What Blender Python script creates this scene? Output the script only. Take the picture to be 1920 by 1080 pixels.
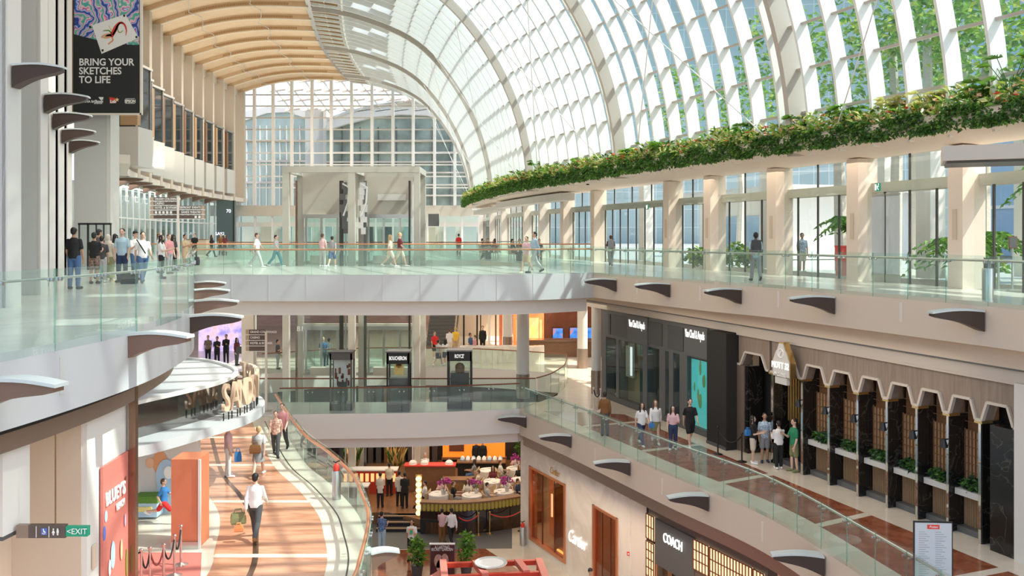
import bpy, bmesh, math, random
from mathutils import Vector, Matrix

# ------------------------------------------------------------------ scene, camera, light
for o in list(bpy.data.objects):
    bpy.data.objects.remove(o)
SC = bpy.context.scene
COL = SC.collection
R = math.radians
F, CX, HY, CZ = 32.0 / 36.0 * 1920, 960.0, 440.0, 1.6      # focal length in px, centre, horizon row, eye height

cd = bpy.data.cameras.new('camera')
cam = bpy.data.objects.new('camera', cd)
COL.objects.link(cam)
cam.location = (0, 0, CZ)
cam.rotation_euler = (R(90), 0, 0)
cd.lens = 32
cd.sensor_width = 36
cd.shift_y = -100 / 1920
cd.clip_end = 1000
SC.camera = cam

SC.view_settings.view_transform = 'Standard'
SC.view_settings.look = 'None'
SC.view_settings.gamma = 1
SC.view_settings.use_curve_mapping = False
SC.view_settings.exposure = 0.40
SC.cycles.use_denoising = True
SC.cycles.max_bounces = 9
SC.cycles.diffuse_bounces = 5
SC.cycles.glossy_bounces = 3
SC.cycles.transmission_bounces = 4
SC.cycles.transparent_max_bounces = 40
SC.cycles.caustics_reflective = False
SC.cycles.caustics_refractive = False
SC.cycles.sample_clamp_indirect = 4

SUN_EL, SUN_AZ = 53.0, -10.0       # azimuth measured from +X, negative = behind the camera
W = bpy.data.worlds.new('world')
SC.world = W
W.use_nodes = True
wn = W.node_tree
sky = wn.nodes.new('ShaderNodeTexSky')
sky.sky_type = 'NISHITA'
sky.sun_disc = False
sky.sun_elevation = R(SUN_EL)
sky.sun_rotation = R(90 - SUN_AZ)
sky.air_density = 1.0
sky.dust_density = 2.5
sky.ozone_density = 1.2
wn.nodes['Background'].inputs[1].default_value = 0.36
hz = wn.nodes.new('ShaderNodeMix')          # thin bright overcast veil over the clear sky
hz.data_type = 'RGBA'
hz.inputs[0].default_value = 0.2
hz.inputs[7].default_value = (3.3, 3.05, 2.75, 1)
wn.links.new(sky.outputs[0], hz.inputs[6])
wn.links.new(hz.outputs[2], wn.nodes['Background'].inputs[0])

sd = bpy.data.lights.new('sun', 'SUN')
sun = bpy.data.objects.new('sun', sd)
COL.objects.link(sun)
sd.energy = 6.2
sd.angle = R(0.6)
sd.color = (1.0, 0.93, 0.82)
_d = Vector((math.cos(R(SUN_EL)) * math.cos(R(SUN_AZ)), math.cos(R(SUN_EL)) * math.sin(R(SUN_AZ)), math.sin(R(SUN_EL))))
sun.rotation_euler = _d.to_track_quat('Z', 'Y').to_euler()
sun.location = (60, 0, 60)

def area(x, y, z, sx, sy, power, col=(1, 0.86, 0.7), rot=(0, 0, 0)):
    l = bpy.data.lights.new('ceiling_light', 'AREA')
    l.shape = 'RECTANGLE'
    l.size, l.size_y, l.energy, l.color = sx, sy, power, col
    o = bpy.data.objects.new('ceiling_light', l)
    COL.objects.link(o)
    o.location = (x, y, z)
    o.rotation_euler = rot
    return o

# lights added as downlights of the lower storeys, then as upper lights and fill
area(-3, 48, -1.75, 16, 10, 420)
area(-2, 64, -1.75, 22, 14, 700)
area(7.2, 30, -1.35, 2.2, 16, 130, rot=(0, 0, R(20)))
area(-2.5, 49, -8.1, 10, 14, 300, (1, 0.72, 0.45))
area(3.2, 31.5, -8.2, 1.4, 14, 170, (1, 0.8, 0.6), rot=(0, 0, R(26)))
area(-10, 15, -1.6, 3, 7, 120)
area(-13, 25, -3.95, 4, 7, 130)
area(-18, 42, -1.6, 10, 14, 350)
area(-15, 34, 6.5, 4, 16, 250, (1, 0.95, 0.88), rot=(0, 0, R(25)))
area(-20, 78, 16.6, 9, 40, 2600, (1, 0.88, 0.72), rot=(0, 0, R(6)))  # added warm fill under the wooden ceiling, in place of spotlights
area(-23.2, 80, 6.4, 1.2, 38, 800, (1, 0.86, 0.68), rot=(R(180), 0, R(-8)))     # one long unseen light added to brighten the wooden ceiling from below
area(-6, 30, 15.5, 10, 30, 1100, (1, 0.88, 0.72))  # added warm fill high over the atrium, no fixture of its own
area(11.5, 32, 4.1, 1.6, 22, 160, (1, 0.85, 0.68), rot=(0, 0, R(20)))

# ------------------------------------------------------------------ materials
MATS = {}
def nodes(name):
    m = bpy.data.materials.new(name)
    m.use_nodes = True
    return m, m.node_tree, m.node_tree.nodes['Principled BSDF']

def mat(name, col, rough=0.5, metal=0.0, spec=0.5, var=0.0, scale=4.0, stretch=(1, 1, 1), bump=0.0, emit=None, es=0.0, coat=0.0):
    if name in MATS:
        return MATS[name]
    m, t, b = nodes(name)
    b.inputs['Roughness'].default_value = rough
    b.inputs['Metallic'].default_value = metal
    b.inputs['Specular IOR Level'].default_value = spec
    b.inputs['Base Color'].default_value = (*col, 1)
    if coat:
        b.inputs['Coat Weight'].default_value = coat
        b.inputs['Coat Roughness'].default_value = 0.05
    if emit:
        b.inputs['Emission Color'].default_value = (*emit, 1)
        b.inputs['Emission Strength'].default_value = es
    if var or bump:
        tc = t.nodes.new('ShaderNodeTexCoord')
        mp = t.nodes.new('ShaderNodeMapping')
        mp.inputs['Scale'].default_value = stretch
        nz = t.nodes.new('ShaderNodeTexNoise')
        nz.inputs['Scale'].default_value = scale
        nz.inputs['Detail'].default_value = 5
        t.links.new(tc.outputs['Object'], mp.inputs[0])
        t.links.new(mp.outputs[0], nz.inputs['Vector'])
        if var:
            rp = t.nodes.new('ShaderNodeValToRGB')
            rp.color_ramp.elements[0].position, rp.color_ramp.elements[1].position = 0.3, 0.72
            rp.color_ramp.elements[0].color = (*[max(0, c * (1 - var)) for c in col], 1)
            rp.color_ramp.elements[1].color = (*[min(1, c * (1 + var)) for c in col], 1)
            t.links.new(nz.outputs[0], rp.inputs[0])
            t.links.new(rp.outputs[0], b.inputs['Base Color'])
        if bump:
            bp = t.nodes.new('ShaderNodeBump')
            bp.inputs['Strength'].default_value = bump
            t.links.new(nz.outputs[0], bp.inputs['Height'])
            t.links.new(bp.outputs[0], b.inputs['Normal'])
    MATS[name] = m
    return m

def glass(name, tint, refl=1.0, rough=0.01, ior=1.5, haze=0.0, hazecol=(0.8, 0.9, 0.87)):
    m = bpy.data.materials.new(name)
    m.use_nodes = True
    t = m.node_tree
    t.nodes.remove(t.nodes['Principled BSDF'])
    out = t.nodes['Material Output']
    tr = t.nodes.new('ShaderNodeBsdfTransparent')
    tr.inputs[0].default_value = (*tint, 1)
    gl = t.nodes.new('ShaderNodeBsdfGlossy')
    gl.inputs['Roughness'].default_value = rough
    gl.inputs[0].default_value = (refl, refl, refl, 1)
    fr = t.nodes.new('ShaderNodeFresnel')
    fr.inputs[0].default_value = ior
    ge = t.nodes.new('ShaderNodeNewGeometry')
    mu = t.nodes.new('ShaderNodeMath')          # reflect on the outer faces only, so a thin sheet reads as one pane
    mu.operation = 'MULTIPLY'
    sb = t.nodes.new('ShaderNodeMath')
    sb.operation = 'SUBTRACT'
    sb.inputs[0].default_value = 1.0
    t.links.new(ge.outputs['Backfacing'], sb.inputs[1])
    t.links.new(fr.outputs[0], mu.inputs[0])
    t.links.new(sb.outputs[0], mu.inputs[1])
    mx = t.nodes.new('ShaderNodeMixShader')
    t.links.new(mu.outputs[0], mx.inputs[0])
    t.links.new(gl.outputs[0], mx.inputs[2])
    if haze:
        df = t.nodes.new('ShaderNodeBsdfDiffuse')
        df.inputs[0].default_value = (*hazecol, 1)
        m2 = t.nodes.new('ShaderNodeMixShader')
        m2.inputs[0].default_value = haze
        t.links.new(tr.outputs[0], m2.inputs[1])
        t.links.new(df.outputs[0], m2.inputs[2])
        t.links.new(m2.outputs[0], mx.inputs[1])
    else:
        t.links.new(tr.outputs[0], mx.inputs[1])
    t.links.new(mx.outputs[0], out.inputs[0])
    MATS[name] = m
    return m

def leafy(name, col):
    m, t, b = nodes(name)
    b.inputs['Base Color'].default_value = (*col, 1)
    b.inputs['Roughness'].default_value = 0.4
    tl = t.nodes.new('ShaderNodeBsdfTranslucent')
    tl.inputs[0].default_value = (min(1, col[0] * 1.5), min(1, col[1] * 1.3), col[2], 1)
    mx = t.nodes.new('ShaderNodeMixShader')
    mx.inputs[0].default_value = 0.35
    t.links.new(b.outputs[0], mx.inputs[1])
    t.links.new(tl.outputs[0], mx.inputs[2])
    t.links.new(mx.outputs[0], t.nodes['Material Output'].inputs[0])
    MATS[name] = m
def ramp_mat(name, build, rough=0.4, spec=0.5, metal=0):
    """build(tree, texcoord node) -> colour socket"""
    m, t, b = nodes(name)
    b.inputs['Roughness'].default_value = rough
    b.inputs['Specular IOR Level'].default_value = spec
    b.inputs['Metallic'].default_value = metal
    tc = t.nodes.new('ShaderNodeTexCoord')
    t.links.new(build(t, tc), b.inputs['Base Color'])
    MATS[name] = m
    return m

def ramp(t, sock, stops):
    rp = t.nodes.new('ShaderNodeValToRGB')
    cr = rp.color_ramp
    while len(cr.elements) < len(stops):
        cr.elements.new(0.5)
    for e, (p, c) in zip(cr.elements, stops):
        e.position, e.color = p, (*c, 1)
    t.links.new(sock, rp.inputs[0])
    return rp.outputs[0]

def mapped(t, tc, scale, rot=(0, 0, 0)):
    mp = t.nodes.new('ShaderNodeMapping')
    mp.inputs['Scale'].default_value = scale
    mp.inputs['Rotation'].default_value = rot
    t.links.new(tc.outputs['Object'], mp.inputs[0])
    return mp.outputs[0]

def _wood(c0, c1, c2, sc):
    def b(t, tc):
        v = mapped(t, tc, sc)
        n = t.nodes.new('ShaderNodeTexNoise')
        n.inputs['Scale'].default_value = 1.0
        n.inputs['Detail'].default_value = 6
        n.inputs['Distortion'].default_value = 0.6
        t.links.new(v, n.inputs['Vector'])
        return ramp(t, n.outputs[0], [(0.32, c0), (0.5, c1), (0.68, c2)])
    return b

def _marble(base, vein, scale, w=0.03):
    def b(t, tc):
        n = t.nodes.new('ShaderNodeTexNoise')
        n.inputs['Scale'].default_value = scale
        n.inputs['Detail'].default_value = 8
        n.inputs['Distortion'].default_value = 1.2
        t.links.new(tc.outputs['Object'], n.inputs['Vector'])
        return ramp(t, n.outputs[0], [(0.5 - w * 3, base), (0.5, vein), (0.5 + w, base), (0.8, tuple(min(1, c * 1.25) for c in base))])
    return b

ramp_mat('walk_wood', _wood((0.46, 0.20, 0.11), (0.58, 0.28, 0.17), (0.66, 0.36, 0.23), (0.9, 5, 1)), 0.16, 0.5)
ramp_mat('red_stone', _wood((0.20, 0.060, 0.028), (0.28, 0.09, 0.045), (0.34, 0.12, 0.065), (3, 3, 1)), 0.10, 0.6)
ramp_mat('dark_marble', _marble((0.012, 0.011, 0.010), (0.07, 0.062, 0.05), 1.3, 0.008), 0.18)
ramp_mat('white_marble', _marble((0.82, 0.76, 0.68), (0.74, 0.68, 0.60), 0.5, 0.03), 0.3)
ramp_mat('shop_wood', _wood((0.24, 0.185, 0.145), (0.28, 0.22, 0.175), (0.32, 0.255, 0.205), (9, 9, 0.7)), 0.55)
mat('cream_stone', (0.70, 0.63, 0.52), 0.2, var=0.06, scale=2)
mat('pale_stone', (0.62, 0.60, 0.56), 0.18, var=0.06, scale=1.2)
mat('white_paint', (0.70, 0.675, 0.635), 0.5)
mat('fascia_left', (0.56, 0.565, 0.575), 0.35)
mat('fascia_right', (0.70, 0.60, 0.49), 0.5)
mat('bridge_metal', (0.60, 0.62, 0.63), 0.35, metal=0.1)
mat('bridge_white', (0.84, 0.79, 0.72), 0.5)
mat('grey_panel', (0.57, 0.57, 0.55), 0.55)
mat('warm_white', (0.78, 0.70, 0.62), 0.5)
mat('beige', (0.60, 0.54, 0.47), 0.55)
mat('tan', (0.62, 0.50, 0.39), 0.5)
mat('ceiling_wood', (0.74, 0.56, 0.38), 0.55, var=0.05, scale=1.5)
mat('rib_edge', (0.86, 0.78, 0.66), 0.5)
mat('slot_brown', (0.42, 0.26, 0.13), 0.6)
mat('rib_white', (0.86, 0.85, 0.82), 0.45)
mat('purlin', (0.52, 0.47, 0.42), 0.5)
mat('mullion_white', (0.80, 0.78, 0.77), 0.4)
mat('mullion_dark', (0.05, 0.045, 0.04), 0.4)
mat('bronze', (0.28, 0.17, 0.115), 0.22, metal=0.75)
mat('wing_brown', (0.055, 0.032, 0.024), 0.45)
mat('wing_brown_sunlit', (0.20, 0.12, 0.085), 0.45)  # same brown with sunlight put into the colour, for the lit wings
mat('wing_top', (0.62, 0.66, 0.64), 0.3)
mat('soffit_peach', (0.76, 0.64, 0.54), 0.6)
mat('copper', (0.72, 0.30, 0.15), 0.28, metal=0.6)
mat('copper_dark', (0.25, 0.09, 0.05), 0.35, metal=0.4)
mat('steel', (0.55, 0.54, 0.52), 0.28, metal=0.9)
mat('steel_dark', (0.16, 0.155, 0.15), 0.35, metal=0.7)
mat('lift_paint', (0.52, 0.49, 0.43), 0.45)
mat('lift_panel', (0.54, 0.50, 0.43), 0.6)
mat('black', (0.012, 0.012, 0.013), 0.4)
mat('black_matte', (0.018, 0.017, 0.016), 0.8)
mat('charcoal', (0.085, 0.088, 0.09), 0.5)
mat('charcoal_panel', (0.12, 0.122, 0.124), 0.45)
mat('mirror', (0.62, 0.60, 0.57), 0.05, metal=1.0)
mat('mirror_bronze', (0.36, 0.27, 0.215), 0.34, metal=0.6)
mat('gold', (0.75, 0.52, 0.22), 0.25, metal=0.9)
mat('gold_wood', (0.42, 0.27, 0.15), 0.5)
mat('orange_wall', (0.62, 0.19, 0.09), 0.6, var=0.08, scale=2)
mat('red_carpet', (0.55, 0.16, 0.13), 0.8, var=0.06, scale=30)
mat('red_paint', (0.55, 0.06, 0.03), 0.4)
mat('red', (0.72, 0.05, 0.03), 0.5)
leafy('leaf_a', (0.16, 0.34, 0.05))
leafy('leaf_b', (0.085, 0.22, 0.04))
leafy('leaf_c', (0.36, 0.46, 0.10))
leafy('leaf_pale', (0.60, 0.62, 0.30))
leafy('leaf_deep', (0.05, 0.12, 0.03))
mat('flower_red', (0.80, 0.14, 0.05), 0.5)
mat('flower_peach', (0.85, 0.52, 0.32), 0.5)
mat('orchid', (0.52, 0.06, 0.36), 0.5)
mat('trunk', (0.55, 0.51, 0.45), 0.8, var=0.12, scale=6, stretch=(1, 1, 6))
mat('white_cloth', (0.82, 0.80, 0.76), 0.7)
mat('wood_brown', (0.22, 0.11, 0.05), 0.4, var=0.15, scale=6, stretch=(1, 1, 6))
mat('rattan', (0.55, 0.40, 0.24), 0.6)
mat('lamp_white', (1, 1, 1), 0.5, emit=(1, 0.93, 0.85), es=6)
mat('sign_white', (0.9, 0.9, 0.9), 0.5, emit=(1, 0.97, 0.93), es=0.75)
mat('sign_warm', (0.9, 0.8, 0.6), 0.5, emit=(1, 0.83, 0.6), es=1.5)
mat('shop_glow', (0.8, 0.5, 0.3), 0.6, emit=(1, 0.42, 0.14), es=0.55)
mat('coach_glow', (0.8, 0.3, 0.05), 0.6, emit=(1, 0.30, 0.03), es=0.9)
mat('lattice_glow', (0.9, 0.7, 0.45), 0.6, emit=(1, 0.72, 0.42), es=0.75)
mat('teal_window', (0.10, 0.55, 0.55), 0.5, emit=(0.12, 0.62, 0.60), es=0.35)
mat('exit_green', (0.01, 0.22, 0.13), 0.5, emit=(0.01, 0.30, 0.17), es=0.25)
mat('plain_print', (0.86, 0.85, 0.83), 0.6)
mat('sign_brown', (0.12, 0.085, 0.07), 0.45)
mat('sign_tan', (0.50, 0.38, 0.27), 0.5)
mat('amber_glow', (0.9, 0.6, 0.2), 0.5, emit=(1, 0.62, 0.2), es=2.0)
glass('rail_glass', (0.89, 0.96, 0.935), 0.9, haze=0.045)
glass('rail_edge', (0.66, 0.84, 0.78), 0.7, haze=0.12, hazecol=(0.6, 0.8, 0.74))
glass('roof_glass', (0.62, 0.75, 0.77), 0.55, haze=0.085, hazecol=(0.62, 0.75, 0.74))
glass('wall_glass', (0.92, 0.96, 0.95), 0.8)
glass('shop_glass', (0.80, 0.90, 0.90), 0.9)
glass('bronze_glass', (0.78, 0.60, 0.48), 0.9)
M = MATS

# ------------------------------------------------------------------ mesh helpers
class MB:
    def __init__(s):
        s.v, s.f, s.mi = [], [], []
        s.cur = 0
    def face(s, pts):
        n = len(s.v)
        s.v += [tuple(p) for p in pts]
        s.f.append(tuple(range(n, n + len(pts))))
        s.mi.append(s.cur)
    def add(s, vs, fs):
        n = len(s.v)
        s.v += [tuple(p) for p in vs]
        for f in fs:
            s.f.append(tuple(i + n for i in f))
            s.mi.append(s.cur)
    def hexa(s, p):
        s.add(p, [(0, 3, 2, 1), (4, 5, 6, 7), (0, 1, 5, 4), (1, 2, 6, 5), (2, 3, 7, 6), (3, 0, 4, 7)])
    def box(s, c, d, rz=0.0):
        c = Vector(c)
        hx, hy, hz = d[0] / 2, d[1] / 2, d[2] / 2
        m = Matrix.Rotation(rz, 3, 'Z')
        s.hexa([c + m @ Vector(q) for q in ((-hx, -hy, -hz), (hx, -hy, -hz), (hx, hy, -hz), (-hx, hy, -hz), (-hx, -hy, hz), (hx, -hy, hz), (hx, hy, hz), (-hx, hy, hz))])
    def bar(s, a, b, w, h=None, up=(0, 0, 1)):
        a, b = Vector(a), Vector(b)
        h = h or w
        d = (b - a).normalized()
        u = Vector(up)
        if abs(d.dot(u)) > 0.98:
            u = Vector((0, 1, 0))
        x = d.cross(u).normalized() * (w / 2)
        y = x.cross(d).normalized() * (h / 2)
        s.hexa([a - x - y, a + x - y, a + x + y, a - x + y, b - x - y, b + x - y, b + x + y, b - x + y])
    def tube(s, pts, r, n=8, caps=True):
        pts = [Vector(p) for p in pts]
        rs = r if isinstance(r, (list, tuple)) else [r] * len(pts)
        vs, fs = [], []
        ref = None
        for i, p in enumerate(pts):
            d = (pts[min(i + 1, len(pts) - 1)] - pts[max(i - 1, 0)]).normalized()
            if ref is None:
                ref = Vector((0, 0, 1)) if abs(d.z) < 0.9 else Vector((0, 1, 0))
            x = d.cross(ref)
            if x.length < 1e-4:
                x = d.cross(Vector((1, 0, 0)))
            x.normalize()
            y = x.cross(d)
            ref = y
            for k in range(n):
                a = 2 * math.pi * k / n
                vs.append(p + (x * math.cos(a) + y * math.sin(a)) * rs[i])
        for i in range(len(pts) - 1):
            for k in range(n):
                fs.append((i * n + k, i * n + (k + 1) % n, (i + 1) * n + (k + 1) % n, (i + 1) * n + k))
        if caps:
            fs.append(tuple(range(n - 1, -1, -1)))
            fs.append(tuple((len(pts) - 1) * n + k for k in range(n)))
        s.add(vs, fs)
    def lathe(s, prof, c=(0, 0, 0), n=20):
        c = Vector(c)
        vs, fs = [], []
        for r, z in prof:
            for k in range(n):
                a = 2 * math.pi * k / n
                vs.append(c + Vector((r * math.cos(a), r * math.sin(a), z)))
        for i in range(len(prof) - 1):
            for k in range(n):
                fs.append((i * n + k, i * n + (k + 1) % n, (i + 1) * n + (k + 1) % n, (i + 1) * n + k))
        if prof[0][0] > 1e-4:
            fs.append(tuple(range(n - 1, -1, -1)))
        if prof[-1][0] > 1e-4:
            fs.append(tuple((len(prof) - 1) * n + k for k in range(n)))
        s.add(vs, fs)
    def ball(s, c, r, nu=12, nv=8):
        c = Vector(c)
        r = Vector(r) if not isinstance(r, (int, float)) else Vector((r, r, r))
        vs, fs = [c + Vector((0, 0, -r.z))], []
        for j in range(1, nv):
            t = math.pi * j / nv
            for k in range(nu):
                a = 2 * math.pi * k / nu
                vs.append(c + Vector((r.x * math.sin(t) * math.cos(a), r.y * math.sin(t) * math.sin(a), -r.z * math.cos(t))))
        vs.append(c + Vector((0, 0, r.z)))
        for k in range(nu):
            fs.append((0, 1 + (k + 1) % nu, 1 + k))
            for j in range(nv - 2):
                fs.append((1 + j * nu + k, 1 + j * nu + (k + 1) % nu, 1 + (j + 1) * nu + (k + 1) % nu, 1 + (j + 1) * nu + k))
            fs.append((len(vs) - 1, 1 + (nv - 2) * nu + k, 1 + (nv - 2) * nu + (k + 1) % nu))
        s.add(vs, fs)
    def prism(s, poly, z0, z1, side=None, bottom=None):
        """vertical extrusion of a plan polygon; the top takes the current material, sides and bottom the given indices"""
        n = len(poly)
        if sum(poly[i][0] * poly[(i + 1) % n][1] - poly[(i + 1) % n][0] * poly[i][1] for i in range(n)) < 0:
            poly = list(reversed(poly))
        top = s.cur
        vs = [(p[0], p[1], z0) for p in poly] + [(p[0], p[1], z1) for p in poly]
        s.add(vs, [tuple(range(n, 2 * n))])
        k = len(s.v) - 2 * n
        s.cur = top if bottom is None else bottom
        s.f.append(tuple(k + i for i in range(n - 1, -1, -1)))
        s.mi.append(s.cur)
        s.cur = top if side is None else side
        for i in range(n):
            j = (i + 1) % n
            s.f.append((k + i, k + j, k + n + j, k + n + i))
            s.mi.append(s.cur)
        s.cur = top
    def sweep(s, path, prof, closed=True):
        """path: plan points; prof: (offset to the left of travel, z) pairs"""
        m = len(prof)
        vs, fs = [], []
        nn = normals(path)
        for p, nrm in zip(path, nn):
            for d, z in prof:
                vs.append((p[0] + nrm[0] * d, p[1] + nrm[1] * d, z))
        e = m if closed else m - 1
        for i in range(len(path) - 1):
            for k in range(e):
                fs.append((i * m + k, i * m + (k + 1) % m, (i + 1) * m + (k + 1) % m, (i + 1) * m + k))
        if closed:
            fs.append(tuple(range(m)))
            fs.append(tuple((len(path) - 1) * m + k for k in range(m - 1, -1, -1)))
        s.add(vs, fs)
    def build(s, name, mats, parent=None, smooth=False, fix=True):
        me = bpy.data.meshes.new(name)
        me.from_pydata(s.v, [], s.f)
        if not isinstance(mats, (list, tuple)):
            mats = [mats]
        for m in mats:
            me.materials.append(M[m] if isinstance(m, str) else m)
        me.polygons.foreach_set('material_index', s.mi)
        if smooth:
            me.polygons.foreach_set('use_smooth', [True] * len(me.polygons))
        if fix:
            bm = bmesh.new()
            bm.from_mesh(me)
            bmesh.ops.recalc_face_normals(bm, faces=bm.faces)
            bm.to_mesh(me)
            bm.free()
        o = bpy.data.objects.new(name, me)
        COL.objects.link(o)
        if parent is not None:
            o.parent = parent
        if smooth and smooth != 'all':
            try:
                me.set_sharp_from_angle(angle=R(35))
            except Exception:
                pass
        return o

def normals(path):
    out = []
    for i in range(len(path)):
        a, b = path[max(0, i - 1)], path[min(len(path) - 1, i + 1)]
        t = Vector((b[0] - a[0], b[1] - a[1])).normalized()
        out.append((-t.y, t.x))
    return out

def spline(pts, step=0.6):
    """Catmull-Rom through plan points, resampled at about equal steps"""
    P = [Vector(p[:2]) for p in pts]
    P = [P[0] * 2 - P[1]] + P + [P[-1] * 2 - P[-2]]
    dense = []
    for i in range(1, len(P) - 2):
        for k in range(24):
            t = k / 24
            a, b, c, d = P[i - 1], P[i], P[i + 1], P[i + 2]
            dense.append(0.5 * ((2 * b) + (c - a) * t + (2 * a - 5 * b + 4 * c - d) * t * t + (3 * b - a - 3 * c + d) * t ** 3))
    dense.append(P[-2])
    return resample(dense, step)

def resample(dense, step):
    dense = [Vector(p) for p in dense]
    L = [0.0]
    for a, b in zip(dense, dense[1:]):
        L.append(L[-1] + (b - a).length)
    n = max(1, round(L[-1] / step))
    out, j = [], 0
    for k in range(n + 1):
        t = L[-1] * k / n
        while j < len(L) - 2 and L[j + 1] < t:
            j += 1
        u = (t - L[j]) / max(1e-9, L[j + 1] - L[j])
        out.append(dense[j].lerp(dense[j + 1], u))
    return out

def offset(path, d):
    return [Vector((p[0] + n[0] * d, p[1] + n[1] * d)) for p, n in zip(path, normals(path))]

def clip_y(path, y0, y1):
    return [p for p in path if y0 <= p[1] <= y1]

def on_curve(path, px):
    """where the line of sight of image column px meets a plan curve: (point, unit tangent)"""
    k = (px - CX) / F
    for a, b in zip(path, path[1:]):
        fa, fb = a[0] - k * a[1], b[0] - k * b[1]
        if fa == 0 or fa * fb < 0:
            t = fa / (fa - fb)
            p = Vector(a[:2]).lerp(Vector(b[:2]), t)
            return p, (Vector(b[:2]) - Vector(a[:2])).normalized()
    return None

def G(px, py, z):
    y = (CZ - z) * F / (py - HY)
    return Vector(((px - CX) / F * y, y, z))

def D(px, py, y):
    return Vector(((px - CX) / F * y, y, CZ - (py - HY) / F * y))

def tag(o, label=None, cat=None, group=None, kind=None):
    if label: o['label'] = label
    if cat: o['category'] = cat
    if group: o['group'] = group
    if kind: o['kind'] = kind
    return o

def empty(name, loc, rz=0.0, label=None, cat=None, group=None, kind=None):
    o = bpy.data.objects.new(name, None)
    COL.objects.link(o)
    o.empty_display_size = 0.1
    o.location = loc
    o.rotation_euler = (0, 0, rz)
    return tag(o, label, cat, group, kind)

KIDS = {}
def copy_tree(o, parent=None):
    c = o.copy()
    COL.objects.link(c)
    if parent is not None:
        c.parent = parent
    for ch in list(o.children):
        copy_tree(ch, c)
    return c

def struct(mb, name, mats, label, cat, parent=None, smooth=False):
    o = mb.build(name, mats, parent, smooth)
    return tag(o, label, cat, kind='structure')

def text(s, size, m, name, parent, loc, xdir, up=(0, 0, 1), extrude=0.01, align='CENTER', shear=0.0, squash=1.0, bold=0.0):
    c = bpy.data.curves.new('lettering', 'FONT')
    c.body, c.size, c.extrude, c.align_x, c.align_y, c.shear = s, size, extrude, align, 'CENTER', shear
    c.offset = bold
    c.resolution_u = 3
    t = bpy.data.objects.new('lettering', c)
    COL.objects.link(t)
    dg = bpy.context.evaluated_depsgraph_get()
    me = bpy.data.meshes.new_from_object(t.evaluated_get(dg))
    bpy.data.objects.remove(t)
    bpy.data.curves.remove(c)
    x = Vector(xdir).normalized()
    u = Vector(up).normalized()
    n = x.cross(u)
    mw = Matrix((( x.x * squash, u.x, n.x, loc[0]), (x.y * squash, u.y, n.y, loc[1]), (x.z * squash, u.z, n.z, loc[2]), (0, 0, 0, 1)))
    if parent is not None:
        mw = parent_world(parent).inverted() @ mw
    me.transform(mw)
    me.materials.clear()
    me.materials.append(M[m])
    o = bpy.data.objects.new(name, me)
    COL.objects.link(o)
    if parent is not None:
        o.parent = parent
    return o

def parent_world(o):
    m = Matrix.Translation(o.location) @ o.rotation_euler.to_matrix().to_4x4() @ Matrix.Diagonal((*o.scale, 1))
    return parent_world(o.parent) @ m if o.parent is not None else m
glass('frit', (0.42, 0.41, 0.39), 0.3, haze=0.62, hazecol=(0.74, 0.71, 0.66))
mat('black_glass', (0.012, 0.014, 0.015), 0.04, spec=0.9)
glass('frost', (0.55, 0.60, 0.63), 0.8, haze=0.5, hazecol=(0.80, 0.84, 0.87))
mat('wall_tint', (0.35, 0.45, 0.45), 0.4)
mat('green_glass', (0.42, 0.50, 0.46), 0.15, spec=0.7, var=0.25, scale=0.35, stretch=(1, 1, 0.4))
mat('green_glass_dark', (0.30, 0.37, 0.33), 0.2, spec=0.8, var=0.5, scale=0.3)
mat('tower_blue', (0.26, 0.40, 0.55), 0.15, spec=0.8, var=0.15, scale=0.3)
mat('copper_wall', (0.16, 0.045, 0.015), 0.5, var=0.2, scale=2)
mat('pink_brick', (0.62, 0.42, 0.38), 0.6, var=0.15, scale=3, stretch=(0.3, 1, 3))
mat('orange_lit', (0.9, 0.3, 0.12), 0.5, var=0.35, scale=0.8, emit=(1.0, 0.22, 0.06), es=0.7)
mat('amber_soft', (0.95, 0.6, 0.3), 0.5, emit=(1, 0.5, 0.18), es=0.8)
mat('leaf_dark', (0.02, 0.06, 0.02), 0.5)
def _led(c0, c1, c2, s):
    m, t, b = nodes('led')
    tc = t.nodes.new('ShaderNodeTexCoord')
    n = t.nodes.new('ShaderNodeTexNoise')
    n.inputs['Scale'].default_value = s
    n.inputs['Detail'].default_value = 4
    t.links.new(tc.outputs['Object'], n.inputs['Vector'])
    c = ramp(t, n.outputs[0], [(0.35, c0), (0.52, c1), (0.66, c2)])
    t.links.new(c, b.inputs['Emission Color'])
    b.inputs['Emission Strength'].default_value = 1.0
    b.inputs['Base Color'].default_value = (0.02, 0.02, 0.02, 1)
    return m
MATS['led_violet'] = _led((0.30, 0.25, 0.75), (0.75, 0.55, 0.80), (0.9, 0.45, 0.35), 1.2)
MATS['blue_screen'] = _led((0.03, 0.16, 0.55), (0.06, 0.28, 0.75), (0.75, 0.18, 0.08), 2.5)
mat('poster_red', (0.66, 0.20, 0.16), 0.5, var=0.06, scale=1.5, stretch=(0.2, 0.2, 3))
mat('sky_print', (0.45, 0.62, 0.78), 0.5)
mat('blue_print', (0.10, 0.17, 0.55), 0.5)
mat('orchid_pale', (0.70, 0.45, 0.62), 0.5)
mat('mural_orange', (0.80, 0.38, 0.18), 0.5)
mat('yellow_print', (0.85, 0.68, 0.25), 0.5)
mat('turf', (0.12, 0.27, 0.04), 0.9, var=0.3, scale=40)
mat('mirror_dark', (0.30, 0.29, 0.28), 0.08, metal=1.0)
mat('sign_letter_tan', (0.74, 0.52, 0.36), 0.45)
mat('chrome_pink', (0.72, 0.58, 0.55), 0.18, metal=0.9)
mat('rope_red', (0.28, 0.05, 0.05), 0.7)
mat('copper_interior', (0.55, 0.26, 0.14), 0.5, var=0.35, scale=3, emit=(1, 0.45, 0.2), es=0.22)
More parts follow.
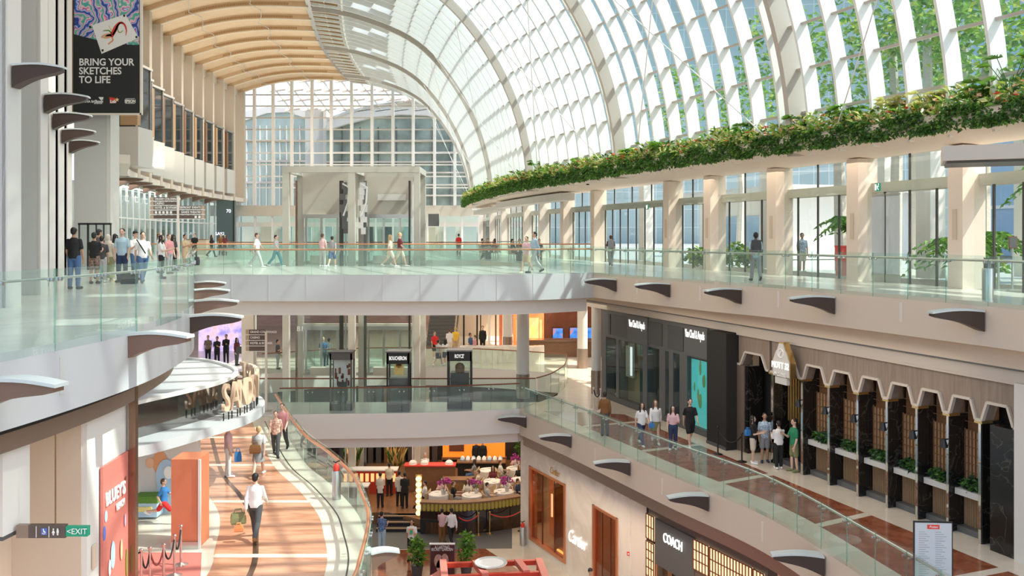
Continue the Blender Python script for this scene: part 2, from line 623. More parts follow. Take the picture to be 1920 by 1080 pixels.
mat('screen_white', (0.8, 0.8, 0.9), 0.5, emit=(0.85, 0.88, 1.0), es=0.8)
mat('board_wood', (0.25, 0.12, 0.055), 0.3, var=0.25, scale=3, stretch=(8, 0.6, 1))
mat('olive_glow', (0.20, 0.15, 0.035), 0.4, emit=(0.8, 0.55, 0.08), es=0.10)
mat('lantern_glow', (0.9, 0.7, 0.5), 0.5, emit=(1, 0.72, 0.42), es=1.1)
mat('dark_wall', (0.035, 0.03, 0.026), 0.6, var=0.4, scale=2)
mat('orange_glow', (0.8, 0.22, 0.03), 0.5, emit=(1.0, 0.20, 0.015), es=0.8)
mat('maroon_print', (0.09, 0.025, 0.025), 0.5, var=0.3, scale=3)
mat('poster_skin', (0.5, 0.30, 0.26), 0.6, var=0.3, scale=8)
mat('red_pink', (0.62, 0.20, 0.16), 0.5)
mat('banner_black', (0.016, 0.017, 0.017), 0.6)
mat('sign_plain', (0.86, 0.85, 0.83), 0.6)
mat('sign_cold', (0.9, 0.9, 0.95), 0.5, emit=(0.8, 0.82, 1), es=1.0)
mat('wall_tint_dark', (0.10, 0.14, 0.15), 0.3)
mat('sheet_grey', (0.55, 0.58, 0.60), 0.5)
def _swirl(t, tc):
    n = t.nodes.new('ShaderNodeTexWave')
    n.inputs['Scale'].default_value = 0.5
    n.inputs['Distortion'].default_value = 22
    n.inputs['Detail'].default_value = 3
    n.inputs['Detail Scale'].default_value = 1.2
    t.links.new(tc.outputs['Object'], n.inputs['Vector'])
    return ramp(t, n.outputs[1], [(0.0, (0.03, 0.04, 0.25)), (0.2, (0.08, 0.25, 0.70)), (0.32, (0.80, 0.86, 0.92)), (0.44, (0.10, 0.12, 0.5)), (0.6, (0.80, 0.18, 0.35)), (0.76, (0.88, 0.66, 0.70)), (1.0, (0.05, 0.40, 0.33))])
ramp_mat('swirl_print', _swirl, 0.5)

def _tower(t, tc):
    n = t.nodes.new('ShaderNodeTexBrick')
    n.offset = 0.0
    n.inputs['Color1'].default_value = (0.30, 0.38, 0.39, 1)
    n.inputs['Color2'].default_value = (0.36, 0.45, 0.47, 1)
    n.inputs['Mortar'].default_value = (0.52, 0.57, 0.57, 1)
    n.inputs['Scale'].default_value = 1.0
    n.inputs['Mortar Size'].default_value = 0.08
    n.inputs['Brick Width'].default_value = 2.6
    n.inputs['Row Height'].default_value = 3.4
    t.links.new(mapped(t, tc, (1, 1, 1), (math.pi / 2, 0, 0)), n.inputs['Vector'])
    return n.outputs[0]
ramp_mat('tower_teal', _tower, 0.35, 0.5)
mat('print_grey', (0.34, 0.35, 0.36), 0.6)
def wb(mb, name, mats, parent, smooth=False):
    """build from world coordinates and hang under parent"""
    o = mb.build(name, mats, None, smooth)
    o.data.transform(parent_world(parent).inverted())
    o.parent = parent
    return o

L1, B1, B2 = 0.0, -6.2, -12.4
# ------------------------------------------------------------------ plan curves (x to the right, y away from the camera)
LE1 = spline([(-9.6, 3), (-7.8, 8), (-6.9, 12.3), (-6.6, 15.5), (-6.75, 18), (-7.35, 21), (-9.0, 25.5), (-10.9, 31), (-12.75, 36.6)], 0.5)
RE1 = spline([(14.6, 8), (13.2, 15), (11.6, 20.7), (10.8, 22.9), (9.07, 27.3), (8.2, 29.4), (6.58, 32.1), (3.45, 38.5)], 0.5)[::-1]
FB1 = spline([(-12.75, 36.6), (-8, 36.3), (-3, 36.3), (0.5, 36.8), (3.45, 38.5)], 0.5)
LB1 = spline([(-6.2, 5), (-4.6, 9), (-3.5, 13), (-3.08, 17.5), (-3.1, 19.0), (-3.36, 21.8), (-3.9, 24.0), (-4.45, 25.8), (-5.67, 28.45), (-6.97, 30.9), (-8.6, 35), (-10.1, 39.0)], 0.4)
RB1 = spline([(10.4, 6), (9.4, 12), (8.75, 17), (8.15, 20.8), (7.1, 25.6), (5.06, 30.1), (2.53, 36), (0.36, 40.7)], 0.4)[::-1]
FM1 = spline([(-10.1, 39.5), (-8.8, 39.6), (-4, 39.9), (0.36, 40.8)], 0.4)
FACE1 = [Vector(p) for p in ((3.0, 47.4), (4.29, 43.9), (7.68, 34.5), (9.4, 29.7), (11.83, 22.95), (13.2, 19.1), (15.5, 12.5))]
FACE2 = [Vector((-0.15, 42.6))] + offset(RB1, 0.45)
FW = spline([(-9.6, 12), (-11.0, 20), (-12.4, 24.2), (-14.1, 28), (-16, 32.3), (-17.4, 36), (-19.9, 45), (-24.9, 57), (-27.6, 69), (-29.4, 80), (-30.6, 92), (-31, 103.2)], 1.0)
WR1 = spline([(18.5, 11), (16.5, 17), (14.8, 22), (13.5, 27), (12.4, 31.4), (9.3, 41), (5.4, 54), (2.2, 65), (-0.8, 80), (-2.9, 95), (-3.3, 103.2)], 1.0)
LIP = spline([(18.3, 9), (16.6, 14), (14.2, 20), (12.3, 25), (10.4, 30), (8.0, 36), (6.05, 41.3), (3.5, 49.2), (0.2, 60), (-2.6, 75), (-4.2, 86), (-4.9, 94)], 0.8)
VBASE = spline([(21.3, 2), (19.4, 9), (17.7, 14), (15.3, 20), (13.4, 25), (11.5, 30), (9.1, 36), (7.15, 41.3), (4.6, 49.2), (1.2, 60), (-1.6, 75), (-3.2, 88), (-3.9, 103.2)], 1.5)
PROF = [(0, 4.4), (0.12, 6.2), (0.5, 8.2), (1.15, 10.2), (2.0, 12.0), (3.2, 13.9), (4.6, 15.6), (6.1, 16.9), (7.8, 17.8), (9.9, 18.55), (12.1, 19.1), (14.3, 19.3)]
# even arc-length steps of 1.5 m
PR = [tuple(p) for p in resample([Vector(p) for p in spline(PROF, 0.2)], 1.5)]

def at_y(path, y):
    for a, b in zip(path, path[1:]):
        if min(a[1], b[1]) <= y <= max(a[1], b[1]) and a[1] != b[1]:
            return a[0] + (b[0] - a[0]) * (y - a[1]) / (b[1] - a[1])
    return (path[0] if abs(path[0][1] - y) < abs(path[-1][1] - y) else path[-1])[0]

# ------------------------------------------------------------------ slabs
FWo = offset(FW, 4.0)
mb = MB()
mb.prism([*LE1, (-13.0, 46.5), (-13.5, 57.0), (-13.5, 106), (-37, 106), *[p for p in FWo[::-1]], (-16, 3)], -1.06, 0, side=1, bottom=1)
struct(mb, 'floor_upper', ['pale_stone', 'fascia_left'], 'pale glossy upper floor with a curved white fascia left of the bridge', 'floor')
mb = MB()
mb.prism([*FB1, (2.0, 46.5), (-13.0, 46.5)], -1.06, 0, side=1, bottom=1)
struct(mb, 'floor_bridge', ['pale_stone', 'bridge_metal'], 'upper bridge deck with a grey metal-panelled front', 'floor')
mb = MB()
mb.prism([*RE1[::-1], (2.0, 46.5), (-2.0, 57.0), (-2.0, 106), (0.5, 106), *[p for p in WR1[::-1]], (20, 8)], -1.06, 0, side=1, bottom=1)
struct(mb, 'floor_right', ['pale_stone', 'fascia_right'], 'pale upper floor with a curved beige fascia right of the bridge', 'floor')
mb = MB()
mb.prism([(-13.5, 57), (-2, 57), (-2, 106), (-13.5, 106)], -1.06, 0, side=1, bottom=1)
struct(mb, 'floor_far', ['pale_stone', 'white_paint'], 'pale upper floor beyond the lifts', 'floor')
# lower lips under the two bridges
mb = MB()
q = offset(FB1, 0.5)
mb.prism([*q, (2.6, 40.0), (-12.4, 40.0)], -1.66, -1.06)
struct(mb, 'trim_bridge', ['bridge_white'], 'pale bulkhead under the upper bridge', 'trim')
# joints of the bridge cladding and thin edge trim
mb = MB()
for i in range(3, len(FB1) - 1, 3):
    p = FB1[i]
    mb.box((p.x, p.y - 0.004, -0.53), (0.012, 0.012, 1.04))
struct(mb, 'trim_joint', ['grey_panel'], 'thin upright joints in the bridge cladding', 'trim')

mb = MB()
mb.prism([*LB1, (-13, 39.5), (-14, 51), (-40, 51), (-40, 3), (-8, 3)], B1 - 1.12, B1, side=1, bottom=1)
struct(mb, 'floor_middle', ['cream_stone', 'white_paint'], 'middle floor walkway left of the atrium', 'floor')
mb = MB()
mb.prism([*RB1[::-1], (2.2, 44.2), (3.0, 51), (24, 51), (24, 5)], B1 - 1.15, B1, side=1, bottom=1)
struct(mb, 'floor_middle_right', ['cream_stone', 'fascia_right'], 'middle floor promenade right of the atrium', 'floor')
mb = MB()
mb.prism([*FM1, (1.2, 42.4), (-13, 42.4), (-13, 39.5)], B1 - 1.1, B1, side=1, bottom=1)
struct(mb, 'floor_middle_bridge', ['pale_stone', 'bridge_white'], 'narrow middle bridge with a white front', 'floor')
mb = MB()
q = offset(FM1, 0.5)
mb.prism([*q, (0.9, 41.9), (-10.0, 41.9)], B1 - 1.6, B1 - 1.1)
struct(mb, 'trim_middle_bridge', ['bridge_white'], 'pale bulkhead under the narrow middle bridge', 'trim')
FARB = spline([(-14, 51), (-10, 53.2), (-6, 53.8), (-2, 53.2), (3.0, 51)], 0.5)
mb = MB()
mb.prism([*FARB, (24, 51), (24, 90), (-40, 90), (-40, 51)], B1 - 1.1, B1, side=1, bottom=1)
struct(mb, 'floor_middle_far', ['cream_stone', 'white_paint'], 'middle floor beyond the lifts', 'floor')
mb = MB()
mb.prism([(-45, 3), (30, 3), (30, 92), (-45, 92)], B2 - 0.4, B2)
struct(mb, 'floor_lower', ['cream_stone'], 'glossy lowest floor of the atrium', 'floor')

def ribbon(path, d0, d1, z, h=0.004):
    mb = MB()
    mb.sweep(path, [(d0, z), (d1, z), (d1, z + h), (d0, z + h)])
    return mb

# walkway inlays: wood-red field, cream border at the rail, dark line, cream cross strips
wk = clip_y(LB1, 5, 38.6)
inner = offset(wk, 1.05)
left_lim = [Vector((x, y)) for x, y in ((-13.4, 38.6), (-12.0, 34), (-10.5, 30.4), (-9.97, 29.1), (-9.1, 27.3), (-8.25, 25.6), (-7.77, 24.2), (-7.33, 22.4), (-7.0, 21), (-6.8, 17.5), (-7.2, 12), (-7.8, 5))]
mb = MB()
mb.prism([*inner, *spline(left_lim, 0.6)], B1, B1 + 0.004)
struct(mb, 'floor_inlay', ['walk_wood'], 'orange-red wood-grained field of the left walkway', 'floor')
dl = offset(wk, 0.55)
struct(ribbon(dl, -0.02, 0.02, B1, 0.003), 'trim_line', ['mullion_dark'], 'thin dark line in the pale border by the copper rail', 'trim')
mid = offset(wk, 2.75)
struct(ribbon(mid, -0.07, 0.07, B1 + 0.004, 0.003), 'trim_groove', ['bronze'], 'curved dark metal line along the wood-red walkway', 'trim')
for k, y in enumerate((14.2, 18.0, 22.1, 26.6, 30.8, 35.0)):
    mb = MB()
    x1 = at_y(wk, y) - 1.0
    x0 = at_y(spline(left_lim, 0.6), y)
    mb.box(((x0 + x1) / 2, y, B1 + 0.006), (x1 - x0, 0.24, 0.004))
    struct(mb, 'trim_%d' % (k + 1), ['cream_stone'], 'cream strip across the wood-red walkway', 'trim')
# right promenade inlay
mb = MB()
ri = clip_y(RB1, 8, 40)
a = offset(ri, 0.75)
b = offset([Vector(p) for p in spline(FACE1, 0.8)], -0.95)
mb.prism([*a, *clip_y(b, 8, 40)[::-1]], B1, B1 + 0.004)
struct(mb, 'floor_inlay_right', ['red_stone'], 'polished dark red field of the right promenade', 'floor')
for k, (y0) in enumerate((16.9, 20.2, 24.4, 28.6, 32.8, 37)):
    mb = MB()
    x0 = at_y(a, y0)
    x1 = at_y(b, y0 + 1.0)
    mb.bar((x0, y0, B1 + 0.006), (x1, y0 + 1.0, B1 + 0.006), 0.26, 0.004)
    struct(mb, 'trim_%d' % (k + 11), ['cream_stone'], 'cream strip across the dark red promenade', 'trim')
# lower floor inlay
mb = MB()
mb.prism([(-12, 8), (5.5, 8), (4.0, 22), (1.4, 36), (-1.2, 40.6), (-9, 40.2), (-13, 30)], B2, B2 + 0.004)
struct(mb, 'floor_inlay_lower', ['red_stone'], 'polished red field of the lowest floor', 'floor')
mb = MB()
mb.prism([(-10, 40.4), (0, 40.6), (0, 44.6), (-10, 44.2)], B2, B2 + 0.005)
struct(mb, 'floor_band_lower', ['charcoal_panel'], 'dark grey floor band in front of the restaurant', 'floor')

# ------------------------------------------------------------------ left fascia slots, ceilings, bulkheads
def fascia_slot(path, px, z0, z1, d, w, m, label):
    hit = on_curve(path, px)
    p, t = hit
    mb = MB()
    mb.box((0, 0, 0), (w, 0.03, z1 - z0), 0)
    o = mb.build('fascia_vent', m)
    o.location = (p.x + d[0], p.y + d[1], (z0 + z1) / 2)
    o.rotation_euler = (0, 0, math.atan2(t.y, t.x))
    return tag(o, label, 'vent', 'fascia vents')
fascia_slot(LE1, 115, -0.78, -0.22, (0, 0), 0.11, 'grey_panel', 'grey upright slot in the white curved fascia, left of the large brown wing bracket')
fascia_slot(LE1, 329, -0.78, -0.22, (0, 0), 0.11, 'grey_panel', 'grey upright slot in the white curved fascia, hidden partly behind the large brown wing bracket')
for px, w in ((1195, 'nearest the bridge'), (1313, 'second from the bridge'), (1460, 'third from the bridge'), (1690, 'fourth from the bridge')):
    fascia_slot(RE1, px, -0.72, -0.2, (0, 0), 0.1, 'warm_white', 'pale upright slot in the upper beige fascia, ' + w)
for px, w in ((1116, 'nearest the middle bridge'), (1242, 'second from the middle bridge'), (1430, 'third from the middle bridge')):
    fascia_slot(RB1, px, B1 - 0.85, B1 - 0.3, (0, 0), 0.1, 'warm_white', 'pale upright slot in the lower beige fascia, ' + w)

# bulkheads along the right promenade and below the right B1 fascia
q = spline(FACE1, 0.8)
mb = MB()
mb.sweep(q, [(-0.3, -1.6), (0.5, -1.6), (0.5, -1.06), (-0.3, -1.06)])
struct(mb, 'trim_bulkhead', ['fascia_right'], 'beige ceiling bulkhead above the right shop fronts', 'trim')
mb = MB()
mb.sweep(q, [(-0.12, -1.95), (0.5, -1.95), (0.5, -1.66), (-0.12, -1.66)])
struct(mb, 'trim_bulkhead_lower', ['beige'], 'lower beige step above the right shop fronts', 'trim')
mb = MB()
mb.sweep(q, [(-0.2, -1.66), (0.3, -1.66), (0.3, -1.6), (-0.2, -1.6)])
struct(mb, 'trim_slot', ['steel_dark'], 'dark slot along the ceiling bulkhead', 'trim')
mb = MB()
mb.sweep(offset(RB1, 0.16), [(0, B1 - 1.62), (0.5, B1 - 1.62), (0.5, B1 - 1.15), (0, B1 - 1.15)])
struct(mb, 'trim_bronze', ['mirror_bronze'], 'shiny bronze band under the lower beige fascia', 'trim')
# left: bronze band under the white fascia
LEn = clip_y(LE1, 6, 24)
mb = MB()
mb.sweep(offset(LEn, 0.45), [(0, -1.52), (0.5, -1.52), (0.5, -1.06), (0, -1.06)])
struct(mb, 'trim_bronze_left', ['mirror_bronze'], 'shiny bronze band under the white curved fascia', 'trim')
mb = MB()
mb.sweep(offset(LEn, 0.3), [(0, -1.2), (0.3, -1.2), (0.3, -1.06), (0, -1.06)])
struct(mb, 'trim_slot_left', ['black'], 'black strip under the white curved fascia', 'trim')

# ------------------------------------------------------------------ wing shaped light brackets
WINGS = {}
def wing(px, path, ztop, side, length, where, group, drop=0.40, lit=False, bend=0.0):
    """a light bracket: a brown tapering wing with a pale glass top, standing out from the fascia"""
    p, t = on_curve(path, px) if not isinstance(px, tuple) else (Vector(px), None)
    if t is None:
        i = min(range(len(path)), key=lambda k: (Vector(path[k]) - p).length)
        t = (Vector(path[min(i + 1, len(path) - 1)]) - Vector(path[max(i - 1, 0)])).normalized()
    nrm = Vector((-t.y, t.x)) * side
    root = empty('wing_light', (p.x, p.y, ztop), math.atan2(nrm.y, nrm.x) + bend, 'brown wing-shaped light bracket ' + where, 'wall light', group)
    key = (round(length, 2), round(drop, 2), lit)
    if key not in WINGS:
        mb = MB()
        n = 8
        vs = []
        for i in range(n + 1):
            u = i / n
            x = u * length
            zt = -0.05 + 0.05 * math.sin(u * math.pi) - 0.03 * u
            zb = zt - drop * (1 - u) ** 0.8 * (1 - 0.12 * math.sin(u * math.pi)) - 0.06
            hw = 0.17 * (1 - 0.35 * u)
            vs.append([(x, -hw, zb), (x, hw, zb), (x, hw, zt), (x, -hw, zt)])
        vl = [v for r in vs for v in r]
        fs = [(0, 1, 2, 3), tuple(n * 4 + k for k in (3, 2, 1, 0))]
        for i in range(n):
            for k in range(4):
                fs.append((i * 4 + k, (i + 1) * 4 + k, (i + 1) * 4 + (k + 1) % 4, i * 4 + (k + 1) % 4))
        mb.add(vl, fs)
        body = mb.build('wing_body', 'wing_brown_sunlit' if lit else 'wing_brown', root)
        mb = MB()
        vl = []
        for i in range(n + 1):
            u = i / n
            zt = -0.045 + 0.05 * math.sin(u * math.pi) - 0.03 * u
            hw = 0.2 * (1 - 0.3 * u)
            x = u * (length + 0.05)
            vl += [(x, -hw, zt), (x, hw, zt), (x, hw, zt + 0.045), (x, -hw, zt + 0.045)]
        mb.add(vl, fs)
        mb.build('glass_top', 'wing_top', root)
        mb = MB()
        mb.box((0.02, 0, -0.05 - drop * 0.5), (0.04, 0.24, drop * 0.9))
        mb.build('wall_plate', 'wing_brown', root)
        WINGS[key] = root
    else:
        for ch in WINGS[key].children:
            copy_tree(ch, root)
    return root

for px, w in ((1153, 'on the upper beige fascia, nearest the bridge'), (1253, 'on the upper beige fascia, second from the bridge'), (1385, 'on the upper beige fascia, third from the bridge'),
              (1560, 'on the upper beige fascia, fourth from the bridge'), (1838, 'on the upper beige fascia, rightmost of the upper row')):
    wing(px, RE1, -0.2, -1, 1.25, w, 'wing lights on the upper right fascia', bend=-0.25)
for px, w in ((985, 'on the lower beige fascia at the end of the middle bridge'), (1069, 'on the lower beige fascia, second from the middle bridge'), (1179, 'on the lower beige fascia above the pale marble shop front'),
              (1325, 'on the lower beige fascia above the lattice shop front'), (1543, 'on the lower beige fascia, nearest and lowest of the row')):
    wing(px, RB1, B1 - 0.2, -1, 1.22, w, 'wing lights on the lower right fascia', bend=-0.3)
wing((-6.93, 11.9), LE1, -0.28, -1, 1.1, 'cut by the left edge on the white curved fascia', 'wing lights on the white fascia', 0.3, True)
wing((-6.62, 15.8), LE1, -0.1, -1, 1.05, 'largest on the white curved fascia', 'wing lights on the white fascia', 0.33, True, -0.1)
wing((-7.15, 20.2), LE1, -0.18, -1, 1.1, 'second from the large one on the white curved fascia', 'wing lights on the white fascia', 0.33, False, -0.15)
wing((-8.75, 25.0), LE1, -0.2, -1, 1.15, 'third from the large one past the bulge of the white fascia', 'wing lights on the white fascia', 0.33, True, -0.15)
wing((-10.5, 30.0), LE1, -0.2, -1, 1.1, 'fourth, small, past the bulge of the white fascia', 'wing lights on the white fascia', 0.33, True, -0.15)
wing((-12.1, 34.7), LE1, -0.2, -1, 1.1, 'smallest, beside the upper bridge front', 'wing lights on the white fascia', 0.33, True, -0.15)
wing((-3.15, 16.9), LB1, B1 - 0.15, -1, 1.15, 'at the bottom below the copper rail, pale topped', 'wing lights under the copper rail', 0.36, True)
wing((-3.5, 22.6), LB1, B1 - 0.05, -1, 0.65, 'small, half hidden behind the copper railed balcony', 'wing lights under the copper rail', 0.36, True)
for (x, y), w in zip(((-10.98, 20.15), (-12.43, 24.3), (-14.13, 28.1), (-15.98, 32.4), (-17.58, 36.3)), ('first and largest', 'second, overlapping the black banner', 'third from the nearest', 'fourth from the nearest', 'fifth and smallest')):
    wing((x, y), FW, 5.35, -1, 1.02, 'high on the left grey piers, ' + w, 'wing lights on the grey piers', 0.4, False, -0.2)
for k in range(9):
    y = 57.4 + k * 4.6
    wing((at_y(FW, y) + 0.2, y), FW, 5.2, -1, 1.5, ('under the grey boxes of the far left wall, %s' % ('nearest', 'second', 'third', 'fourth', 'fifth', 'sixth', 'seventh', 'eighth', 'farthest')[k]), 'wing lights over the glass shop front', 0.45, True, -0.2)

# ------------------------------------------------------------------ glass balustrades
def balustrade(path, z, label, group=None, pane=1.3, h=1.1, rail='copper', rail_r=0.032, rail_side=0.07, rail_z=None, drop=0.0, studs=True, gap=0.012):
    mid = path[len(path) // 2]
    root = empty('glass_balustrade', (mid[0], mid[1], z), 0, label, 'railing', group)
    P = resample([Vector(p) for p in path], pane)
    for i, (a, b) in enumerate(zip(P, P[1:])):
        d = (b - a).normalized()
        mb = MB()
        mb.bar((*(a + d * gap), z + (h - drop) / 2), (*(b - d * gap), z + (h - drop) / 2), 0.022, h + drop)
        p = wb(mb, 'glass_pane', 'rail_glass', root)
        mb = MB()
        mb.bar((*(b - d * gap * 1.2), z + (h - drop) / 2), (*(b - d * gap * 0.2), z + (h - drop) / 2), 0.026, h + drop)
        wb(mb, 'pane_edge', 'rail_edge', p)
        if studs:
            mb = MB()
            n = Vector((-d.y, d.x))
            for off in (-0.1, 0.1):
                c = b + d * off
                for s in (-1, 1):
                    mb.tube([(*(c + n * 0.012 * s), z + h - 0.16), (*(c + n * 0.045 * s), z + h - 0.16)], 0.028, 8)
            wb(mb, 'stud', 'steel', p)
    mb = MB()
    rz = z + h + 0.02 if rail_z is None else z + rail_z
    mb.tube([(q.x, q.y, rz) for q in offset(path, rail_side)], rail_r, 8)
    wb(mb, 'handrail', rail, root, True)
    return root

balustrade(clip_y(LE1, 7, 36.7), L1, 'curved glass balustrade along the white fascia at left', pane=1.25, rail='steel', rail_side=0.12, rail_z=0.95, rail_r=0.02, drop=0.12)
balustrade(FB1, L1, 'glass balustrade with a copper handrail on the front of the upper bridge', pane=1.2, rail='copper', rail_side=0.06, rail_z=1.0, rail_r=0.036)
balustrade(clip_y(RE1, 14, 38.6), L1, 'glass balustrade with a steel handrail along the upper right fascia', pane=1.25, rail='steel', rail_side=0.1, rail_z=0.98, drop=0.1)
balustrade([Vector((x, 46.2)) for x in (-20, -16, -13, -10, -6, -2, 2, 4)], L1, 'glass balustrade on the far side of the upper bridge by the lifts', rail='copper', pane=1.6, studs=False)
balustrade([Vector((x, 57.3)) for x in (-18, -12, -6, -1)], L1, 'far glass balustrade beyond the lifts', rail='copper_dark', pane=1.6, studs=False)
balustrade([Vector((x, 64.0)) for x in (-1, 2)] , L1, 'short far glass balustrade at right beyond the lifts', rail='steel', pane=1.6, studs=False)
balustrade(clip_y(LB1, 14.5, 38.9), B1, 'curved glass balustrade with a copper handrail along the sunlit walkway', pane=1.2, rail='copper', rail_side=0.08, rail_z=1.02, rail_r=0.045, drop=0.1)
balustrade(clip_y(RB1, 12, 40.6), B1, 'glass balustrade along the middle right promenade', pane=1.2, rail='steel', rail_side=0.08, rail_z=0.98, drop=0.1)
balustrade(FM1, B1, 'glass balustrade on the front of the narrow middle bridge', pane=1.35, rail='copper_dark', rail_side=0.06)
balustrade([Vector(p) for p in ((-12.8, 42.2), (-8, 42.2), (-3, 42.2), (1.1, 42.25))], B1, 'glass balustrade on the far side of the narrow middle bridge', pane=1.6, rail='copper_dark', rail_side=0.06, studs=False)
balustrade(spline([(1.2, 42.4), (2.0, 44.0), (2.8, 47), (3.1, 50.6)], 0.5), B1, 'glass balustrade beside the round columns right of the middle bridge', pane=1.4, rail='copper_dark', rail_side=0.06, studs=False)
balustrade(FARB, B1, 'curved far glass balustrade beyond the lifts on the middle floor', pane=1.5, rail='copper_dark', rail_side=0.06, studs=False)
# ------------------------------------------------------------------ glass vault on the right
VN = normals(VBASE)
def vault_pt(s, d, z):
    """s: fractional index along VBASE"""
    i = min(int(s), len(VBASE) - 2)
    u = s - i
    p = Vector(VBASE[i]).lerp(Vector(VBASE[i + 1]), u)
    n = Vector(VN[i]).lerp(Vector(VN[i + 1]), u)
    return Vector((p.x + n.x * d, p.y + n.y * d, z))
NS = len(VBASE) - 1
vault = empty('window_1', (VBASE[0].x, VBASE[0].y, 4.4), 0, 'curved glass vault with white ribs over the right half of the hall', 'window', kind='structure')
mb = MB()
m = len(PR)
vs, fs = [], []
for i in range(NS + 1):
    for d, z in PR:
        vs.append(vault_pt(i, d, z))
for i in range(NS):
    for k in range(m - 1):
        fs.append((i * m + k, (i + 1) * m + k, (i + 1) * m + k + 1, i * m + k + 1))
mb.add(vs, fs)
wb(mb, 'roof_glass', 'roof_glass', vault)
PRF = spline(PR, 0.8)
def rib(s, depth, width, name, mt):
    mb = MB()
    i = min(int(s), len(VBASE) - 2)
    t = (Vector(VBASE[i + 1]) - Vector(VBASE[i])).normalized()
    tt = Vector((t.x, t.y, 0)) * width / 2
    fs = []
    # simple frame: inward direction = (+d, -z) rotated with the profile tangent
    vs = []
    for k, (d, z) in enumerate(PRF):
        a, b = PRF[max(0, k - 1)], PRF[min(len(PRF) - 1, k + 1)]
        tx, tz = b[0] - a[0], b[1] - a[1]
        L = math.hypot(tx, tz)
        ix, iz = tz / L, -tx / L
        for dep in (0.04, depth):
            q = vault_pt(s, d + ix * dep, z + iz * dep)
            vs += [q - tt, q + tt]
    for k in range(len(PRF) - 1):
        o = k * 4
        for a, b in ((0, 1), (1, 3), (3, 2), (2, 0)):
            fs.append((o + a, o + b, o + 4 + b, o + 4 + a))
    mb.add(vs, fs)
    return wb(mb, name, mt, vault)
for i in range(NS + 1):
    rib(i, 0.62, 0.10, 'rib', 'rib_white')
for i in range(3, NS, 9):
    rib(i + 0.5, 0.85, 0.22, 'main_rib', 'purlin')
for k in range(1, m - 1):
    mb = MB()
    d, z = PR[k]
    a, b = PR[k - 1], PR[k + 1]
    L = math.hypot(b[0] - a[0], b[1] - a[1])
    ix, iz = (b[1] - a[1]) / L, -(b[0] - a[0]) / L
    tx, tz = (b[0] - a[0]) / L, (b[1] - a[1]) / L
    vs, fs = [], []
    for i in range(NS + 1):
        for dep, w in ((0.02, -0.045), (0.02, 0.045), (0.30, 0.045), (0.30, -0.045)):
            vs.append(vault_pt(i, d + ix * dep + tx * w, z + iz * dep + tz * w))
    for i in range(NS):
        for e in range(4):
            fs.append((i * 4 + e, i * 4 + (e + 1) % 4, (i + 1) * 4 + (e + 1) % 4, (i + 1) * 4 + e))
    mb.add(vs, fs)
    wb(mb, 'purlin', 'purlin', vault)
# thin crossing tie rods inside the vault
def prof_at(u):
    k = min(int(u), len(PR) - 2)
    return (PR[k][0] + (PR[k + 1][0] - PR[k][0]) * (u - k), PR[k][1] + (PR[k + 1][1] - PR[k][1]) * (u - k))
def tie(s0, u0, s1, u1):
    a, b = prof_at(u0), prof_at(u1)
    mb = MB()
    pa, pb = vault_pt(s0, a[0] + 0.8, a[1] - 0.5), vault_pt(s1, b[0] + 0.8, b[1] - 0.5)
    mid = (pa + pb) / 2
    mb.tube([pa, pb], 0.022, 6)
    wb(mb, 'tie_rod', 'mullion_white', vault)
for i in range(4, NS - 6, 9):
    tie(i, 0.6, i + 7, 8.0)
    tie(i, 8.0, i + 7, 0.6)
# frit: pale printed roof panels high up, over the spine
mb = MB()
hi = [p for p in PR if p[0] > 7.5]
vs, fs = [], []
for i in range(NS + 1):
    for d, z in hi:
        vs.append(vault_pt(i, d, z + 0.06))
for i in range(NS):
    for k in range(len(hi) - 1):
        # a few clear lights are left open in two lines
        if k in (0, 1) and (i * 7 + k * 3) % 5 == 0:
            continue
        fs.append((i * len(hi) + k, (i + 1) * len(hi) + k, (i + 1) * len(hi) + k + 1, i * len(hi) + k + 1))
mb.add(vs, fs)
wb(mb, 'printed_roof_panel', 'frit', vault)

lo = [p for p in PR if 3.0 < p[0] <= 9.3]
mb = MB()
vs, fs = [], []
far_i = [i for i in range(NS) if VBASE[i].y > 58]
for i in far_i:
    for d, z in lo:
        w = min(0.75, 0.18 + (d - 3.0) * 0.12)
        vs += [vault_pt(i + 0.0, d, z + 0.04), vault_pt(i + w, d, z + 0.04)]
m2 = len(lo)
for i in range(len(far_i)):
    for k in range(m2 - 1):
        o = (i * m2 + k) * 2
        fs.append((o, o + 1, o + 3, o + 2))
mb.add(vs, fs)
wb(mb, 'printed_roof_strip', 'frit', vault)

# ------------------------------------------------------------------ spine, wooden ceiling, left wall head
SPINE = [vault_pt(i, PR[-1][0], PR[-1][1]) for i in range(NS + 1)]
SP2 = [Vector((p.x, p.y)) for p in SPINE]
mb = MB()
mb.sweep(SP2, [(-0.15, 19.0), (0.5, 19.0), (0.5, 19.5), (-0.15, 19.5)])
struct(mb, 'trim_spine', ['steel'], 'steel gutter where the glass vault meets the wooden ceiling', 'trim')
for off, z, r in ((-0.5, 18.9, 0.09), (-0.9, 18.75, 0.05), (-2.2, 18.6, 0.10)):
    mb = MB()
    mb.tube([(p[0], p[1], z) for p in offset(SP2, off)], r, 6)
    struct(mb, 'trim_spine_pipe', ['grey_panel' if r < 0.1 else 'rib_white'], 'pipe running along the spine of the roof', 'trim')
for i in range(NS * 2):
    y = i / 2
    a = vault_pt(y, PR[-1][0] + 0.1, 18.85)
    b = vault_pt(y, PR[-1][0] - 1.9, 18.6)
    if a.y > 66:
        mb = MB()
        mb.bar(a, b, 0.08, 0.16)
        wb(mb, 'spine_bracket', 'slot_brown' if i % 2 else 'rib_white', vault)

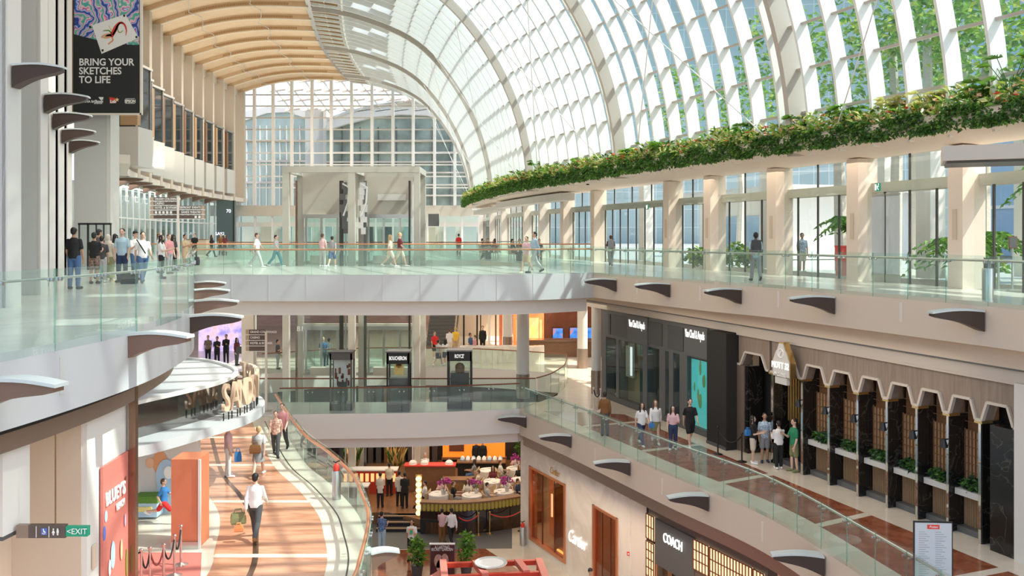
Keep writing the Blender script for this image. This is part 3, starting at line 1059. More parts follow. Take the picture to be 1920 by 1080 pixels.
ZL = 17.6
def ceil_pt(y, u, dz=0.0):
    """u 0 at the left wall, 1 at the spine"""
    xl, xr = at_y(FW, y) - 0.2, at_y(SP2, y)
    return Vector((xl + (xr - xl) * u, y, ZL + 1.7 * u + 1.0 * math.sin(u * math.pi) * (1 - 0.35 * u) + dz))
ys = [8 + k * (103.4 - 8) / 40 for k in range(41)]
mb = MB()
vs, fs = [], []
NU = 12
for y in ys:
    for k in range(NU + 1):
        vs.append(ceil_pt(y, k / NU))
for i in range(len(ys) - 1):
    for k in range(NU):
        fs.append((i * (NU + 1) + k, i * (NU + 1) + k + 1, (i + 1) * (NU + 1) + k + 1, (i + 1) * (NU + 1) + k))
n0 = len(vs)
vs += [v + Vector((0, 0, 0.3)) for v in vs]
fs += [tuple(n0 + q for q in f[::-1]) for f in fs]
mb.add(vs, fs)
ceil = struct(mb, 'ceiling', ['ceiling_wood'], 'pale wooden ceiling with curved ribs over the left half of the hall', 'ceiling')
PIERS = [57.0, 61.1, 65.2, 69.3, 73.4, 77.5, 81.6, 85.7, 89.8, 93.9, 98.0, 102.1]
for y in [48.8, 52.9] + PIERS:
    mb = MB()
    vs, fs = [], []
    for k in range(NU + 1):
        u = k / NU * 0.97
        for dz in (0.02, -0.34):
            q = ceil_pt(y, u, dz)
            vs += [q + Vector((0, -0.06, 0)), q + Vector((0, 0.06, 0))]
    for k in range(NU):
        o = k * 4
        for a, b in ((0, 1), (1, 3), (3, 2), (2, 0)):
            fs.append((o + a, o + b, o + 4 + b, o + 4 + a))
    mb.add(vs, fs)
    r = mb.build('ceiling_rib', 'ceiling_wood', ceil)
    mb = MB()
    mb.tube([ceil_pt(y, k / NU * 0.97, -0.38) for k in range(NU + 1)], 0.075, 6)
    mb.build('rib_edge', 'rib_edge', r)
    mb = MB()
    for k in range(70):
        q = ceil_pt(y, 0.24 + 0.62 * k / 70, -0.2)
        mb.box((q.x, q.y - 0.06, q.z), (0.07, 0.02, 0.2))
    mb.build('slot', 'slot_brown', r)
for u in (0.3, 0.66):
    mb = MB()
    mb.tube([ceil_pt(y, u + 0.03 * math.sin(y), -0.55) for y in range(48, 103, 2)], 0.03, 5)
    mb.build('ceiling_cable', 'grey_panel', ceil)

# ------------------------------------------------------------------ left wall: far part with piers, bays, boxes
mb = MB()
FWf = clip_y(FW, 46, 103.3)
mb.sweep(offset(FWf, 0.9), [(0, 5.0), (0.4, 5.0), (0.4, ZL + 0.3), (0, ZL + 0.3)])
wl = struct(mb, 'wall_left', ['warm_white'], 'tall pale left wall behind the piers', 'wall')
mb = MB()
mb.sweep(offset(FWf, -0.3), [(0, ZL - 0.5), (0.5, ZL - 0.5), (0.5, ZL + 0.2), (0, ZL + 0.2)])
struct(mb, 'trim_wall_head', ['beige'], 'beige beam at the head of the left wall', 'trim')
for i, y in enumerate(PIERS):
    if i == 0:
        continue
    x = at_y(FW, y)
    mb = MB()
    mb.box((x + 0.25, y, (5.2 + ZL) / 2), (1.5, 0.45, ZL - 5.2))
    struct(mb, 'wall_pier', ['beige'], 'tall beige pier of the left wall', 'wall')
ordn = ('nearest', 'second', 'third', 'fourth', 'fifth', 'sixth', 'seventh', 'eighth', 'ninth', 'tenth', 'eleventh')
for i in range(len(PIERS) - 1):
    y0, y1 = PIERS[i] + 0.7, PIERS[i + 1] - 1.1
    x = at_y(FW, (y0 + y1) / 2) + (0.9 if i == 0 else 0.35)
    if i < 10:
        bay = empty('bay_window', (x, (y0 + y1) / 2, 5.9), 0, 'dark glass bay over a grey box on the far left wall, %s from the banner' % ordn[i], 'bay window', 'bay windows of the left wall')
        mb = MB()
        mb.box((x, (y0 + y1) / 2, 7.2), (1.7, y1 - y0, 2.5))
        wb(mb, 'grey_box', 'grey_panel', bay)
        mb = MB()
        mb.box((x - 0.05, (y0 + y1) / 2, 10.4), (1.5, y1 - y0 - 0.2, 3.9))
        wb(mb, 'dark_glass', 'black_glass', bay)
        mb = MB()
        for yy in (y0 + 0.08, y1 - 0.08):
            mb.box((x + 0.72, yy, 10.4), (0.1, 0.1, 3.9))
        mb.box((x, (y0 + y1) / 2, 12.42), (1.75, y1 - y0, 0.16))
        wb(mb, 'window_frame', 'steel', bay)
        mb = MB()
        mb.box((x + 0.25, (y0 + y1) / 2 - 0.9, 10.4), (1.1, 0.5, 3.7))
        wb(mb, 'curtain', 'wood_brown' if i % 2 else 'gold_wood', bay)
# soffit and beam below the boxes
mb = MB()
mb.sweep(offset(FWf, -0.9), [(0, 5.25), (2.4, 5.25), (2.4, 5.7), (0, 5.7)])
struct(mb, 'trim_soffit', ['warm_white'], 'pale soffit under the grey boxes', 'trim')
# shop front glass of the upper storey, far left
shop = empty('window_3', (at_y(FW, 70), 70, 0), 0, 'tall glass shop front under the grey boxes at left', 'window', kind='structure')
FG = offset(clip_y(FW, 48, 103.2), 0.3)
mb = MB()
mb.sweep(FG, [(0, 0), (0.02, 0), (0.02, 5.25), (0, 5.25)])
wb(mb, 'shop_glass', 'shop_glass', shop)
Q = resample(FG, 2.05)
for i, p in enumerate(Q):
    mb = MB()
    mb.box((p.x, p.y, 2.62), (0.16, 0.1, 5.25))
    wb(mb, 'mullion', 'mullion_white', shop)
for z in (2.7,):
    mb = MB()
    mb.sweep(FG, [(-0.05, z), (0.06, z), (0.06, z + 0.1), (-0.05, z + 0.1)])
    wb(mb, 'transom', 'mullion_white', shop)
mb = MB()
mb.sweep(offset(FG, 3.2), [(0, 0), (0.3, 0), (0.3, 5.3), (0, 5.3)])
struct(mb, 'wall_shop', ['white_paint'], 'white back wall inside the glass shop front', 'wall')
for k, (px, py) in enumerate(((234, 371), (252, 373), (270, 376))):
    hit = on_curve(FG, px)
    p = hit[0]
    text('t', 0.95, 'plain_print', 'shop_letter', shop, (p.x + 0.12, p.y - 0.05, CZ + (HY - py) / F * p.y), (1, 0.0, 0), extrude=0.05)
area(-28.5, 70, 5.0, 2, 30, 500, (1, 0.95, 0.9), rot=(0, 0, R(14)))  # assumed lighting of the bright shop interior, lamp itself not modelled
# interior shelves seen through the glass
for i, y in enumerate((58, 62, 66, 70, 74, 78, 82, 86)):
    x = at_y(FG, y) - 2.2
    sh = empty('display_shelf', (x, y, 0), 0, 'pale display shelf inside the glass shop front, %s from the front corner' % ordn[i], 'shelf', 'shelves in the glass shop')
    mb = MB()
    mb.box((x - 0.3, y, 1.2), (0.1, 2.4, 2.4))
    wb(mb, 'back_panel', 'beige', sh)
    for z in (0.3, 0.9, 1.5, 2.1):
        mb = MB()
        mb.box((x, y, z), (0.5, 2.4, 0.06))
        wb(mb, 'shelf_board', 'tan', sh)

# far-left end: dark shop with white sign, beam
def flat_text(s, size, m, name, parent, px, py, y, dx=(1, 0, 0), **k):
    return text(s, size, m, name, parent, D(px, py, y), dx, **k)

# near grey piers on the left
FINS = [(-11.05, 20.0, .28), (-12.5, 24.2, .1), (-14.2, 28.0, .1), (-16.05, 32.3, .1), (-17.65, 36.2, .1)]
for i, (x, y, w) in enumerate(FINS):
    mb = MB()
    mb.box((x - 1.2, y, 9.2), (2.4, 0.28, 18.4))
    mb.cur = 1
    mb.box((x - 0.02, y + w / 2, 9.2), (0.12, 0.28 + w, 18.4))  # white edge paints in the sunlit side, grey the shaded front
    struct(mb, 'wall_fin', ['grey_panel', 'white_paint'], 'tall grey fin pier on the left', 'wall')
mb = MB()
x = -19.9
mb.box((x - 0.85, 45.2, 9.3), (1.62, 0.8, 18.6))
mb.cur = 1
mb.box((x + 0.05, 45.3, 9.3), (0.18, 1.0, 18.6))  # sunlit side face put into the colour as a white edge
struct(mb, 'column_grey', ['grey_panel', 'white_paint'], 'wide grey column behind the black banner', 'column')
mb = MB()
near = [Vector(p) for p in FW if p[1] < 50]
mb.sweep(offset(near, 2.6), [(0, 0), (0.3, 0), (0.3, 18.5), (0, 18.5)])
struct(mb, 'wall_left_near', ['grey_panel'], 'grey wall behind the fin piers', 'wall')
# dark tower shop front between the first two fins
mb = MB(); mb.box((-14.5, 26.6, 2.0), (1.6, 0.3, 4.0))
tower = tag(mb.build('chevron_tower', 'black'), 'black shop panel with faint chevrons between the first two grey fins', 'panel')
for z in (0.7, 1.6, 2.5, 3.4):
    mb = MB()
    mb.bar((-14.2, 26.43, z), (-13.95, 26.43, z + 0.1), 0.02, 0.02)
    mb.bar((-13.95, 26.43, z + 0.1), (-13.7, 26.43, z), 0.02, 0.02)
    mb.build('chevron_line', 'charcoal_panel', tower)
mb = MB(); mb.box((-14.5, 26.8, 9.0), (1.8, 0.2, 6.4))
struct(mb, 'wall_pale', ['white_paint'], 'white wall panel above the black shop panel', 'wall')
mb = MB(); mb.lathe([(0.0, 0), (0.9, 0.03), (1.1, 0.25), (1.0, 0.5), (0, 0.52)], (-14.7, 25.6, 5.4), 24)
o = mb.build('ceiling_disc', 'tan', None, True)
tag(o, 'round brown soffit disc between the first two grey fins', 'ceiling disc')
def plate(mb, pix, y, th):
    """outline given at distance y facing the viewer, with real thickness behind it"""
    P = [D(px, py, y) for px, py in pix]
    n = len(P)
    vs = P + [p + Vector((0, th, 0)) for p in P]
    fs = [tuple(range(n)), tuple(range(2 * n - 1, n - 1, -1))]
    for i in range(n):
        j = (i + 1) % n
        fs.append((i, n + i, n + j, j))
    mb.add(vs, fs)

RNG = random.Random(7)
def leaf(mb, p, L, w, rng, droop=0.3, up=0.0, d=None):
    if d is None:
        a = rng.uniform(0, 2 * math.pi)
        d = Vector((math.cos(a), math.sin(a), rng.uniform(-0.6, 0.8) + up)).normalized()
    s = d.cross(Vector((rng.uniform(-1, 1), rng.uniform(-1, 1), rng.uniform(0.2, 1)))).normalized()
    n = s.cross(d)
    m1 = p + d * L * 0.45 + n * L * 0.1
    tip = p + d * L - n * L * droop
    mb.add([p, m1 - s * w, tip, m1 + s * w], [(0, 1, 2), (0, 2, 3)])

def leaf_cloud(mb, c, r, n, L, rng, mats=(0, 1, 2), shell=0.5):
    c = Vector(c)
    for _ in range(n):
        while True:
            q = Vector((rng.uniform(-1, 1), rng.uniform(-1, 1), rng.uniform(-1, 1)))
            if shell < q.length < 1:
                break
        mb.cur = rng.choice(mats)
        leaf(mb, c + Vector((q.x * r[0], q.y * r[1], q.z * r[2])), L * rng.uniform(0.6, 1.3), L * rng.uniform(0.22, 0.4), rng)

# ------------------------------------------------------------------ right glass wall of the upper floor
COLPX = [905, 926, 948, 991, 1021, 1064, 1122, 1262, 1340, 1462, 1616, 1812, 2120]
colp = []
for px in COLPX:
    p, t = on_curve(WR1, px)
    colp.append((p, t))
for i, (p, t) in enumerate(colp):
    rz = math.atan2(t.y, t.x)
    mb = MB()
    mb.box((0, 0, 2.12), (0.62 if i > 4 else 0.45, 0.8, 4.24))
    c = mb.build('column', 'soffit_peach' if i > 4 else 'warm_white')
    c.location = (p.x, p.y, 0)
    c.rotation_euler = (0, 0, rz)
    tag(c, 'peach painted column of the right glass wall', 'column', kind='structure')
    mb = MB()
    mb.box((0.0, 0.42, 1.9), (0.16, 0.03, 0.9))
    if i > 5:
        mb.build('vent_plate', 'tan', c)
for i in range(len(colp) - 1):
    (a, ta), (b, tb) = colp[i], colp[i + 1]
    d = (b - a).normalized()
    n = Vector((-d.y, d.x))
    L = (b - a).length
    wn_ = empty('window_%d' % (i + 10), (*((a + b) / 2), 0), 0, 'tall glass bay with thin dark mullions between peach columns', 'window', kind='structure')
    mb = MB()
    mb.bar((*a, 2.1), (*b, 2.1), 0.02, 4.24)
    wb(mb, 'glass', 'wall_glass', wn_)
    nm = max(2, round(L / 1.15))
    for k in range(1, nm):
        q = a + d * (L * k / nm)
        mb = MB()
        mb.box((q.x, q.y, 1.52), (0.06, 0.06, 3.05), math.atan2(d.y, d.x))
        wb(mb, 'mullion', 'mullion_dark', wn_)
    for k in range(1, max(2, nm // 2)):
        q = a + d * (L * k / max(2, nm // 2))
        mb = MB()
        mb.box((q.x, q.y, 3.8), (0.05, 0.06, 0.86), math.atan2(d.y, d.x))
        wb(mb, 'mullion', 'mullion_dark', wn_)
    mb = MB()
    e = n * 0.42
    mb.bar((*(a + e + d * 0.2), 3.22), (*(b + e - d * 0.12), 3.22), 0.5, 0.34)
    h = wb(mb, 'header_beam', 'beige' if i > 4 else 'warm_white', wn_)
    for f in (0.3, 0.75):
        q = a + d * L * f + n * 0.69
        mb = MB()
        mb.tube([(*q, 3.28), (*(q + n * 0.08), 3.22)], 0.035, 8)
        wb(mb, 'spotlight', 'steel_dark', h)
# green running-man exit signs on two headers
def exit_sign(px, py, label):
    p, t = on_curve(offset(WR1, 0.65), px)
    rz = math.atan2(-t.y, -t.x)
    root = empty('exit_sign', (p.x, p.y, CZ + (HY - py) / F * p.y), math.atan2(t.y, t.x) , label, 'sign', 'green exit signs')
    mb = MB(); mb.box((0, 0, 0), (0.26, 0.03, 0.26)); mb.build('sign_box', 'exit_green', root)
    mb = MB()
    mb.cur = 0
    mb.box((0.09, 0.017, 0), (0.07, 0.008, 0.2))
    mb.bar((-0.05, 0.02, 0.06), (0.0, 0.02, -0.02), 0.03, 0.008)
    mb.bar((0.0, 0.02, -0.02), (-0.06, 0.02, -0.09), 0.025, 0.008)
    mb.bar((-0.08, 0.02, 0.02), (0.04, 0.02, 0.03), 0.02, 0.008)
    mb.ball((-0.055, 0.02, 0.095), (0.022, 0.006, 0.022), 8, 6)
    mb.build('running_figure', 'sign_white', root)
exit_sign(1214, 388, 'green exit sign on the header beam left of the middle of the right glass wall')
exit_sign(1646, 351, 'green exit sign on the header beam over the tall glass doors')

# tall glass double door
p0, t0 = on_curve(offset(WR1, 0.06), 1634)
p1, _ = on_curve(offset(WR1, 0.06), 1688)
door = empty('door_1', (*((p0 + p1) / 2), 0), 0, 'tall pale glass double door with steel pulls in the right glass wall', 'door', kind='structure')
for a, b in ((p0, (p0 + p1) / 2), ((p0 + p1) / 2, p1)):
    d = (b - a).normalized()
    mb = MB(); mb.bar((*(a + d * 0.03), 1.5), (*(b - d * 0.03), 1.5), 0.03, 2.9)
    lf = wb(mb, 'door_leaf', 'frost', door)
    mb = MB()
    mb.bar((*(a + d * 0.03), 0.14), (*(b - d * 0.03), 0.14), 0.06, 0.28)
    mb.bar((*(a + d * 0.03), 2.95), (*(b - d * 0.03), 2.95), 0.06, 0.08)
    wb(mb, 'door_rail', 'steel', lf)
    q = (b if a is p0 else a) - d * (0.12 if a is p0 else -0.12) + Vector((-d.y, d.x)) * 0.06
    mb = MB(); mb.tube([(*q, 0.5), (*q, 2.6)], 0.025, 8)
    wb(mb, 'pull_handle', 'steel', lf)

# black head rail track and canopy box at the near right
mb = MB()
a, b = Vector((10.9, 22.6)), Vector((15.6, 20.2))
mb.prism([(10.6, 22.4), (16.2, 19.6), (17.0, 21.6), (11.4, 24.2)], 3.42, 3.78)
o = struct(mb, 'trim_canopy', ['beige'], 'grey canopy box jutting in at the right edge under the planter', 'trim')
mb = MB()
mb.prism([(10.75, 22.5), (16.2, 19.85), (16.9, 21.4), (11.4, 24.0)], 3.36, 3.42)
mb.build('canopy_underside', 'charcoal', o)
for k, px in enumerate((948, 1000, 1040)):
    p, t = on_curve(offset(WR1, 1.6), px)
mb = MB()
pp = [on_curve(offset(WR1, 1.5), px)[0] for px in (930, 960, 1000, 1052)]
mb.sweep(pp, [(0, 3.75), (0.9, 3.75), (0.9, 4.2), (0, 4.2)])
struct(mb, 'trim_canopy_far', ['white_paint'], 'pale canopy band under the far end of the planter', 'trim')
mb = MB()
pp = [on_curve(offset(WR1, 1.3), px)[0] for px in (888, 905, 928)]
mb.sweep(pp, [(0, 3.6), (0.9, 3.6), (0.9, 4.0), (0, 4.0)])
struct(mb, 'trim_canopy_end', ['white_paint'], 'pale canopy band at the far tip of the planter', 'trim')

# ------------------------------------------------------------------ planter ledge over the glass wall
ST = [p for p in LIP if 9 <= p.y <= 94]
mb = MB()
vs, fs = [], []
PN = 9
NL = normals(ST)
tipc = Vector((-3.4, 92.0))
for p, nn in zip(ST, NL):
    w = at_y(WR1, min(p.y, 103)) + 0.3
    x0 = p.x
    y = p.y
    for q in ((x0, 4.98), (x0 - 0.12, 4.8), (x0 - 0.05, 4.62), (x0 + 0.3, 4.47), (x0 + (w - x0) * 0.45, 4.32), (w, 4.24), (w, 4.9), (x0 + 0.9, 5.0), (x0 + 0.2, 5.05)):
        vs.append((q[0], y, q[1]))
for i in range(len(ST) - 1):
    for k in range(PN):
        fs.append((i * PN + k, i * PN + (k + 1) % PN, (i + 1) * PN + (k + 1) % PN, (i + 1) * PN + k))
fs.append(tuple(range(PN)))
fs.append(tuple((len(ST) - 1) * PN + k for k in range(PN - 1, -1, -1)))
mb.add(vs, fs)
ledge = struct(mb, 'trim_planter', ['soffit_peach'], 'peach curved planter ledge overhanging the right glass wall', 'trim', smooth=True)
mb = MB()
mb.lathe([(0.0, 4.3), (0.5, 4.35), (0.75, 4.6), (0.82, 4.85), (0.7, 5.0), (0, 5.0)], (-4.1, 94.0, 0), 18)
mb.build('planter_tip', 'soffit_peach', ledge, True)
for px, py in ((1102, 346), (1163, 346), (1236, 319), (1416, 317), (1742, 279)):
    q = G(px, py, 4.36) if py < HY else None
    if q is not None and 10 < q.y < 90:
        mb = MB(); mb.lathe([(0, -0.03), (0.07, -0.03), (0.09, 0.0), (0.09, 0.05), (0, 0.05)], q, 12)
        o = mb.build('ceiling_spotlight', 'black'); tag(o, 'small black downlight in the peach soffit, %s' % {1102: 'farthest one', 1163: 'second farthest', 1236: 'third, over the exit-signed doors', 1416: 'fourth', 1742: 'nearest, over the tall glass doors'}[px], 'light', 'downlights of the peach soffit')

mb = MB()
for a, b, na in zip(ST, ST[1:], NL):
    if a.y < 17:
        continue
    seg = (b - a).length
    nr = Vector((na[0], na[1]))
    far = min(1.0, 32.0 / a.y)
    for _ in range(int(seg * 560 * (0.4 + 0.6 * far))):
        p = a.lerp(b, RNG.random())
        r = RNG.random()
        bump = 0.5 + 0.5 * math.sin(p.y * 1.7) * math.sin(p.y * 0.63 + 1)
        size = 0.17 / (0.5 + 0.5 * far)
        if r < 0.6:       # trailing skirt over the lip
            q = Vector((p.x + nr.x * RNG.uniform(0.06, 0.26), p.y, 5.14 - 0.66 * RNG.random() ** (1.0 + 0.8 * math.sin(p.y * 3.1))))
            mb.cur = RNG.choice((1, 1, 4, 4, 0))
            leaf(mb, q, size * RNG.uniform(0.55, 1.0), size * 0.27, RNG, 0.3, -0.5)
        else:
            dd = RNG.uniform(-0.15, 1.2)
            h = RNG.random() ** 1.6
            q = Vector((p.x - nr.x * dd, p.y - nr.y * dd, 4.98 + h * (0.35 + 0.5 * bump) * (1 - 0.25 * abs(dd - 0.3))))
            mb.cur = RNG.choice((0, 0, 1, 2, 2, 2, 3, 3, 4))
            leaf(mb, q, size * RNG.uniform(0.8, 2.0), size * RNG.uniform(0.15, 0.42), RNG, 0.25, 0.5)
fol = tag(mb.build('foliage', ['leaf_a', 'leaf_b', 'leaf_c', 'leaf_pale', 'leaf_deep'], None, False, False), 'dense mixed greenery trailing over the long planter ledge', 'greenery', kind='stuff')
mb = MB()
for a in ST:
    if a.y < 18:
        continue
    for _ in range(6):
        dd = RNG.uniform(-0.25, 0.3)
        mb.cur = RNG.choice((0, 1, 1))
        c = Vector((a.x + dd, a.y + RNG.uniform(-0.4, 0.4), 5.0 + RNG.uniform(0, 0.5)))
        for k in range(5):
            leaf(mb, c, 0.11, 0.035, RNG, 0.1, 0.5)
wbf = mb.build('flowers', ['flower_red', 'flower_peach'], None, False, False)
wbf.parent = fol
tag(wbf, 'small red and peach flowers', kind='stuff')
# single taller broad leaved plants standing in the planter
nat = 0
where = {1012: 'with two upright fronds near the far end', 1090: 'left of the first soffit light', 1180: 'above the second peach column', 1240: 'above the third peach column', 1400: 'dark and bushy, in front of the thick main rib', 1500: 'spreading, right of the thick main rib',
         1590: 'low and pale green', 1680: 'silvery, right of the low pale one', 1740: 'silvery and fan shaped', 1832: 'tall, near the right edge', 1895: 'largest, cut close to the right edge', 960: 'small, near the planter tip', 905: 'smallest, on the planter tip'}
for px, w in where.items():
    p, t = on_curve(offset(ST, -0.45), px)
    root = empty('leafy_plant', (p.x, p.y, 5.0), 0, 'taller broad-leaved plant in the planter, ' + w, 'plant', 'taller plants in the planter')
    mb = MB()
    hgt = 0.75 if px not in (1012, 1895) else 1.2
    st = MB()
    for k in range(16):
        an = RNG.uniform(0, 6.28)
        l = hgt * RNG.uniform(0.5, 1.0)
        tip = Vector((math.cos(an) * 0.45 * l, math.sin(an) * 0.45 * l, l))
        st.tube([(0, 0, 0), (tip.x * 0.4, tip.y * 0.4, l * 0.6), tuple(tip)], 0.012, 4)
        mb.cur = 1 if px in (1680, 1740) else 0
        for j in range(7):
            a2 = an - 1.2 + 2.4 * j / 6
            leaf(mb, tip, 0.34, 0.055, RNG, 0.35, 0, Vector((math.cos(a2), math.sin(a2), 0.25)))
    mb.build('leaves', ['leaf_a', 'leaf_pale'], root, False, False)
    st.build('stem', 'leaf_b', root)

# ------------------------------------------------------------------ end wall
YE = 103.0
def zroof(x):
    pts = []
    for k in range(NU + 1):
        q = ceil_pt(YE, k / NU)
        pts.append((q.x, q.z))
    for d, z in PRF[::-1]:
        q = vault_pt(NS, d, z)
        pts.append((q.x, q.z))
    pts.sort()
    for a, b in zip(pts, pts[1:]):
        if a[0] <= x <= b[0]:
            return a[1] + (b[1] - a[1]) * (x - a[0]) / max(1e-6, b[0] - a[0])
    return 4.4
endw = empty('window_2', (-17.5, YE, 4.9), 0, 'great arched end window with white mullions', 'window', kind='structure')
X0, X1 = -31.1, -4.0
mb = MB()
xs = [X0 + (X1 - X0) * k / 60 for k in range(61)]
vs = [(x, YE + 0.1, 4.9) for x in xs] + [(x, YE + 0.1, max(5.0, zroof(x))) for x in xs]
mb.add(vs, [(i, i + 1, 62 + i, 61 + i) for i in range(60)])
wb(mb, 'arch_glass', 'wall_glass', endw)
for px in (449, 478, 513, 548, 586, 622, 660, 698, 737, 775, 815, 853):
    x = (px - CX) / F * YE
    zt = zroof(x)
    mb = MB()
    mb.box((x, YE - 0.15, (4.9 + zt) / 2), (0.30, 0.5, zt - 4.9))
    wb(mb, 'mullion', 'mullion_white', endw)
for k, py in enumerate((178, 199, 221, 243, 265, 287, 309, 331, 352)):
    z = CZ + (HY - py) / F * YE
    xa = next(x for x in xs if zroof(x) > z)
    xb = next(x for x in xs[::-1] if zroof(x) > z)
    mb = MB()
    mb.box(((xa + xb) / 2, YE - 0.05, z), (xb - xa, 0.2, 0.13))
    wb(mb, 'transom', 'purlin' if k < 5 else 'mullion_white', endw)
mb = MB()
mb.box(((X0 - 3 + 2) / 2, YE, 4.3), (X1 - X0 + 9, 0.7, 1.2))
struct(mb, 'wall_back', ['beige'], 'beige beam across the foot of the end window', 'wall')
# ground floor shop line below the end window: glass, frames and doors
endb = empty('window_4', (-15, YE, 0), 0, 'row of pale glass doors and frames below the end window', 'window', kind='structure')
mb = MB()
mb.box((-14, YE + 0.2, 1.85), (36, 0.03, 3.7))
wb(mb, 'glass', 'shop_glass', endb)
for k in range(19):
    x = -31 + k * 1.95
    mb = MB()
    mb.box((x, YE, 1.85), (0.22, 0.25, 3.7))
    wb(mb, 'mullion', 'mullion_white', endb)
mb = MB()
mb.box((-14, YE, 2.75), (36, 0.22, 0.5))
wb(mb, 'transom', 'white_paint', endb)
mb = MB()
mb.box((-14, YE + 5, 2.0), (36, 0.3, 4.0))
struct(mb, 'wall_beyond', ['warm_white'], 'pale wall seen through the far doors', 'wall')
rr = random.Random(3)
for k in range(12):
    mb = MB()
    x = -29 + k * 2.4
    hh = rr.uniform(2.4, 3.1)
    mb.box((x, YE + 4.6, hh / 2), (rr.uniform(1.0, 1.7), 0.3, hh))
    o = mb.build('shop_window', rr.choice(['charcoal_panel', 'steel_dark', 'tan', 'grey_panel', 'wall_tint']))
    tag(o, 'dim shop window beyond the far doors, %s from the left' % ('first', 'second', 'third', 'fourth', 'fifth', 'sixth', 'seventh', 'eighth', 'ninth', 'tenth', 'eleventh', 'twelfth')[k], 'shop window', 'dim shop windows beyond the far doors')

# ------------------------------------------------------------------ beyond the end window
mb = MB(); mb.box((20, 160, -0.3), (260, 113, 0.4))
struct(mb, 'ground_outside', ['pale_stone'], 'pale paving outside beyond the end window', 'ground')
mb = MB(); mb.prism([(4, 104), (3, 95), (2, 80), (6, 65), (9, 54), (13, 41), (16, 31), (17.5, 27), (19, 22), (22, 11), (90, 5), (90, 104)], -0.4, -0.05)
struct(mb, 'ground_promenade', ['pale_stone'], 'pale paved promenade outside the right glass wall', 'ground')
bl = empty('pale_building', (*D(520, 383, 122).xy, 0), 0, 'pale glass building with a round top behind the left of the end window', 'building')
mb = MB(); plate(mb, [(430, 466), (430, 235), (470, 222), (500, 212), (540, 210), (575, 222), (590, 228), (590, 466)], 122, 6); wb(mb, 'glass_wall', 'green_glass', bl)
mb = MB(); plate(mb, [(430, 235), (430, 215), (500, 200), (560, 205), (592, 214), (592, 230), (575, 222), (540, 210), (500, 212), (470, 222)], 121.6, 6); wb(mb, 'roof_band', 'white_paint', bl)
for k in range(13):
    px = 436 + k * 12.5
    mb = MB(); plate(mb, [(px, 466), (px, 235), (px + 2, 235), (px + 2, 466)], 121.8, 0.3); wb(mb, 'mullion', 'white_paint', bl)
for py in (262, 300, 340):
    mb = MB(); plate(mb, [(430, py), (590, py), (590, py + 4), (430, py + 4)], 121.75, 0.3); wb(mb, 'floor_band', 'purlin', bl)
bt = empty('stair_tower', (*D(597, 383, 118).xy, 0), 0, 'grey slab tower outside between the two glass buildings', 'building')
mb = MB(); plate(mb, [(572, 466), (572, 205), (606, 205), (606, 466)], 118, 3); wb(mb, 'wall', 'grey_panel', bt)
mb = MB(); plate(mb, [(606, 466), (606, 205), (612, 205), (612, 466)], 117.9, 3); wb(mb, 'edge', 'white_paint', bt)
ba = empty('arched_building', (*D(740, 383, 116).xy, 0), 0, 'green glass building with a broad white arched roof behind the end window', 'building')
arc_o = [(612, 226), (650, 212), (700, 200), (750, 193), (800, 192), (850, 204), (900, 232), (930, 260)]
arc_i = [(612, 244), (650, 232), (700, 219), (750, 214), (800, 216), (850, 232), (900, 266), (930, 300)]
mb = MB(); plate(mb, arc_o + arc_i[::-1], 116, 5); wb(mb, 'roof_band', 'white_paint', ba)
mb = MB(); plate(mb, [(612, 466), *arc_i, (930, 466)], 117, 4); wb(mb, 'glass_wall', 'green_glass_dark', ba)
mb = MB(); plate(mb, [(612, 222), (650, 208), (700, 196), (750, 189), (800, 188), (850, 200), (900, 228), (900, 232), (850, 204), (800, 192), (750, 193), (700, 200), (650, 212), (612, 226)], 115.6, 6); wb(mb, 'roof_edge', 'grey_panel', ba)
for px in range(640, 910, 34):
    mb = MB(); plate(mb, [(px, 466), (px, 238), (px + 1.5, 238), (px + 1.5, 466)], 116.6, 0.3); wb(mb, 'mullion', 'charcoal_panel', ba)
for py in (262, 284, 302, 322, 345, 365):
    mb = MB(); plate(mb, [(612, py), (930, py), (930, py + 3), (612, py + 3)], 116.5, 0.3); wb(mb, 'floor_band', 'purlin', ba)
cn = empty('lattice_canopy', (*D(640, 150, 112).xy, 16), 0, 'white lattice canopy of tilted panels outside the top of the end window', 'canopy')
mb = MB()
for r in range(6):
    for k in range(11):
        c = D(478 + k * 34 + r * 14, 112 + r * 18, 110 + r * 1.2)
        if c.z > 14.5 or True:
            mb.hexa([c + Vector(v) for v in ((-0.95, 0, -0.5), (0.95, 0, -0.25), (0.95, 1.3, 0.5), (-0.95, 1.3, 0.25), (-0.95, 0, -0.42), (0.95, 0, -0.17), (0.95, 1.3, 0.58), (-0.95, 1.3, 0.33))])
wb(mb, 'panel', 'tan', cn)
for k in range(11):
    mb = MB(); mb.bar(D(466 + k * 34, 104, 110.5), D(466 + k * 34 + 86, 214, 116.5), 0.14); wb(mb, 'beam', 'white_paint', cn)
def tree(x, y, z0, ht, cr, label, n=420, L=0.7, group=None, tr=0.25):
    root = empty('tree', (x, y, z0), 0, label, 'tree', group)
    rng = random.Random(int(x * 31 + y * 17))
    mb = MB(); mb.tube([(0, 0, 0), (rng.uniform(-.2, .2), 0, ht * 0.5), (rng.uniform(-.3, .3), 0.1, ht)], [tr, tr * 0.85, tr * 0.55], 8); mb.build('trunk', 'trunk', root, True)
    mb = MB()
    leaf_cloud(mb, (0, 0, ht + cr[2] * 0.2), cr, n, L, rng, (0, 1, 2, 0), 0.2)
    mb.build('crown', ['leaf_a', 'leaf_b', 'leaf_c'], root, False, False)
tree(-12.2, 140, 0, 17.5, (8, 3, 3.2), 'green tree crown above the arched roof outside', 900, 1.0)

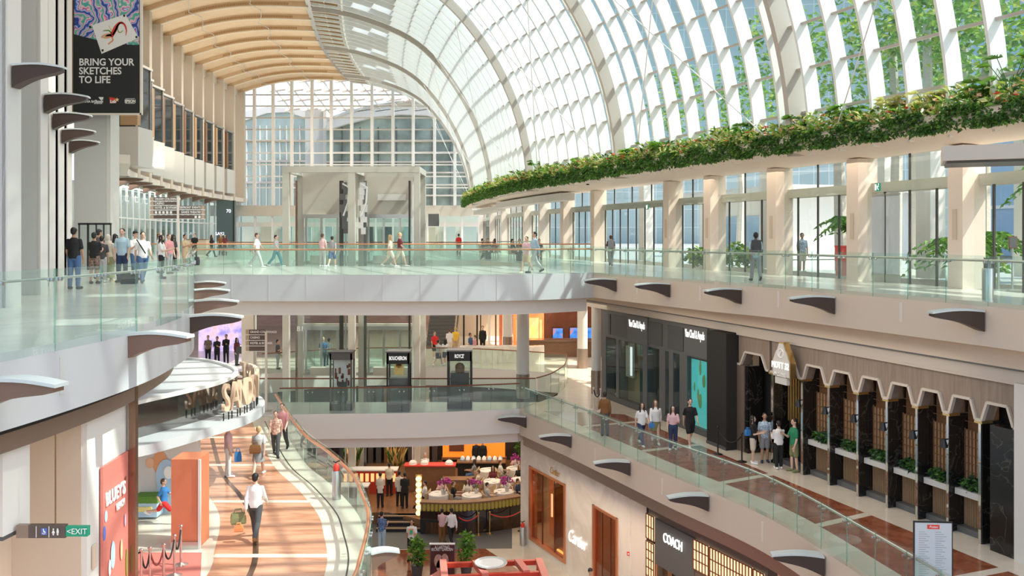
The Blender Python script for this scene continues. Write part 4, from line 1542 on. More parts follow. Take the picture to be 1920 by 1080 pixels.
# ------------------------------------------------------------------ outside the right glass wall
ww = [('tall pale trunked tree outside the right glass wall, ' + s) for s in ('behind the tall glass doors', 'right of the tall glass doors', 'nearest the right edge', 'behind the red counter', 'left of the red counter', 'behind the man with the backpack', 'left of the exit-signed doors',
      'seen over the third planter plant', 'above the planter at right', 'far, beside the exit-signed doors', 'far beyond the middle bays', 'behind the main rib')]
tp = [(18.6, 36, 0), (18.0, 31.5, 0), (20.5, 28, 0), (16.6, 36.0, 0), (16.4, 39, 0), (15.2, 42, 0), (13.5, 46, 0), (19.5, 44, 0), (23, 33, 0), (11.0, 60, 0), (14, 56, 0), (20, 40, 0)]
for (x, y, z), w in zip(tp, ww):
    tree(x, y, -0.05, RNG.uniform(8.5, 11), (2.2, 2.2, 2.8), w, 560, 0.36, 'trees outside the right glass wall', RNG.uniform(0.22, 0.34))
def palm(x, y, z0, ht, label, n=16, L=2.4):
    root = empty('palm', (x, y, z0), 0, label, 'palm', 'palms outside the glass wall')
    rng = random.Random(int(x * 13 + y))
    mb = MB(); mb.tube([(0, 0, 0), (0.05, 0, ht)], [0.16, 0.11], 8); mb.build('trunk', 'trunk', root, True)
    mb = MB()
    for k in range(n):
        a = 6.283 * k / n + rng.uniform(-.2, .2)
        el = rng.uniform(0.3, 1.2)
        d = Vector((math.cos(a), math.sin(a), 0))
        prev = None
        for j in range(12):
            u = j / 11
            p = Vector((0, 0, ht)) + d * L * u * math.cos(el * 0.6) + Vector((0, 0, L * (u * math.sin(el) - 0.75 * u * u)))
            s = Vector((-d.y, d.x, 0))
            mb.cur = rng.choice((0, 1, 1))
            for sg in (-1, 1):
                leaf(mb, p, 0.6 * (1 - 0.5 * u), 0.05, rng, 0.3, 0, (s * sg + d * 0.5 - Vector((0, 0, 0.3))).normalized())
    mb.build('fronds', ['leaf_a', 'leaf_b'], root, False, False)
palm(15.7, 30.9, -0.05, 1.2, 'bushy feathery palm outside the glass right of the tall doors', 20, 2.2)
palm(19.0, 31.0, -0.05, 3.6, 'slender palm outside above the header near the right edge', 14, 2.0)
palm(13.6, 36, -0.05, 2.0, 'palm outside the glass behind the man with the backpack', 12, 1.6)
for k, (x, y, s) in enumerate(((11.0, 45.5, 0.9), (12.0, 45.0, 0.8), (9.6, 47, 0.7), (16.8, 32.5, 0.8), (18.8, 28.9, 0.8), (19.0, 26.3, 0.8))):
    root = empty('shrub', (x, y, -0.05), 0, 'low leafy shrub outside the glass, ' + ('right one by the exit-signed doors', 'middle one by the exit-signed doors', 'left one by the exit-signed doors', 'left of the feathery palm', 'below the slender palm', 'at the right edge')[k], 'shrub', 'shrubs outside the glass')
    mb = MB(); leaf_cloud(mb, (0, 0, s * 0.7), (s, s, s * 0.7), 220, 0.3, RNG, (0, 1, 2), 0.2); mb.build('leaves', ['leaf_a', 'leaf_b', 'leaf_c'], root, False, False)
    mb = MB(); mb.tube([(0, 0, 0), (0, 0, s)], 0.05, 6); mb.build('stem', 'trunk', root)
# white outer columns and a low white portal outside
for k, (x, y, w, h) in enumerate(((17.0, 27.6, 0.9, 5), (15.4, 33.5, 0.7, 5.0), (12.4, 43.4, 0.7, 5.0), (9.4, 53, 0.7, 5), (19.6, 23.6, 1.0, 5), (8.4, 57, 0.7, 5), (14.4, 38.0, 0.5, 6), (16.6, 40.5, 0.6, 6), (13.6, 48.5, 0.6, 6), (19.5, 34.5, 0.6, 6), (21.5, 26.5, 0.7, 6))):
    mb = MB(); mb.box((x, y, h / 2), (w, w, h), 0.35)
    struct(mb, 'column_outside', ['white_paint'], 'white outer column beyond the glass wall', 'column')
# a blue glass tower in the distance
bw = empty('blue_tower', (48, 60, 0), 0, 'distant blue glass tower seen through the vault', 'building')
mb = MB(); mb.box((48, 62, 11), (16, 26, 22), 0.3); wb(mb, 'glass_wall', 'tower_blue', bw)
mb = MB()
for k in range(9):
    mb.box((48, 62, 2.2 * k + 1.5), (16.3, 26.3, 0.25), 0.3)
wb(mb, 'floor_band', 'white_paint', bw)
for nm_, (x, y), (sx, sy, h), rz in (('broad teal glass hotel tower far beyond the vault', (62, 172), (120, 14, 62), -0.25), ('long teal glass hotel tower along the promenade at right', (100, 70), (14, 130, 34), 0.12)):
    bt_ = empty('hotel_tower', (x, y, -0.4), rz, nm_, 'building')
    mb = MB(); mb.box((0, 0, h / 2), (sx, sy, h)); mb.build('glass_wall', 'tower_teal', bt_)
    mb = MB(); mb.box((0, 0, h + 0.6), (sx + 1, sy + 1, 1.2)); mb.build('roof_edge', 'white_paint', bt_)
pv = empty('pale_pavilion', (22, 66, 0), 0, 'pale low pavilion across the promenade', 'building')
mb = MB(); mb.box((21, 66, 2.2), (10, 12, 4.4), 0.3); wb(mb, 'wall', 'white_paint', pv)
mb = MB(); mb.box((21, 66, 4.6), (12, 14, 0.4), 0.3); wb(mb, 'roof', 'grey_panel', pv)
mb = MB(); mb.box((16.4, 64.5, 1.6), (0.5, 8, 2.6), 0.3); wb(mb, 'window', 'tower_blue', pv)
# ------------------------------------------------------------------ facade helpers
F1 = spline(FACE1, 0.3)
def fac(mb, path, px0, px1, z0, z1, d0=-0.02, d1=0.1):
    """upright panel between two lines of sight on a plan curve; d grows into the shop"""
    a, b = on_curve(path, px0)[0], on_curve(path, px1)[0]
    t = (b - a).normalized()
    n = Vector((-t.y, t.x))
    P = [a + n * d0, b + n * d0, b + n * d1, a + n * d1]
    mb.hexa([(*p, z0) for p in P] + [(*p, z1) for p in P])
    return (a + b) / 2, t, n
def fz(path, px, py):
    p = on_curve(path, px)[0]
    return CZ + (HY - py) / F * p.y
def facade(path, px, name, label, cat, **k):
    p, t = on_curve(path, px)
    return empty(name, (p.x, p.y, k.pop('z', B1)), 0, label, cat, **k)
def fpart(root, name, m, path, *a, **k):
    mb = MB(); fac(mb, path, *a, **k)
    return wb(mb, name, m, root)
def ftext(s, size, m, name, parent, path, px, py, d=-0.05, **k):
    p, t = on_curve(path, px)
    n = Vector((-t.y, t.x))
    q = p + n * d
    return text(s, size, m, name, parent, (q.x, q.y, CZ + (HY - py) / F * q.y), (t.x, t.y, 0), **k)

# ------------------------------------------------------------------ charcoal jewellery shop front, middle floor right
vca = empty('wall_right', (*on_curve(F1, 1240)[0], B1), 0, 'charcoal shop front with tall display windows on the middle floor', 'wall', kind='structure')
fpart(vca, 'fascia_panel', 'charcoal_panel', F1, 1128, 1346, -3.25, -1.95, 0.0, 0.3)
for a, b in ((1140, 1146), (1146, 1178), (1215, 1243), (1252, 1283), (1329, 1341)):
    fpart(vca, 'raised_panel', 'charcoal', F1, a + 1, b - 1, -3.1, -2.15, -0.035, 0.0)
for a, b, z0, z1 in ((1178, 1216, -3.2, -2.0), (1285, 1329, -3.2, -2.0)):
    fpart(vca, 'sign_panel', 'charcoal_panel', F1, a, b, z0, z1, -0.06, 0.0)
for a, b in ((1128, 1136), (1236, 1247), (1205, 1213), (1155, 1160), (1254, 1262), (1274, 1288), (1331, 1346)):
    fpart(vca, 'pier', 'charcoal_panel', F1, a, b, B1, -3.25, 0.0, 0.5)
fpart(vca, 'plinth', 'charcoal', F1, 1128, 1346, B1, B1 + 0.25, -0.03, 0.3)
ftext('Van Cleef & Arpels', 0.46, 'sign_white', 'sign_lettering', vca, F1, 1197, 609, -0.09, squash=0.42)
ftext('Van Cleef & Arpels', 0.46, 'sign_white', 'sign_lettering', vca, F1, 1306, 628, -0.09, squash=0.40)
fpart(vca, 'interior', 'black', F1, 1130, 1344, B1, -3.2, 1.4, 1.6)
for k, (a, b, m) in enumerate(((1137, 1141, 'black'), (1142, 1150, 'steel_dark'), (1151, 1154, 'gold_wood'), (1161, 1183, 'gold_wood'), (1183, 1203, 'charcoal'), (1213, 1222, 'steel_dark'), (1222, 1236, 'charcoal'), (1247, 1254, 'black'), (1263, 1274, 'black'))):
    fpart(vca, 'window_back', m, F1, a, b, B1 + 0.25, -3.3, 0.45, 0.5)
for a, b in ((1164, 1182), (1228, 1247)):
    fpart(vca, 'display_panel', 'tan', F1, a + 2, b - 3, B1 + 1.3, -3.5, 0.2, 0.3)
    fpart(vca, 'display_frame', 'sign_white', F1, b - 6, b - 4, B1 + 1.4, B1 + 2.7, 0.15, 0.2)
tw = fpart(vca, 'display_window', 'teal_window', F1, 1290, 1332, B1 + 0.25, -3.35, 0.16, 0.2)
for px, py, s in ((1313, 690, 0.10), (1320, 715, 0.16), (1309, 740, 0.08), (1313, 752, 0.18), (1302, 725, 0.06)):
    q, t = on_curve(offset(F1, 0.12), px)
    mb = MB(); mb.ball((*q, CZ + (HY - py) / F * q.y), (s * 0.45, 0.04, s * 1.6 if s > 0.1 else s * 3), 10, 8)
    wb(mb, 'jewel_ornament', 'leaf_pale', tw, True)
fpart(vca, 'shop_glass', 'shop_glass', F1, 1131, 1345, B1 + 0.25, -3.25, 0.02, 0.035)
# black screen panel between the two shop fronts
blk = empty('panel_screen', (*on_curve(F1, 1363)[0], B1), 0, 'tall plain black panel between the charcoal and the wooden shop fronts', 'panel')
mb = MB(); fac(mb, F1, 1347, 1384, B1, -1.98, -0.5, 0.3); wb(mb, 'panel_body', 'black_matte', blk)
mb = MB(); fac(mb, F1, 1347, 1384, B1, B1 + 0.12, -0.53, -0.5); wb(mb, 'panel_skirt', 'charcoal', blk)

# ------------------------------------------------------------------ wooden restaurant front with hexagonal arches
mott = empty('wall_right_arcade', (*on_curve(F1, 1650)[0], B1), 0, 'wooden restaurant front with chamfered arches and dark marble piers', 'wall', kind='structure')
PILL = [1447, 1503, 1553, 1607, 1662, 1718, 1776, 1836, 1908]       # left edges of the mirrored strips
ZF, ZA, ZB = -1.95, -2.62, -3.10                                      # head, arch flat, arch foot
fpart(mott, 'cornice', 'beige', F1, 1385, 1911, -2.02, -1.9, -0.1, 0.1)
for i, (a, b) in enumerate(((1385, 1443), *zip(PILL[:-1], PILL[1:]))):
    A, B = on_curve(F1, a)[0], on_curve(F1, b)[0]
    t = (B - A).normalized(); n = Vector((-t.y, t.x)); L = (B - A).length
    mb = MB()
    prof = [(0, ZF), (L, ZF), (L, ZB), (L * 0.93, ZB), (L * 0.78, ZA), (L * 0.25, ZA), (L * 0.10, ZB), (0, ZB)]
    ring = []
    for d in (0.0, 0.35):
        ring.append([(*(A + t * s + n * d), z) for s, z in prof])
    m8 = len(prof)
    mb.add(ring[0] + ring[1], [tuple(range(m8)), tuple(range(2 * m8 - 1, m8 - 1, -1))] + [(k, m8 + k, m8 + (k + 1) % m8, (k + 1) % m8) for k in range(m8)])
    w = wb(mb, 'arch_panel', 'shop_wood', mott)
    # raised moulding around the arch
    mb = MB()
    pts = [(0, ZB), (L * 0.10, ZB), (L * 0.25, ZA), (L * 0.78, ZA), (L * 0.93, ZB), (L, ZB)]
    for (s0, z0), (s1, z1) in zip(pts, pts[1:]):
        mb.bar((*(A + t * s0 - n * 0.02), z0 + 0.03), (*(A + t * s1 - n * 0.02), z1 + 0.03), 0.10, 0.07)
    wb(mb, 'arch_moulding', 'beige', mott)
    if i == 1:
        # entrance bay: gilded slat screen and dark void
        mb = MB()
        for k in range(9):
            s = L * (0.2 + 0.7 * k / 8)
            q = A + t * s + n * 0.45
            mb.box((*q, (B1 - 3.35) / 2 + 0.8), (0.05, 0.05, 2.3 - 0.8))
        wb(mb, 'gold_slat_screen', 'gold', mott)
    # pilaster: narrow mirrored front, deep dark marble return towards the recess
    if i == 0:
        fpart(mott, 'marble_pier', 'dark_marble', F1, 1398, 1403, B1, -3.1, -0.02, 0.6)
    else:
        mb = MB()
        P = [A + n * 0.0, A + t * L * 0.085 + n * 0.0, A + t * L * 0.085 + n * 0.62, A + n * 0.62]
        mb.prism([(p.x, p.y) for p in P], B1, -3.12)
        wb(mb, 'marble_pier', 'dark_marble', mott)
        mb = MB()
        q0, q1 = A + t * L * 0.06 + n * 0.25, B + n * 0.25
        mb.hexa([(*(p_ + n * dd), z) for z in (B1, B1 + 0.16) for p_, dd in ((q0, 0), (q1, 0), (q1, 0.3), (q0, 0.3))])
        wb(mb, 'plinth', 'charcoal_panel', mott)
    if 2 <= i <= 7:
        # lattice window, its sill planter and slatted panel below
        c0, c1 = L * 0.10, L * 0.98
        for nm, mt, z0, z1, d in (('recess_back', 'wood_brown', B1, -2.7, 0.60), ('lattice_board', 'gold_wood', B1 + 1.3, -3.55, 0.52)):
            mb = MB()
            q0, q1 = A + t * c0, A + t * L
            mb.hexa([(*(p + n * dd), z) for z in (z0, z1) for p, dd in ((q0, d), (q1, d), (q1, d + 0.06), (q0, d + 0.06))])
            o = wb(mb, nm, mt, mott)
        mb = MB()
        for k in range(9):
            q = A + t * (c0 + (c1 - c0) * k / 8) + n * 0.50
            mb.box((*q, (B1 + 1.3 - 3.5) / 2), (0.03, 0.03, -3.5 - B1 - 1.3))
        for k in range(9):
            z = B1 + 1.35 + k * 0.22
            mb.bar((*(A + t * c0 + n * 0.5), z), (*(A + t * c1 + n * 0.5), z), 0.02, 0.02)
        wb(mb, 'lattice', 'wood_brown', mott)
        mb = MB()
        for k in range(14):
            q = A + t * (c0 + (c1 - c0) * k / 13) + n * 0.5
            mb.box((*q, B1 + 0.55), (0.04, 0.04, 0.9))
        wb(mb, 'slatted_panel', 'gold_wood', mott)
        mb = MB()
        q0, q1 = A + t * c0, A + t * L
        mb.hexa([(*(p + n * dd), z) for z in (B1 + 1.0, B1 + 1.16) for p, dd in ((q0, 0.15), (q1, 0.15), (q1, 0.62), (q0, 0.62))])
        wb(mb, 'stone_sill', 'grey_panel', mott)
        ordq = {2: 'farthest, nearest the entrance', 3: 'second from the entrance', 4: 'third from the entrance', 5: 'fourth from the entrance', 6: 'fifth from the entrance', 7: 'nearest, at the right'}[i]
        c = (q0 + q1) / 2 + n * 0.38
        pl = empty('sill_plant', (c.x, c.y, B1 + 1.16), math.atan2(t.y, t.x), 'dark green plants along a stone sill of the wooden restaurant front, ' + ordq, 'plant', 'sill plants of the restaurant front')
        mb = MB(); leaf_cloud(mb, (0, 0, 0.14), (L * 0.42, 0.2, 0.17), 260, 0.15, RNG, (0, 1), 0.0); mb.build('leaves', ['leaf_dark', 'leaf_b'], pl, False, False)
        # lamp on the mirrored strip
        q = A - n * 0.17 + t * 0.05
        lp = empty('wall_lamp', (q.x, q.y, B1 + 2.35), 0, 'small black shaded wall lamp on a mirrored pier, ' + ordq, 'wall lamp', 'wall lamps of the restaurant front')
        mb = MB(); mb.lathe([(0.05, 0.1), (0.11, -0.12), (0.10, -0.12), (0.04, 0.09)], (0, 0, 0), 12); mb.build('shade', 'black', lp, True)
        mb = MB(); mb.ball((0, 0, -0.06), 0.05, 8, 6); mb.build('bulb', 'amber_glow', lp)
        mb = MB(); mb.bar((0, 0, 0.08), tuple(Vector((n.x, n.y, 0)) * 0.15 + Vector((0, 0, 0.08))), 0.03); mb.build('arm', 'black', lp)
    if i >= 1:
        mb = MB()
        P = [A - n * 0.03, A + t * L * 0.07 - n * 0.03, A + t * L * 0.07 + n * 0.4, A + n * 0.4]
        mb.prism([(p.x, p.y) for p in P], B1, -3.12)
        wb(mb, 'mirror_strip', 'mirror', mott)
        mb = MB(); mb.prism([(p.x, p.y) for p in (A - t * 0.1 - n * 0.06, A + t * (L * 0.07 + 0.06) - n * 0.06, A + t * (L * 0.07 + 0.06) + n * 0.3, A - t * 0.1 + n * 0.3)], -3.16, -3.08)
        wb(mb, 'capital', 'gold', mott)
fpart(mott, 'back_wall', 'black_matte', F1, 1386, 1911, B1, -2.2, 0.85, 1.0)
mb = MB(); fac(mb, F1, 1865, 1912, B1, -3.1, -0.15, 0.4); wb(mb, 'marble_end', 'dark_marble', mott)
fpart(mott, 'mirror_panel', 'mirror_bronze', F1, 1384, 1397, B1, -3.1, -0.05, 0.3)
# right end wall, pale, with red fire call points
mb = MB(); fac(mb, F1, 1913, 2100, B1, -1.95, -0.2, 0.3)
struct(mb, 'wall_end', ['white_paint'], 'pale wall end at the right edge of the middle floor', 'wall')
# hanging plaque
pq = facade(offset(F1, -0.5), 1465, 'plaque_sign', 'grey and gold shaped plaque sign with number hung over the restaurant entrance', 'sign', z=-2.9)
p, t = on_curve(offset(F1, -0.5), 1465); n = Vector((-t.y, t.x))
sh = [(-0.46, -0.42), (0.46, -0.42), (0.46, 0.1), (0.3, 0.42), (0.22, 0.5), (0.12, 0.72), (-0.12, 0.72), (-0.22, 0.5), (-0.3, 0.42), (-0.46, 0.1)]
zc = CZ + (HY - 683) / F * p.y
def plaque(d0, d1, sc, name, m, sh=sh):
    mb = MB()
    fr = [(*(p + t * (x * sc) + n * d0), zc + z * sc) for x, z in sh]
    bk = [(*(p + t * (x * sc) + n * d1), zc + z * sc) for x, z in sh]
    k8 = len(sh)
    mb.add(fr + bk, [tuple(range(k8)), tuple(range(2 * k8 - 1, k8 - 1, -1))] + [(k, k8 + k, k8 + (k + 1) % k8, (k + 1) % k8) for k in range(k8)])
    return wb(mb, name, m, pq)
plaque(0.0, 0.22, 1.0, 'plaque_body', 'gold')
plaque(-0.02, 0.0, 0.93, 'plaque_face', 'grey_panel')
plaque(-0.02, 0.1, 0.5, 'lower_tablet', 'grey_panel', [(-0.62, -1.3), (0.62, -1.3), (0.62, -0.86), (-0.62, -0.86)])
ftext('MOTT 32', 0.30, 'sign_white', 'plaque_lettering', pq, offset(F1, -0.5), 1464, 686, -0.03, squash=0.75)
ftext('卅二公館', 0.16, 'plain_print', 'tablet_lettering', pq, offset(F1, -0.5), 1464, 703, -0.04)
mb = MB()
for k in range(20):
    a0, a1 = 6.283 * k / 20, 6.283 * (k + 1) / 20
    mb.bar((*(p + t * 0.14 * math.cos(a0) - n * 0.03), zc + 0.36 + 0.14 * math.sin(a0)), (*(p + t * 0.14 * math.cos(a1) - n * 0.03), zc + 0.36 + 0.14 * math.sin(a1)), 0.025, 0.025)
mb.bar((*(p + t * 0.06 - n * 0.03), zc + 0.44), (*(p - t * 0.06 - n * 0.03), zc + 0.28), 0.05, 0.02)
wb(mb, 'emblem', 'plain_print', pq)

# ------------------------------------------------------------------ round columns on the middle floor
def round_col(px, base_py, r, label, z=B1, ztop=-1.06, skirt=1.15):
    q = G(px, base_py, z)
    mb = MB(); mb.lathe([(r, z), (r, ztop)], (q.x, q.y, 0), 20)
    o = struct(mb, 'column_round', ['white_paint'], label, 'column', smooth=True)
    mb = MB(); mb.lathe([(r + 0.02, z), (r + 0.02, z + skirt)], (q.x, q.y, 0), 20)
    mb.build('metal_skirt', 'mirror_bronze', o, True)
round_col(980.5, 746, 0.30, 'round pale column with a bronze skirt at the end of the middle bridge')
round_col(1118, 738, 0.24, 'round pale column with a bronze skirt by the charcoal shop front')
round_col(1092, 690, 0.30, 'round pale column in front of the dark wood wall')
round_col(952, 664, 0.30, 'round pale column beside the orange picture', )
mb = MB(); q = G(467, 715, B1); mb.box((q.x, q.y, (B1 - 1.06) / 2), (0.62, 0.62, -1.06 - B1))
struct(mb, 'column_square', ['beige'], 'square beige column left of the lifts', 'column')

# ------------------------------------------------------------------ twin glass lift tower
YL = 48.0
lift = empty('lift_tower', (*D(660, 440, YL).xy, B2), 0, 'beige steel twin lift tower with grey head panels rising through all floors', 'lift')
zt = D(0, 312, YL).z
def lx(px): return (px - CX) / F * YL
for px, w, nm in ((537, 0.34, 'column'), (660, 0.36, 'column'), (782, 0.30, 'column')):
    for dy in (0, 3.2):
        mb = MB(); mb.box((lx(px), YL + dy, (zt + B2) / 2), (w, 0.34, zt - B2)); wb(mb, 'steel_column', 'lift_paint', lift)
for dy in (0, 3.2):
    mb = MB(); mb.box((lx(660), YL + dy, zt - 0.16), (lx(787) - lx(532), 0.36, 0.32)); wb(mb, 'head_beam', 'lift_paint', lift)
for px in (537, 660, 782):
    mb = MB(); mb.box((lx(px), YL + 1.6, zt - 0.16), (0.3, 3.0, 0.32)); wb(mb, 'side_beam', 'lift_paint', lift)
for a, b in ((543, 654), (667, 777)):
    mb = MB(); mb.box(((lx(a) + lx(b)) / 2, YL + 3.0, zt - 1.42), (lx(b) - lx(a), 0.06, 2.2)); wb(mb, 'head_panel', 'lift_panel', lift)
    for z in (3.0 - 0.35, 0.02, B1 + 2.75, B1 + 0.02):
        mb = MB(); mb.box(((lx(a) + lx(b)) / 2, YL + 2.9, z), (lx(b) - lx(a), 0.2, 0.16)); wb(mb, 'cross_beam', 'lift_paint', lift)
    for z in (0, B1):
        c = (lx(a) + lx(b)) / 2
        for x in (-1.3, -0.45, 0.45, 1.2):
            mb = MB(); mb.box((c + x, YL + 2.7, z + 1.35), (0.11, 0.11, 2.5)); wb(mb, 'door_post', 'steel', lift)
        mb = MB(); mb.box((c, YL + 2.72, z + 1.3), (2.6, 0.03, 2.4)); wb(mb, 'door_glass', 'shop_glass', lift)
        mb = MB(); mb.box((c, YL + 2.6, z + 0.22), (2.0, 0.5, 0.45)); wb(mb, 'sill_box', 'lift_panel', lift)
        mb = MB(); mb.box((c, YL + 2.6, z + 2.62), (2.9, 0.3, 0.22)); wb(mb, 'door_track', 'steel', lift)
for px, m, w in ((552, 'bronze', 0.09), (637, 'mullion_dark', 0.2), (682, 'steel_dark', 0.14), (766, 'mullion_dark', 0.1), (772, 'mullion_white', 0.06), (645, 'steel', 0.06)):
    mb = MB(); mb.box((lx(px), YL + 0.5, (D(0, 338, YL).z + B2) / 2), (w, 0.16, D(0, 338, YL).z - B2)); wb(mb, 'guide_rail', m, lift)
for px in (643, 677):
    mb = MB()
    rr = random.Random(px)
    for k in range(9):
        mb.box((lx(px) + rr.uniform(-.12, .12), YL + 0.35, 4.2 - k * 0.3), (rr.uniform(.2, .34), rr.uniform(.1, .3), rr.uniform(.28, .42)))
    wb(mb, 'pulley_gear', 'mullion_white' if px == 677 else 'steel_dark', lift)
    mb = MB()
    mb.tube([(lx(px) - 0.05, YL + 0.2, 4.3), (lx(px) + 0.3, YL + 0.1, 4.1), (lx(px) + 0.25, YL + 0.1, 3.3), (lx(px), YL + 0.15, 2.6)], 0.05, 6)
    wb(mb, 'cable_loop', 'rib_white', lift)
mb = MB(); mb.box((lx(722), YL + 2.7, D(0, 366, YL).z), (lx(745) - lx(690), 0.25, 0.34)); wb(mb, 'duct_box', 'white_paint', lift)
flat_text('B1', 0.36, 'plain_print', 'floor_number', lift, 563, 617, YL + 0.1, bold=0.006)
for a, b in ((545, 652), (669, 775)):
    mb = MB(); mb.box(((lx(a) + lx(b)) / 2, YL + 0.1, -0.9 + (zt) * 0 - 2.3), (lx(b) - lx(a), 0.03, 5.6)); wb(mb, 'shaft_glass', 'wall_glass', lift)

# ------------------------------------------------------------------ display cases on the middle bridge
def showcase(px0, px1, top, bot, label, frame, head, txt=None, tm='sign_white', inner=None):
    q = G((px0 + px1) / 2, bot, B1)
    s = F / q.y
    w, h = (px1 - px0) / s, (bot - top) / s
    root = empty('showcase', (q.x, q.y + w / 2, B1), 0, label, 'display case', 'display cases on the middle bridge')
    d = w * 0.8
    for x in (-1, 1):
        for y in (-1, 1):
            mb = MB(); mb.box((x * (w / 2 - 0.035), y * (d / 2 - 0.035), h / 2), (0.07, 0.07, h)); mb.build('post', frame, root)
    mb = MB(); mb.box((0, 0, h - head / 2), (w, d, head)); hd = mb.build('header', frame, root)
    mb = MB(); mb.box((0, 0, h + 0.03), (w + 0.06, d + 0.06, 0.06)); mb.build('cap', 'steel_dark' if frame == 'black' else 'charcoal', root)
    mb = MB(); mb.box((0, 0, 0.15), (w, d, 0.3)); mb.build('base', frame, root)
    for y in (-1, 1):
        mb = MB(); mb.box((0, y * (d / 2 - 0.01), h / 2), (w - 0.14, 0.012, h - head - 0.3)); mb.build('glass', 'wall_glass', root)
    if txt:
        text(txt, 0.24, tm, 'lettering', hd, (q.x, q.y + w / 2 - d / 2 - 0.01, B1 + h - head / 2), (1, 0, 0), squash=0.52)
    if inner == 'pedestal':
        mb = MB(); mb.box((0, 0, 0.95), (w * 0.75, d * 0.7, 1.3)); mb.build('pedestal', 'charcoal', root)
        mb = MB(); mb.ball((0, 0, 1.82), (0.22, 0.16, 0.2), 12, 8); mb.box((0, 0, 1.68), (0.4, 0.3, 0.18)); mb.build('bag_display', 'wood_brown', root)
    elif inner == 'poster':
        mb = MB(); mb.box((0, 0.1, h * 0.62), (w * 0.8, 0.05, h * 0.5)); pp = mb.build('poster', 'plain_print', root)
        mb = MB()
        rr = random.Random(4)
        for k in range(14):
            mb.box((rr.uniform(-.35, .35) * w, 0.06, h * rr.uniform(0.42, 0.82)), (rr.uniform(.04, .12), 0.02, rr.uniform(.1, .3)))
        mb.build('poster_print', 'copper_dark', pp)
        mb = MB(); mb.box((0, 0, h * 0.3), (w * 0.36, d * 0.3, 0.9)); mb.build('mannequin', 'charcoal', root)
    else:
        mb = MB(); mb.box((0, 0, 0.85), (w * 0.8, d * 0.6, 1.2)); mb.build('pedestal', 'charcoal_panel', root)
        mb = MB(); mb.box((0, 0.0, 1.95), (w * 0.42, 0.12, 0.75)); mb.lathe([(0.1, 0), (0.16, 0.1), (0.02, 0.2)], (0, -0.05, 1.9), 10); mb.build('jewel_stand', 'gold', root)
    return root
showcase(617, 659, 663, 771, 'display case with a printed back, nearest the lift and left of the black cases', 'steel_dark', 0.3, None, 'sign_white', 'poster')
showcase(724, 767, 662, 773, 'black display case with white lettering, middle one on the bridge', 'black', 0.5, 'BOUCHERON')
showcase(838, 884, 660, 768, 'black open-sided display case with a small brown bag on a black plinth', 'black', 0.42, "ROYCE'", 'sign_white', 'pedestal')

# ------------------------------------------------------------------ far part of the middle floor: wood wall, picture, screens, escalator
mb = MB(); mb.box((12, 66, (B1 - 1.06) / 2), (22, 0.4, 5.14)); struct(mb, 'wall_wood', ['copper_wall'], 'dark reddish wood wall at the back of the middle floor', 'wall')
mb = MB(); mb.box((-19, 78, (B1 - 1.06) / 2), (44, 0.4, 5.14)); struct(mb, 'wall_back_middle', ['pink_brick'], 'pinkish panelled wall at the back of the middle floor', 'wall')
pic = empty('lit_picture', (*D(992, 662, 60).xy, D(0, 668, 60).z), 0, 'large glowing orange picture wall between the round columns', 'picture')
def pbox(mb, px0, px1, py0, py1, y, th=0.1):
    a, b = D(px0, py0, y), D(px1, py1, y)
    mb.box(((a.x + b.x) / 2, y + th / 2, (a.z + b.z) / 2), (b.x - a.x, th, a.z - b.z))
mb = MB(); pbox(mb, 962, 1020, 584, 668, 60, 0.3); pn = wb(mb, 'picture_panel', 'orange_lit', pic)
mb = MB()
for (x0, x1, y0, y1) in ((968, 976, 600, 640), (992, 1010, 596, 655), (996, 1004, 612, 630), (1012, 1016, 600, 660), (980, 986, 610, 662)):
    pbox(mb, x0, x1, y0, y1, 59.95, 0.04)
wb(mb, 'picture_shape', 'amber_soft', pn)
for k, (a, b, c, d) in enumerate(((1036, 1056, 615, 638), (1068, 1090, 614, 637), (1098, 1110, 614, 637))):
    sc = empty('wall_screen', (*D((a + b) / 2, d, 65.7).xy, D(0, d, 65.7).z), 0, 'blue screen on the dark wood wall, %s' % ('left one', 'middle one', 'right one beside the column')[k], 'screen', 'screens on the wood wall')
    mb = MB(); pbox(mb, a, b, c, d, 65.65, 0.12); wb(mb, 'frame', 'black', sc)
    mb = MB(); pbox(mb, a + .7, b - .7, c + .7, d - .7, 65.6, 0.05); wb(mb, 'display', 'blue_screen', sc)
bar = empty('bar_counter', (*D(1060, 690, 57).xy, B1), 0, 'long dark counter in front of the wood wall', 'counter')
mb = MB(); mb.box((4.2, 58.5, B1 + 0.5), (7.5, 0.9, 1.0)); wb(mb, 'counter_body', 'wood_brown', bar)
mb = MB(); mb.box((4.2, 58.4, B1 + 1.05), (7.8, 1.1, 0.1)); wb(mb, 'counter_top', 'bronze', bar)
wv = empty('white_bench', (*D(935, 690, 56).xy, B1), 0, 'white wavy fronted bench beyond the middle bridge', 'bench')
mb = MB()
for k in range(16):
    x = -3.0 + k * 0.32
    mb.box((x, 55.6 + 0.15 * math.sin(k * 0.9), B1 + 0.5), (0.33, 0.7, 1.0))
wb(mb, 'bench_body', 'white_marble', wv)
esc = empty('escalator', (*D(815, 690, 62).xy, B1), 0, 'escalator rising behind the lifts with people on it', 'escalator')
mb = MB()
x0, x1 = D(792, 0, 66).x, D(850, 0, 66).x
for k in range(22):
    mb.box(((x0 + x1) / 2 + 0.4, 62.5 + k * 0.36, B1 + 0.1 + k * 0.22), (x1 - x0 - 0.4, 0.38, 0.24 + 0.0))
wb(mb, 'step', 'steel_dark', esc)
